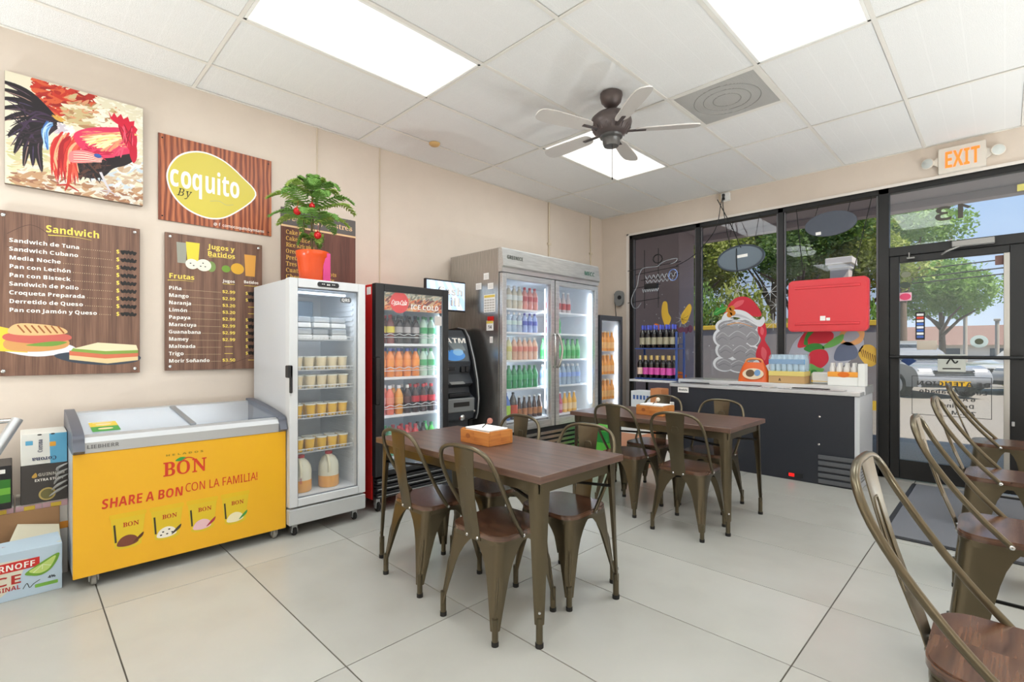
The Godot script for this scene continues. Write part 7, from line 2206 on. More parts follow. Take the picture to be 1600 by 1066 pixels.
func window_paint() -> void:
	# painted on the inside of the panes; local x, y in metres from the lower left of the picture
	var z := 0.0
	var t := thing("window_painting", "window painting of a red winter cap with holly on a grey snow mound", "painting", Vector3(1.67, 1.03, ZF - 0.0605))
	# the snow mound: overlapping round drifts, white edge and grey inside
	var drifts := [[0.16, 0.56, 0.15, 0.10], [0.38, 0.56, 0.15, 0.10], [0.10, 0.42, 0.12, 0.12], [0.28, 0.43, 0.17, 0.13], [0.45, 0.42, 0.10, 0.12], [0.14, 0.26, 0.13, 0.12], [0.32, 0.25, 0.15, 0.13], [0.44, 0.22, 0.11, 0.11], [0.12, 0.09, 0.14, 0.10], [0.30, 0.08, 0.16, 0.10], [0.44, 0.07, 0.10, 0.09]]
	for k in drifts.size():
		var q: Array = drifts[k]
		flat("paint_patch", t, ell(q[0], q[1], q[2], q[3], 22), z + k * 0.00002, mat("paint_white", rgb(226, 228, 232), 0.7), 0.0004)
	for k in drifts.size():
		var q: Array = drifts[k]
		flat("paint_patch", t, ell(q[0] + 0.01, q[1] - 0.008, q[2] - 0.022, q[3] - 0.022, 22), z + 0.001 + k * 0.00003, mat("paint_grey", rgb(152, 150, 154), 0.7), 0.0004)
		brush_mark(t, [Vector2(q[0] - q[2] * 0.6, q[1]), Vector2(q[0], q[1] + q[3] * 0.5), Vector2(q[0] + q[2] * 0.6, q[1] + 0.01)], 0.010, z + 0.0018 + k * 0.00002, mat("paint_light", rgb(196, 196, 202), 0.7), 0.004)
		brush_mark(t, [Vector2(q[0] - q[2] * 0.5, q[1] - q[3] * 0.3), Vector2(q[0], q[1]), Vector2(q[0] + q[2] * 0.5, q[1] - q[3] * 0.3)], 0.007, z + 0.0022, mat("paint_shadow", rgb(112, 112, 120), 0.7), 0.003)
	for i in 4:
		brush_mark(t, [Vector2(0.10 + i * 0.03, 0.60 - i * 0.012), Vector2(0.24 + i * 0.03, 0.635 - i * 0.02), Vector2(0.42 + i * 0.02, 0.60 - i * 0.03)], 0.014, z + 0.002 + i * 0.0001, mat(["paint_grey", "paint_light", "paint_peach", "paint_mist"][i], [rgb(152, 150, 154), rgb(196, 196, 202), rgb(226, 166, 110), rgb(170, 172, 184)][i], 0.7), 0.006)
	# cap
	paint(t, [0.12, 0.66, 0.16, 0.80, 0.26, 0.90, 0.38, 0.91, 0.48, 0.84, 0.56, 0.70, 0.52, 0.66, 0.3, 0.70], z + 0.0026, "paint_red", rgb(206, 44, 62))
	paint(t, [0.22, 0.80, 0.28, 0.86, 0.36, 0.87, 0.34, 0.82, 0.26, 0.78], z + 0.0032, "paint_rose", rgb(226, 96, 106))
	paint(t, [0.10, 0.62, 0.12, 0.71, 0.24, 0.76, 0.38, 0.73, 0.52, 0.62, 0.58, 0.66, 0.60, 0.60, 0.54, 0.54, 0.40, 0.62, 0.24, 0.67], z + 0.0032, "paint_white", rgb(226, 228, 232))
	paint(t, [0.16, 0.68, 0.26, 0.71, 0.38, 0.67, 0.5, 0.58, 0.4, 0.64, 0.26, 0.68], z + 0.0038, "paint_light", rgb(196, 196, 202))
	# hanging end of the cap
	paint(t, [0.54, 0.60, 0.60, 0.58, 0.62, 0.46, 0.60, 0.38, 0.66, 0.26, 0.66, 0.12, 0.58, 0.06, 0.50, 0.18, 0.52, 0.30, 0.56, 0.38, 0.52, 0.48], z + 0.0026, "paint_red", rgb(206, 44, 62))
	paint(t, [0.56, 0.54, 0.59, 0.50, 0.575, 0.44, 0.55, 0.47], z + 0.0032, "paint_rose", rgb(226, 96, 106))
	paint(t, [0.57, 0.30, 0.62, 0.24, 0.60, 0.14, 0.56, 0.2], z + 0.0032, "paint_rose", rgb(226, 96, 106))
	paint(t, [0.46, 0.10, 0.52, 0.14, 0.58, 0.07, 0.66, 0.10, 0.70, 0.03, 0.60, -0.02, 0.50, 0.0], z + 0.0038, "paint_white", rgb(226, 228, 232))
	# holly and berries
	paint(t, [-0.01, 0.72, 0.03, 0.80, 0.07, 0.79, 0.10, 0.85, 0.13, 0.80, 0.17, 0.80, 0.14, 0.74, 0.07, 0.72, 0.03, 0.70], z + 0.0044, "paint_green", rgb(58, 138, 56))
	brush_mark(t, [Vector2(0.01, 0.73), Vector2(0.08, 0.77), Vector2(0.15, 0.79)], 0.006, z + 0.005, mat("paint_lime", rgb(150, 206, 120), 0.7))
	for q in [[0.18, 0.76], [0.22, 0.78], [0.19, 0.70], [0.23, 0.72]]: flat("paint_patch", t, ell(q[0], q[1], 0.034, 0.034, 14), z + 0.005, mat("paint_ochre", rgb(206, 130, 40), 0.7))
	# stockings
	t = thing("window_painting", "window painting of striped red and green stockings under the red sign", "painting", Vector3(2.52, 1.02, ZF - 0.0605))
	paint(t, [0.0, 0.10, 0.04, 0.32, 0.16, 0.46, 0.34, 0.52, 0.62, 0.50, 0.72, 0.34, 0.60, 0.16, 0.40, 0.02, 0.18, 0.0], z, "paint_mist", rgb(170, 172, 184))
	paint(t, [0.10, 0.30, 0.16, 0.46, 0.30, 0.50, 0.44, 0.46, 0.42, 0.36, 0.28, 0.34], z + 0.001, "paint_red", rgb(206, 44, 62))
	paint(t, [0.16, 0.34, 0.18, 0.44, 0.22, 0.49, 0.26, 0.48, 0.20, 0.40, 0.20, 0.33], z + 0.0016, "paint_green", rgb(58, 138, 56))
	paint(t, [0.34, 0.30, 0.40, 0.36, 0.48, 0.42, 0.54, 0.44, 0.52, 0.36, 0.42, 0.30], z + 0.0016, "paint_grass", rgb(110, 176, 90))
	paint(t, [0.16, 0.28, 0.22, 0.34, 0.32, 0.34, 0.36, 0.28, 0.26, 0.24], z + 0.0016, "paint_green", rgb(58, 138, 56))
	paint(t, [0.20, 0.12, 0.22, 0.24, 0.30, 0.28, 0.38, 0.26, 0.40, 0.16, 0.34, 0.08, 0.26, 0.06], z + 0.0022, "paint_red", rgb(206, 44, 62))
	paint(t, [0.18, 0.04, 0.22, 0.12, 0.30, 0.08, 0.36, 0.06, 0.30, -0.01, 0.22, -0.02], z + 0.0028, "paint_grass", rgb(110, 176, 90))
	flat("paint_patch", t, ell(0.26, 0.03, 0.03, 0.025, 14), z + 0.0034, mat("paint_green", rgb(58, 138, 56), 0.7))
	paint(t, [0.5, 0.36, 0.52, 0.48, 0.62, 0.52, 0.72, 0.48, 0.70, 0.36, 0.60, 0.32], z + 0.001, "paint_peach", rgb(226, 166, 110))
	paint(t, [0.54, 0.38, 0.56, 0.46, 0.64, 0.48, 0.68, 0.42, 0.60, 0.36], z + 0.0016, "paint_mist", rgb(170, 172, 184))
	paint(t, [0.46, 0.16, 0.48, 0.30, 0.58, 0.36, 0.66, 0.28, 0.64, 0.18], z + 0.001, "paint_slate", rgb(96, 106, 130))
	# gold garland
	t = thing("window_painting", "window painting of a gold garland by the door frame", "painting", Vector3(3.19, 1.12, ZF - 0.0605))
	paint(t, [0.0, 0.14, 0.04, 0.22, 0.12, 0.22, 0.17, 0.14, 0.16, 0.04, 0.10, 0.0, 0.04, 0.05], z, "paint_gold", rgb(214, 172, 70))
	for i in 7: brush_mark(t, [Vector2(0.02 + i * 0.02, 0.19 - i * 0.012), Vector2(0.04 + i * 0.018, 0.10 - i * 0.01)], 0.010, z + 0.001, mat("paint_umber", rgb(120, 84, 40), 0.7), 0.004)
	# antlers and leaves behind the bottles
	t = thing("window_painting", "window painting of yellow antlers above purple leaves in the left window", "painting", Vector3(0.82, 1.50, ZF - 0.0605))
	paint(t, [0.18, 0.10, 0.12, 0.28, 0.14, 0.44, 0.20, 0.44, 0.22, 0.30, 0.26, 0.22, 0.22, 0.12], z, "paint_amber", rgb(222, 180, 60))
	paint(t, [0.42, 0.14, 0.40, 0.24, 0.46, 0.34, 0.52, 0.40, 0.55, 0.34, 0.52, 0.24, 0.48, 0.16], z, "paint_amber", rgb(222, 180, 60))
	paint(t, [0.0, 0.08, 0.02, 0.16, 0.09, 0.13, 0.13, 0.02, 0.08, -0.02], z, "paint_tangerine", rgb(226, 122, 50))
	for q in [[0.24, 0.06], [0.32, 0.09], [0.40, 0.06], [0.47, 0.05], [0.53, 0.07]]: flat("paint_patch", t, ell(q[0], q[1], 0.05, 0.035, 14, q[0] * 9.0), z + 0.001, mat("paint_plum", rgb(104, 60, 84), 0.7))
	paint(t, [0.26, -0.60, 0.28, -0.52, 0.40, -0.50, 0.48, -0.56, 0.36, -0.62], z, "paint_tangerine", rgb(226, 122, 50))
	# snowflakes
	t = thing("window_painting", "white painted snowflakes scattered over the window panes", "painting", Vector3(0, 0, ZF - 0.0605))
	var white := mat("paint_frost", rgb(206, 206, 206), 0.7)
	for q in [[1.95, 2.02, 0.11], [2.33, 1.98, 0.12], [1.24, 1.70, 0.10], [2.36, 1.62, 0.10], [2.39, 1.82, 0.07]]:
		for k in 4:
			var a: float = k * PI / 4 + q[0]
			var d: Vector2 = Vector2.from_angle(a) * q[2]
			brush_mark(t, [Vector2(q[0], q[1]) - d, Vector2(q[0], q[1]) + d], 0.006, 0.0, white, 0.003)
	var r := RandomNumberGenerator.new()
	r.seed = 77
	for i in 46:
		var x := r.randf_range(0.6, 3.3)
		if absf(x - 1.472) < 0.06 or absf(x - 2.452) < 0.06: continue
		flat("snow_dot", t, ell(x, r.randf_range(1.2, 2.2), 0.007, 0.007, 8), 0.0, white)

func corner_clutter() -> void:
	var t := thing("carton", "white carton with blue print standing before the folding table", "box", Vector3(1.20, 0, -5.36))
	box_part(t, "carton_body", -0.13, 0.13, 0, 0.80, -0.10, 0.10, mat("carton_pale", rgb(216, 220, 224), 0.6), 0.004)
	for i in 5: box_part(t, "blue_print", -0.10 + i * 0.045, -0.07 + i * 0.045, 0.70, 0.75, 0.1001, 0.1008, mat("print_navy", rgb(70, 100, 160), 0.5), 0.0)
	t = thing("carton", "orange-brown carton right of the white carton", "box", Vector3(1.41, 0, -5.33))
	box_part(t, "carton_body", -0.07, 0.07, 0, 0.84, -0.09, 0.09, mat("carton_rust", rgb(196, 130, 84), 0.7), 0.004)
	t = thing("carton", "bright green carton on the floor behind the farther table", "box", Vector3(1.02, 0, -4.75))
	box_part(t, "carton_body", -0.14, 0.14, 0, 0.42, -0.12, 0.12, mat("carton_green", rgb(96, 196, 70), 0.5), 0.004)
	box_part(t, "carton_band", -0.141, 0.141, 0.25, 0.38, -0.121, 0.121, mat("carton_dark_green", rgb(40, 140, 60), 0.5), 0.003)
	t = thing("carton", "salmon and white carton under the farther table", "box", Vector3(1.40, 0, -4.85))
	box_part(t, "carton_body", -0.13, 0.13, 0, 0.46, -0.12, 0.12, mat("carton_salmon", rgb(222, 160, 130), 0.6), 0.004)
	box_part(t, "carton_lid", -0.131, 0.131, 0.38, 0.462, -0.121, 0.121, M.white_paper, 0.003)
	t = thing("gift_bag", "white paper bag with a red mark left of the counter front", "bag", Vector3(1.56, 0, -5.22))
	box_part(t, "bag_body", -0.06, 0.06, 0, 0.70, -0.06, 0.06, M.white_paper, 0.004)
	flat("red_mark", t, curve([Vector2(-0.01, 0.56), Vector2(0.01, 0.66), Vector2(0.04, 0.60), Vector2(0.03, 0.54)], 4), 0.0615, M.red)

# ---- boxes at the left edge -----------------------------------------------------------------
func left_boxes() -> void:
	var z0 := 0.26
	# open carton in front, its printed side towards the room
	var t := thing("drink_carton", "open pale blue drink carton with a lime slice and red band on the floor", "carton", Vector3(0.645, 0, 0.06), PI / 2)
	var blue := mat("carton_ice", rgb(186, 206, 222), 0.5)
	var tan := mat("card_inside", rgb(158, 122, 88), 0.85)
	box_part(t, "front_side", -0.24, 0.232, 0.0, 0.245, -0.006, 0.0, blue, 0.002)
	box_part(t, "right_side", 0.226, 0.232, 0.0, 0.245, -0.22, -0.006, blue, 0.002)
	box_part(t, "left_side", -0.24, -0.234, 0.0, 0.245, -0.22, -0.006, blue, 0.002)
	box_part(t, "back_side", -0.24, 0.232, 0.0, 0.40, -0.226, -0.22, tan, 0.002)
	box_part(t, "bottom", -0.234, 0.226, 0.001, 0.006, -0.22, -0.006, tan, 0.0)
	var mb := MB.new()
	mb.quad(Vector3(-0.24, 0.245, -0.003), Vector3(0.232, 0.245, -0.003), Vector3(0.22, 0.285, -0.10), Vector3(-0.24, 0.275, -0.09))
	mb.quad(Vector3(-0.24, 0.271, -0.09), Vector3(0.22, 0.281, -0.10), Vector3(0.232, 0.241, -0.003), Vector3(-0.24, 0.241, -0.003))
	part("front_flap", mb, blue, t)
	mb = MB.new()
	mb.quad(Vector3(0.03, 0.275, -0.12), Vector3(0.228, 0.25, -0.01), Vector3(0.228, 0.30, -0.2), Vector3(0.06, 0.335, -0.22))
	mb.quad(Vector3(0.06, 0.331, -0.22), Vector3(0.228, 0.296, -0.2), Vector3(0.228, 0.246, -0.01), Vector3(0.03, 0.271, -0.12))
	part("side_flap", mb, mat("flap_cream", rgb(216, 212, 190), 0.7), t)
	var white: Material = M.ink_white
	flat("print_panel", t, PackedVector2Array([Vector2(-0.24, 0.02), Vector2(0.0, 0.03), Vector2(0.06, 0.08), Vector2(0.10, 0.20), Vector2(-0.24, 0.22)]), 0.0006, mat("print_ivory", rgb(222, 218, 200), 0.5))
	mb = MB.new()
	mb.prism(PackedVector2Array([Vector2(-0.24, 0.140), Vector2(0.143, 0.150), Vector2(0.143, 0.198), Vector2(-0.24, 0.190)]), 0.0007, 0.0014)
	part("red_band", mb, mat("band_red", rgb(200, 40, 36), 0.45), t)
	text(t, "SMIRNOFF", 0.030, Vector3(0.018, 0.171, 0.0015), white, 0.215)
	text(t, "ICE", 0.046, Vector3(0.008, 0.105, 0.0012), mat("ice_red", rgb(178, 44, 40), 0.5), 0.13)
	text(t, "ORIGINAL", 0.022, Vector3(0.0, 0.062, 0.0012), M.ice_red, 0.14)
	brush_mark(t, [Vector2(0.08, 0.045), Vector2(0.095, 0.07), Vector2(0.105, 0.045), Vector2(0.12, 0.06), Vector2(0.145, 0.075)], 0.003, 0.0012, M.ink_black)
	flat("green_bar", t, rrect(0.17, 0.045, 0.09, 0.018, 0.004), 0.0012, mat("bar_green", rgb(120, 176, 70), 0.5))
	text(t, "4%", 0.014, Vector3(0.19, 0.078, 0.0012), M.ink_black, 0.03)
	text(t, "ICE", 0.028, Vector3(-0.02, 0.262, -0.046), M.ice_red, 0.10).rotation.x = -1.18
	# lime slice
	flat("lime_rind", t, curve([Vector2(0.092, 0.128), Vector2(0.11, 0.106), Vector2(0.15, 0.098), Vector2(0.19, 0.122), Vector2(0.217, 0.172), Vector2(0.208, 0.196)], 5), 0.0018, mat("lime_rind", rgb(110, 160, 50), 0.5))
	flat("lime_flesh", t, curve([Vector2(0.104, 0.132), Vector2(0.12, 0.116), Vector2(0.152, 0.110), Vector2(0.184, 0.130), Vector2(0.206, 0.186), Vector2(0.152, 0.156)], 5), 0.0024, mat("lime_flesh", rgb(190, 214, 120), 0.5))
	for a in [0.0, 0.5, 1.0]: brush_mark(t, [Vector2(0.155, 0.152), Vector2(0.118 + a * 0.07, 0.118 + a * 0.02)], 0.003, 0.003, mat("lime_line", rgb(222, 232, 190), 0.5))
	# lower cases
	var g := "drink cases stacked behind the open carton"
	for i in 2:
		t = thing("drink_case", ["low printed drink case under the charcoal beer carton", "low printed drink case under the black and green carton"][i], "case", Vector3(0.445, 0, -0.100 + i * 0.222), PI / 2, g)
		box_part(t, "case_body", -0.108, 0.108, 0, 0.432, -0.34, -0.04, mat("case_grey", rgb(206, 202, 196), 0.6), 0.003)
		for k in 2:
			box_part(t, "case_edge", -0.109 + k * 0.1095, -0.002 + k * 0.1095, 0.392, 0.425, -0.042, -0.038, mat("edge_pink", rgb(206, 170, 180), 0.5), 0.002)
			box_part(t, "case_edge", -0.075 + k * 0.1095, -0.03 + k * 0.1095, 0.397, 0.42, -0.0385, -0.036, mat("edge_yellow", rgb(226, 196, 70), 0.5), 0.001)
		box_part(t, "case_band", -0.109, 0.109, 0.26, 0.30, -0.042, -0.038, mat("edge_orange", rgb(226, 150, 50), 0.5), 0.002)
	t = thing("beer_carton", "charcoal stout carton with a gold harp and a torn plastic wrap", "carton", Vector3(0.42, 0.4325, -0.108), PI / 2, g)
	var dark := mat("carton_coal", rgb(66, 62, 60), 0.5)
	box_part(t, "carton_body", -0.096, 0.098, 0, 0.215, -0.27, 0.0, dark, 0.003)
	text(t, "GUINNESS", 0.017, Vector3(0.03, 0.158, 0.0008), mat("stout_grey", rgb(190, 186, 176), 0.5), 0.11)
	text(t, "EXTRA STOUT", 0.014, Vector3(0.02, 0.128, 0.0008), white, 0.12)
	flat("harp_mark", t, curve([Vector2(-0.052, 0.150), Vector2(-0.036, 0.172), Vector2(-0.030, 0.150), Vector2(-0.042, 0.143)], 3), 0.0012, mat("harp_gold", rgb(196, 156, 70), 0.4))
	flat("seal_mark", t, ell(0.012, 0.045, 0.036, 0.036, 22), 0.0012, mat("seal_gold", rgb(186, 164, 96), 0.4))
	flat("seal_mark", t, ell(0.012, 0.045, 0.028, 0.028, 22), 0.0018, mat("seal_dark", rgb(110, 104, 60), 0.4))
	for i in 5:
		mb = MB.new()
		var y := 0.06 + i * 0.032
		mb.tube(curve3([Vector3(0.02 + i * 0.010, y - 0.03, 0.004), Vector3(0.055, y, 0.022 + 0.006 * (i % 2)), Vector3(0.10, y + 0.02, 0.008)], 4), [0.002, 0.004, 0.006, 0.007, 0.008, 0.007, 0.006, 0.004, 0.002], 6)
		part("plastic_wrap", mb, mat("wrap_clear", rgb(206, 206, 204), 0.12, 0.0, {"alpha": 0.5}), t)
	t = thing("beer_carton", "white and blue beer carton on top of the stack", "carton", Vector3(0.415, 0.6482, -0.108), PI / 2, g)
	box_part(t, "carton_body", -0.096, 0.096, 0, 0.175, -0.26, 0.0, mat("carton_milk", rgb(226, 226, 220), 0.5), 0.003)
	flat("blue_print", t, PackedVector2Array([Vector2(0.025, 0.0), Vector2(0.0955, 0.0), Vector2(0.0955, 0.17), Vector2(0.02, 0.17)]), 0.0008, mat("print_azure", rgb(96, 170, 206), 0.5))
	flat("gold_print", t, rrect(0.035, 0.11, 0.026, 0.026, 0.004), 0.0014, mat("print_amber", rgb(222, 160, 50), 0.5))
	flat("blue_print", t, rrect(-0.062, 0.125, 0.03, 0.024, 0.003), 0.0010, mat("print_azure", rgb(96, 170, 206), 0.5))
	text(t, "Corona", 0.020, Vector3(-0.018, 0.105, 0.0010), mat("corona_navy", rgb(40, 50, 90), 0.5), 0.072, {"font": "Droid Serif", "rot": PI / 2})
	text(t, "Corona", 0.022, Vector3(0.0, 0.030, 0.0016), M.corona_navy, 0.10, {"font": "Droid Serif", "rot": PI})
	mb = MB.new()
	for x in [-0.02, 0.035]: mb.prism(ell(x, 0.168, 0.010, 0.004, 10), 0.0, 0.0012)
	part("grip_hole", mb, M.ink_black, t)
	t = thing("beer_carton", "black and green beer carton left of the charcoal carton", "carton", Vector3(0.445, 0.4325, 0.122), PI / 2, g)
	box_part(t, "carton_body", -0.10, 0.10, 0, 0.235, -0.27, 0.0, mat("carton_black", rgb(30, 30, 32), 0.45), 0.003)
	flat("green_print", t, PackedVector2Array([Vector2(-0.099, 0.03), Vector2(0.095, 0.035), Vector2(0.095, 0.16), Vector2(-0.099, 0.165)]), 0.0008, mat("print_leaf", rgb(50, 120, 40), 0.45))
	flat("green_print", t, PackedVector2Array([Vector2(-0.099, 0.075), Vector2(0.095, 0.08), Vector2(0.095, 0.115), Vector2(-0.099, 0.11)]), 0.0014, mat("print_lime", rgb(110, 176, 60), 0.45))
	flat("white_print", t, rrect(0.045, 0.205, 0.06, 0.022, 0.002), 0.0008, M.white_paper)
	# brushed tube at the very edge
	mb = MB.new()
	mb.tube([Vector3(0.58, 0.93, 0.0), Vector3(0.72, 0.60, 0.17), Vector3(0.95, 0.02, 0.45)], 0.024, 12)
	var rl := thing("hand_truck", "brushed metal tube of a cart leaning at the left edge", "cart", Vector3.ZERO)
	part("tube_handle", mb, M.alu, rl)
	mb = MB.new()
	mb.tube([Vector3(0.58, 0.925, 0.0), Vector3(0.58, 0.925, 0.4)], 0.012, 8)
	part("cross_bar", mb, M.chrome, rl)

# ---- fan, vent, exit sign, plant ------------------------------------------------------------
func ceiling_things() -> void:
	var t := thing("ceiling_fan", "dark bronze ceiling fan with pale blades and a pull chain", "ceiling fan", Vector3(2.16, CEIL - 0.004, -3.194))
	var br := mat("fan_bronze", rgb(88, 78, 76), 0.42, 0.35)
	var mb := MB.new()
	mb.lathe([Vector2(0, 0), Vector2(0.083, 0), Vector2(0.085, -0.02), Vector2(0.074, -0.065), Vector2(0.045, -0.098), Vector2(0.02, -0.108), Vector2(0, -0.108)], 24)
	part("canopy", mb, br, t)
	mb = MB.new()
	mb.tube([Vector3(0, -0.10, 0), Vector3(0, -0.16, 0)], 0.014, 10)
	part("down_rod", mb, br, t)
	mb = MB.new()
	mb.lathe([Vector2(0, -0.145), Vector2(0.06, -0.147), Vector2(0.115, -0.160), Vector2(0.148, -0.190), Vector2(0.155, -0.225), Vector2(0.148, -0.255), Vector2(0.120, -0.295), Vector2(0.095, -0.315), Vector2(0.07, -0.325), Vector2(0, -0.325)], 32)
	part("motor_housing", mb, br, t)
	for i in 20:
		mb = MB.new()
		mb.X = Transform3D(Basis(Vector3.UP, TAU * i / 20), Vector3.ZERO)
		mb.tube([Vector3(0.145, -0.262, 0), Vector3(0.121, -0.296, 0)], 0.005, 6)
		part("housing_rib", mb, br, t)
	mb = MB.new()
	mb.lathe([Vector2(0.085, -0.315), Vector2(0.085, -0.335), Vector2(0.066, -0.345), Vector2(0.066, -0.375), Vector2(0.055, -0.40), Vector2(0, -0.405)], 24)
	part("switch_cup", mb, mat("fan_cup", rgb(96, 94, 92), 0.35, 0.5), t)
	var blade := mat("fan_blade", rgb(196, 190, 184), 0.55)
	for i in 5:
		mb = MB.new()
		mb.X = Transform3D(Basis(Vector3.UP, TAU * i / 5 + 0.62) * Basis(Vector3.RIGHT, 0.2), Vector3(0, -0.285, 0))
		mb.X = mb.X * Transform3D(Basis(Vector3.RIGHT, -PI / 2), Vector3.ZERO)
		mb.prism(curve([Vector2(0.20, -0.045), Vector2(0.35, -0.062), Vector2(0.56, -0.068), Vector2(0.64, -0.04), Vector2(0.64, 0.04), Vector2(0.56, 0.068), Vector2(0.35, 0.062), Vector2(0.20, 0.045)], 4), -0.004, 0.004, true)
		var b := part("blade", mb, blade, t)
		mb = MB.new()
		mb.X = Transform3D(Basis(Vector3.UP, TAU * i / 5 + 0.62), Vector3(0, -0.285, 0))
		mb.b2(0.10, 0.26, -0.01, -0.002, -0.016, 0.016, 0.003)
		part("blade_arm", mb, br, b)
	mb = MB.new()
	mb.tube([Vector3(0.03, -0.40, 0.03), Vector3(0.03, -0.66, 0.03)], 0.0022, 5)
	mb.lathe([Vector2(0, -0.67), Vector2(0.006, -0.665), Vector2(0.004, -0.65), Vector2(0, -0.648)], 8, Vector3(0.03, 0, 0.03))
	part("pull_chain", mb, M.dark_metal, t)
	# return air vent
	t = thing("air_vent", "grey square air vent with dusty rings in the ceiling", "vent", Vector3(2.745, CEIL - 0.004, -3.915))
	mb = MB.new()
	for q in [[-0.318, 0.318, -0.322, -0.30], [-0.318, 0.318, 0.30, 0.322], [-0.318, -0.296, -0.30, 0.30], [0.296, 0.318, -0.30, 0.30]]: mb.b2(q[0], q[1], 0.0, 0.012, q[2], q[3], 0.002)
	part("vent_frame", mb, M.grid, t)
	var pf := noise_tex(91, 0.3, [[0.3, Color(0.74, 0.74, 0.73)], [0.6, Color(1, 1, 1)]], 128)
	mb = MB.new()
	mb.b2(-0.297, 0.297, 0.006, 0.012, -0.301, 0.301)
	part("perforated_plate", mb, mat("vent_plate", rgb(178, 176, 172), 0.8, 0.0, {"tex": pf, "tri": 7.0}), t)
	for i in 3:
		mb = MB.new()
		var ring := []
		for k in 49: ring.append(Vector3(cos(TAU * k / 48) * (0.10 + 0.07 * i), 0.005, sin(TAU * k / 48) * (0.10 + 0.07 * i)))
		mb.tube(ring, 0.005, 5, false)
		part("dust_ring", mb, mat("vent_ring", rgb(166, 163, 158), 0.85, 0.0, {"tex": pf, "tri": 7.0}), t)
	mb = MB.new()
	for i in 48: mb.b2(-0.295, 0.295, 0.002, 0.006, -0.298 + i * 0.0127, -0.294 + i * 0.0127)
	part("perforation_bars", mb, mat("vent_bar", rgb(192, 190, 186), 0.8), t).set_meta("kind", "stuff")
	# smoke detector / cover plate
	mb = MB.new()
	mb.lathe([Vector2(0.052, 0), Vector2(0.050, -0.012), Vector2(0.036, -0.024), Vector2(0, -0.026)], 20)
	one("smoke_detector", mb, mat("cap_amber", rgb(214, 176, 116), 0.5), "small round tan smoke detector on a ceiling tile", "smoke detector", Vector3(0.463, CEIL - 0.0005, -2.787))
	# exit sign
	t = thing("exit_sign", "lit orange exit sign with two lamp heads above the door", "exit sign", Vector3(4.0, 2.955, ZF + 0.001))
	var ivory := mat("exit_ivory", rgb(222, 214, 202), 0.45)
	box_part(t, "housing", -0.165, 0.165, 0, 0.235, 0, 0.05, ivory, 0.006)
	text(t, "EXIT", 0.15, Vector3(0, 0.118, 0.051), mat("exit_sign_glow", rgb(240, 130, 50), 0.4, 0.0, {"emit": Color(1.0, 0.42, 0.12), "power": 0.9}), 0.235, {"depth": 0.004})
	for s in [-1.0, 1.0]:
		mb = MB.new()
		mb.prism(PackedVector2Array([Vector2(0.165 * s, 0.07), Vector2(0.20 * s, 0.10), Vector2(0.20 * s, 0.135), Vector2(0.165 * s, 0.165)]), 0.005, 0.04)
		part("lamp_bracket", mb, ivory, t)
		mb = MB.new()
		mb.X = Transform3D(Basis(Vector3.UP, 0.3 * s) * Basis(Vector3.RIGHT, PI / 2), Vector3(0.235 * s, 0.118, 0.03))
		mb.lathe([Vector2(0, -0.03), Vector2(0.03, -0.025), Vector2(0.048, 0.01), Vector2(0.05, 0.028), Vector2(0.044, 0.03)], 18)
		var lh := part("lamp_head", mb, ivory, t)
		mb = MB.new()
		mb.X = Transform3D(Basis(Vector3.UP, 0.3 * s) * Basis(Vector3.RIGHT, PI / 2), Vector3(0.235 * s, 0.118, 0.03))
		mb.lathe([Vector2(0.044, 0.029), Vector2(0.03, 0.034), Vector2(0, 0.036)], 18)
		part("lamp_glass", mb, mat("lamp_frost", rgb(206, 210, 206), 0.2), lh)
	# outlet with cables on the header
	t = thing("outlet_box", "white outlet box with black cables above the window", "outlet", Vector3(1.845, 3.13, ZF + 0.001))
	box_part(t, "box", -0.05, 0.05, 0, 0.10, 0, 0.045, M.white_plastic, 0.004)
	box_part(t, "back_plate", -0.085, -0.051, 0.0, 0.095, 0, 0.03, mat("plate_ivory", rgb(206, 186, 160), 0.5), 0.004)
	box_part(t, "plug", -0.03, 0.0, 0.05, 0.085, 0.045, 0.07, M.black_plastic, 0.004)
	box_part(t, "plug", -0.03, 0.0, 0.01, 0.042, 0.045, 0.075, M.black_plastic, 0.004)
	hang(t, curve3([Vector3(-0.015, 0.06, 0.07), Vector3(-0.03, -0.05, 0.10), Vector3(-0.10, -0.35, 0.10), Vector3(-0.35, -0.62, 0.11), Vector3(-0.60, -0.74, 0.12)], 5), 0.005, "cable")
	hang(t, curve3([Vector3(-0.015, 0.02, 0.075), Vector3(0.0, -0.1, 0.10), Vector3(0.05, -0.4, 0.11), Vector3(0.10, -0.62, 0.11)], 5), 0.005, "cable")
	# conduits on the left wall
	var pv := mat("conduit_cream", rgb(206, 190, 166), 0.5)
	for q in [[-1.86, 2.0, 0.006, "thin cream cable cover on the wall right of the logo board"], [-2.475, 1.9, 0.006, "thin cream cable cover on the wall above the red cooler"], [-4.97, 1.6, 0.014, "cream wall conduit above the steel fridge"], [-5.90, 1.0, 0.012, "cream wall conduit next to the room corner"]]:
		mb = MB.new()
		mb.tube([Vector3(q[2], q[1], 0), Vector3(q[2], CEIL - 0.005, 0)], q[2] * 0.9, 8)
		if q[2] > 0.01: mb.b2(0.0, 0.03, 2.68, 2.71, -0.03, 0.03, 0.003)
		one("wall_conduit", mb, pv, q[3], "conduit", Vector3(0.0, 0, q[0]), 0.0, "cream wall conduits")
	# pay-phone like grey device behind the black fridge
	t = thing("wall_telephone", "grey wall unit with a hanging cord above the black fridge", "telephone", Vector3(0.32, 1.93, ZF + 0.001))
	mb = MB.new()
	mb.prism(rrect(0, 0.11, 0.14, 0.22, 0.06), 0, 0.05, true)
	part("unit_body", mb, mat("phone_grey", rgb(130, 132, 132), 0.5), t)
	mb = MB.new()
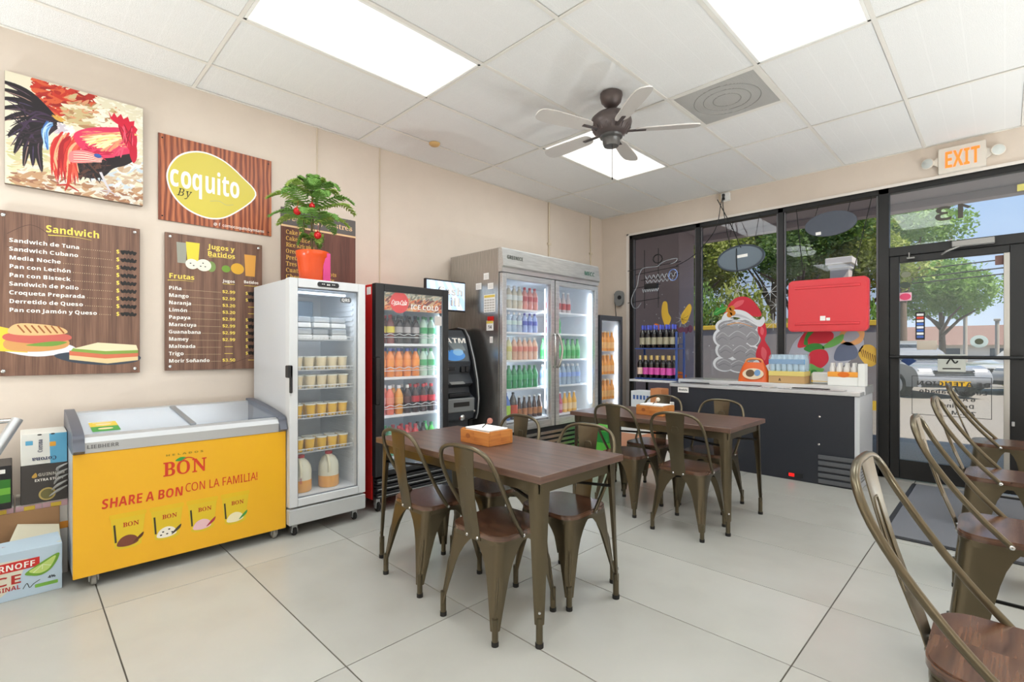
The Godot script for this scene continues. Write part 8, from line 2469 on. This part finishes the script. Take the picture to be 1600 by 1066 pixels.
	mb.prism(ell(0.02, 0.12, 0.03, 0.03, 16), 0.05, 0.058)
	part("dial", mb, M.black_plastic, t)
	hang(t, curve3([Vector3(-0.08, 0.18, 0.03), Vector3(-0.05, 0.0, 0.05), Vector3(-0.02, -0.3, 0.06), Vector3(0.0, -0.6, 0.06)], 5), 0.006, "cord")
	plant()

func plant() -> void:
	var y := 1.7955
	var t := thing("potted_pine", "small Norfolk pine with red baubles in an orange pot on the white fridge", "potted plant", Vector3(0.52, y, -1.60))
	var mb := MB.new()
	mb.lathe([Vector2(0, 0), Vector2(0.085, 0), Vector2(0.09, 0.005), Vector2(0.112, 0.20), Vector2(0.118, 0.205), Vector2(0.121, 0.25), Vector2(0.112, 0.25), Vector2(0.106, 0.225), Vector2(0, 0.22)], 24)
	var pot := mat("pot_orange", rgb(226, 84, 34), 0.25)
	part("pot", mb, pot, t)
	mb = MB.new()
	mb.lathe([Vector2(0.107, 0.226), Vector2(0.05, 0.236), Vector2(0, 0.238)], 18)
	part("soil", mb, mat("soil", rgb(66, 50, 40), 0.95), t)
	mb = MB.new()
	mb.b2(0.088, 0.096, 0.02, 0.24, -0.10, -0.04, 0.003)
	part("foil_ribbon", mb, mat("foil_pink", rgb(196, 70, 130), 0.2, 0.6), t)
	mb = MB.new()
	mb.tube(curve3([Vector3(0, 0.22, 0), Vector3(0.01, 0.42, 0.01), Vector3(-0.01, 0.60, 0), Vector3(0, 0.74, 0)], 4), [0.010, 0.010, 0.009, 0.009, 0.008, 0.008, 0.007, 0.007, 0.006, 0.006, 0.005, 0.004, 0.003], 7)
	for k in 3: mb.tube([Vector3(0.05 * cos(k * 2.1), 0.22, 0.05 * sin(k * 2.1)), Vector3(0.07 * cos(k * 2.1 + 0.3), 0.50, 0.07 * sin(k * 2.1 + 0.3))], 0.003, 5)
	part("stem", mb, mat("stem_brown", rgb(96, 84, 52), 0.8), t)
	var gr := [mat("needle_green", rgb(104, 144, 62), 0.6, 0.0, {"back": rgb(90, 130, 40)}), mat("needle_yellow", rgb(150, 174, 80), 0.6, 0.0, {"back": rgb(120, 150, 50)})]
	var r := RandomNumberGenerator.new()
	r.seed = 8
	var tiers := [[0.36, 0.10, 3, -0.04], [0.50, 0.30, 7, -0.02], [0.60, 0.34, 7, 0.03], [0.70, 0.24, 6, 0.02], [0.755, 0.10, 4, 0.02]]
	for ti in tiers.size():
		var q: Array = tiers[ti]
		for k in q[2]:
			var a: float = TAU * k / q[2] + ti * 0.5 + r.randf_range(-0.15, 0.15)
			var L: float = q[1] * r.randf_range(0.8, 1.1)
			var d := Vector3(cos(a), 0, sin(a))
			var sd := Vector3(-sin(a), 0, cos(a))
			var p := [Vector3(0, q[0] - 0.03, 0), d * L * 0.35 + Vector3(0, q[0] + 0.035 + q[3] * 0.3, 0), d * L * 0.7 + Vector3(0, q[0] + 0.045 + q[3], 0), d * L + Vector3(0, q[0] + q[3] - 0.01, 0)]
			var ln := curve3(p, 6)
			mb = MB.new()
			mb.tube(ln, 0.003, 5)
			for i in range(3, ln.size()):
				var u := float(i) / (ln.size() - 1)
				var tw := 0.075 * sin(PI * clampf(u * 0.75 + 0.2, 0, 1)) * (0.6 + L)
				for s in [-1.0, 1.0]:
					var tip: Vector3 = ln[i] + sd * s * tw + d * tw * 0.55 + Vector3(0, -0.012 + r.randf_range(-0.006, 0.008), 0)
					mb.tube([ln[i], (ln[i] as Vector3).lerp(tip, 0.55) + Vector3(0, 0.004, 0), tip], [0.004, 0.0075, 0.002], 5, false)
					for n in 5:
						var c: Vector3 = (ln[i] as Vector3).lerp(tip, 0.15 + n * 0.19)
						var nd: Vector3 = (d * r.randf_range(0.2, 1.0) + sd * s * r.randf_range(-0.6, 1.0) + Vector3(0, r.randf_range(-0.5, 0.9), 0)).normalized() * 0.017
						mb.tube([c, c + nd], [0.0018, 0.0004], 3, false)
			part("branch", mb, gr[0] if (k + ti) % 3 else gr[1], t)
	var bs := [[Vector3(0.10, 0.515, 0.155), 0.028, "red glass bauble hanging left on the pine"], [Vector3(0.12, 0.57, 0.055), 0.022, "smaller red bauble hanging higher on the pine"], [Vector3(0.115, 0.36, 0.01), 0.028, "red glass bauble hanging low above the orange pot"]]
	for b in bs:
		mb = MB.new()
		var prof := []
		for i in 11: prof.append(Vector2(sin(PI * i / 10) * b[1], -cos(PI * i / 10) * b[1]))
		mb.lathe(prof, 16)
		mb.lathe([Vector2(0.006, b[1] - 0.002), Vector2(0.006, b[1] + 0.006), Vector2(0, b[1] + 0.006)], 8)
		mb.tube([Vector3(0, b[1], 0), Vector3(-0.01, b[1] + 0.05, -0.01)], 0.001, 4)
		one("bauble", mb, mat("bauble_red", rgb(190, 24, 24), 0.08, 0.3), b[2], "bauble", t.position + b[0], 0.0, "red baubles on the pine")
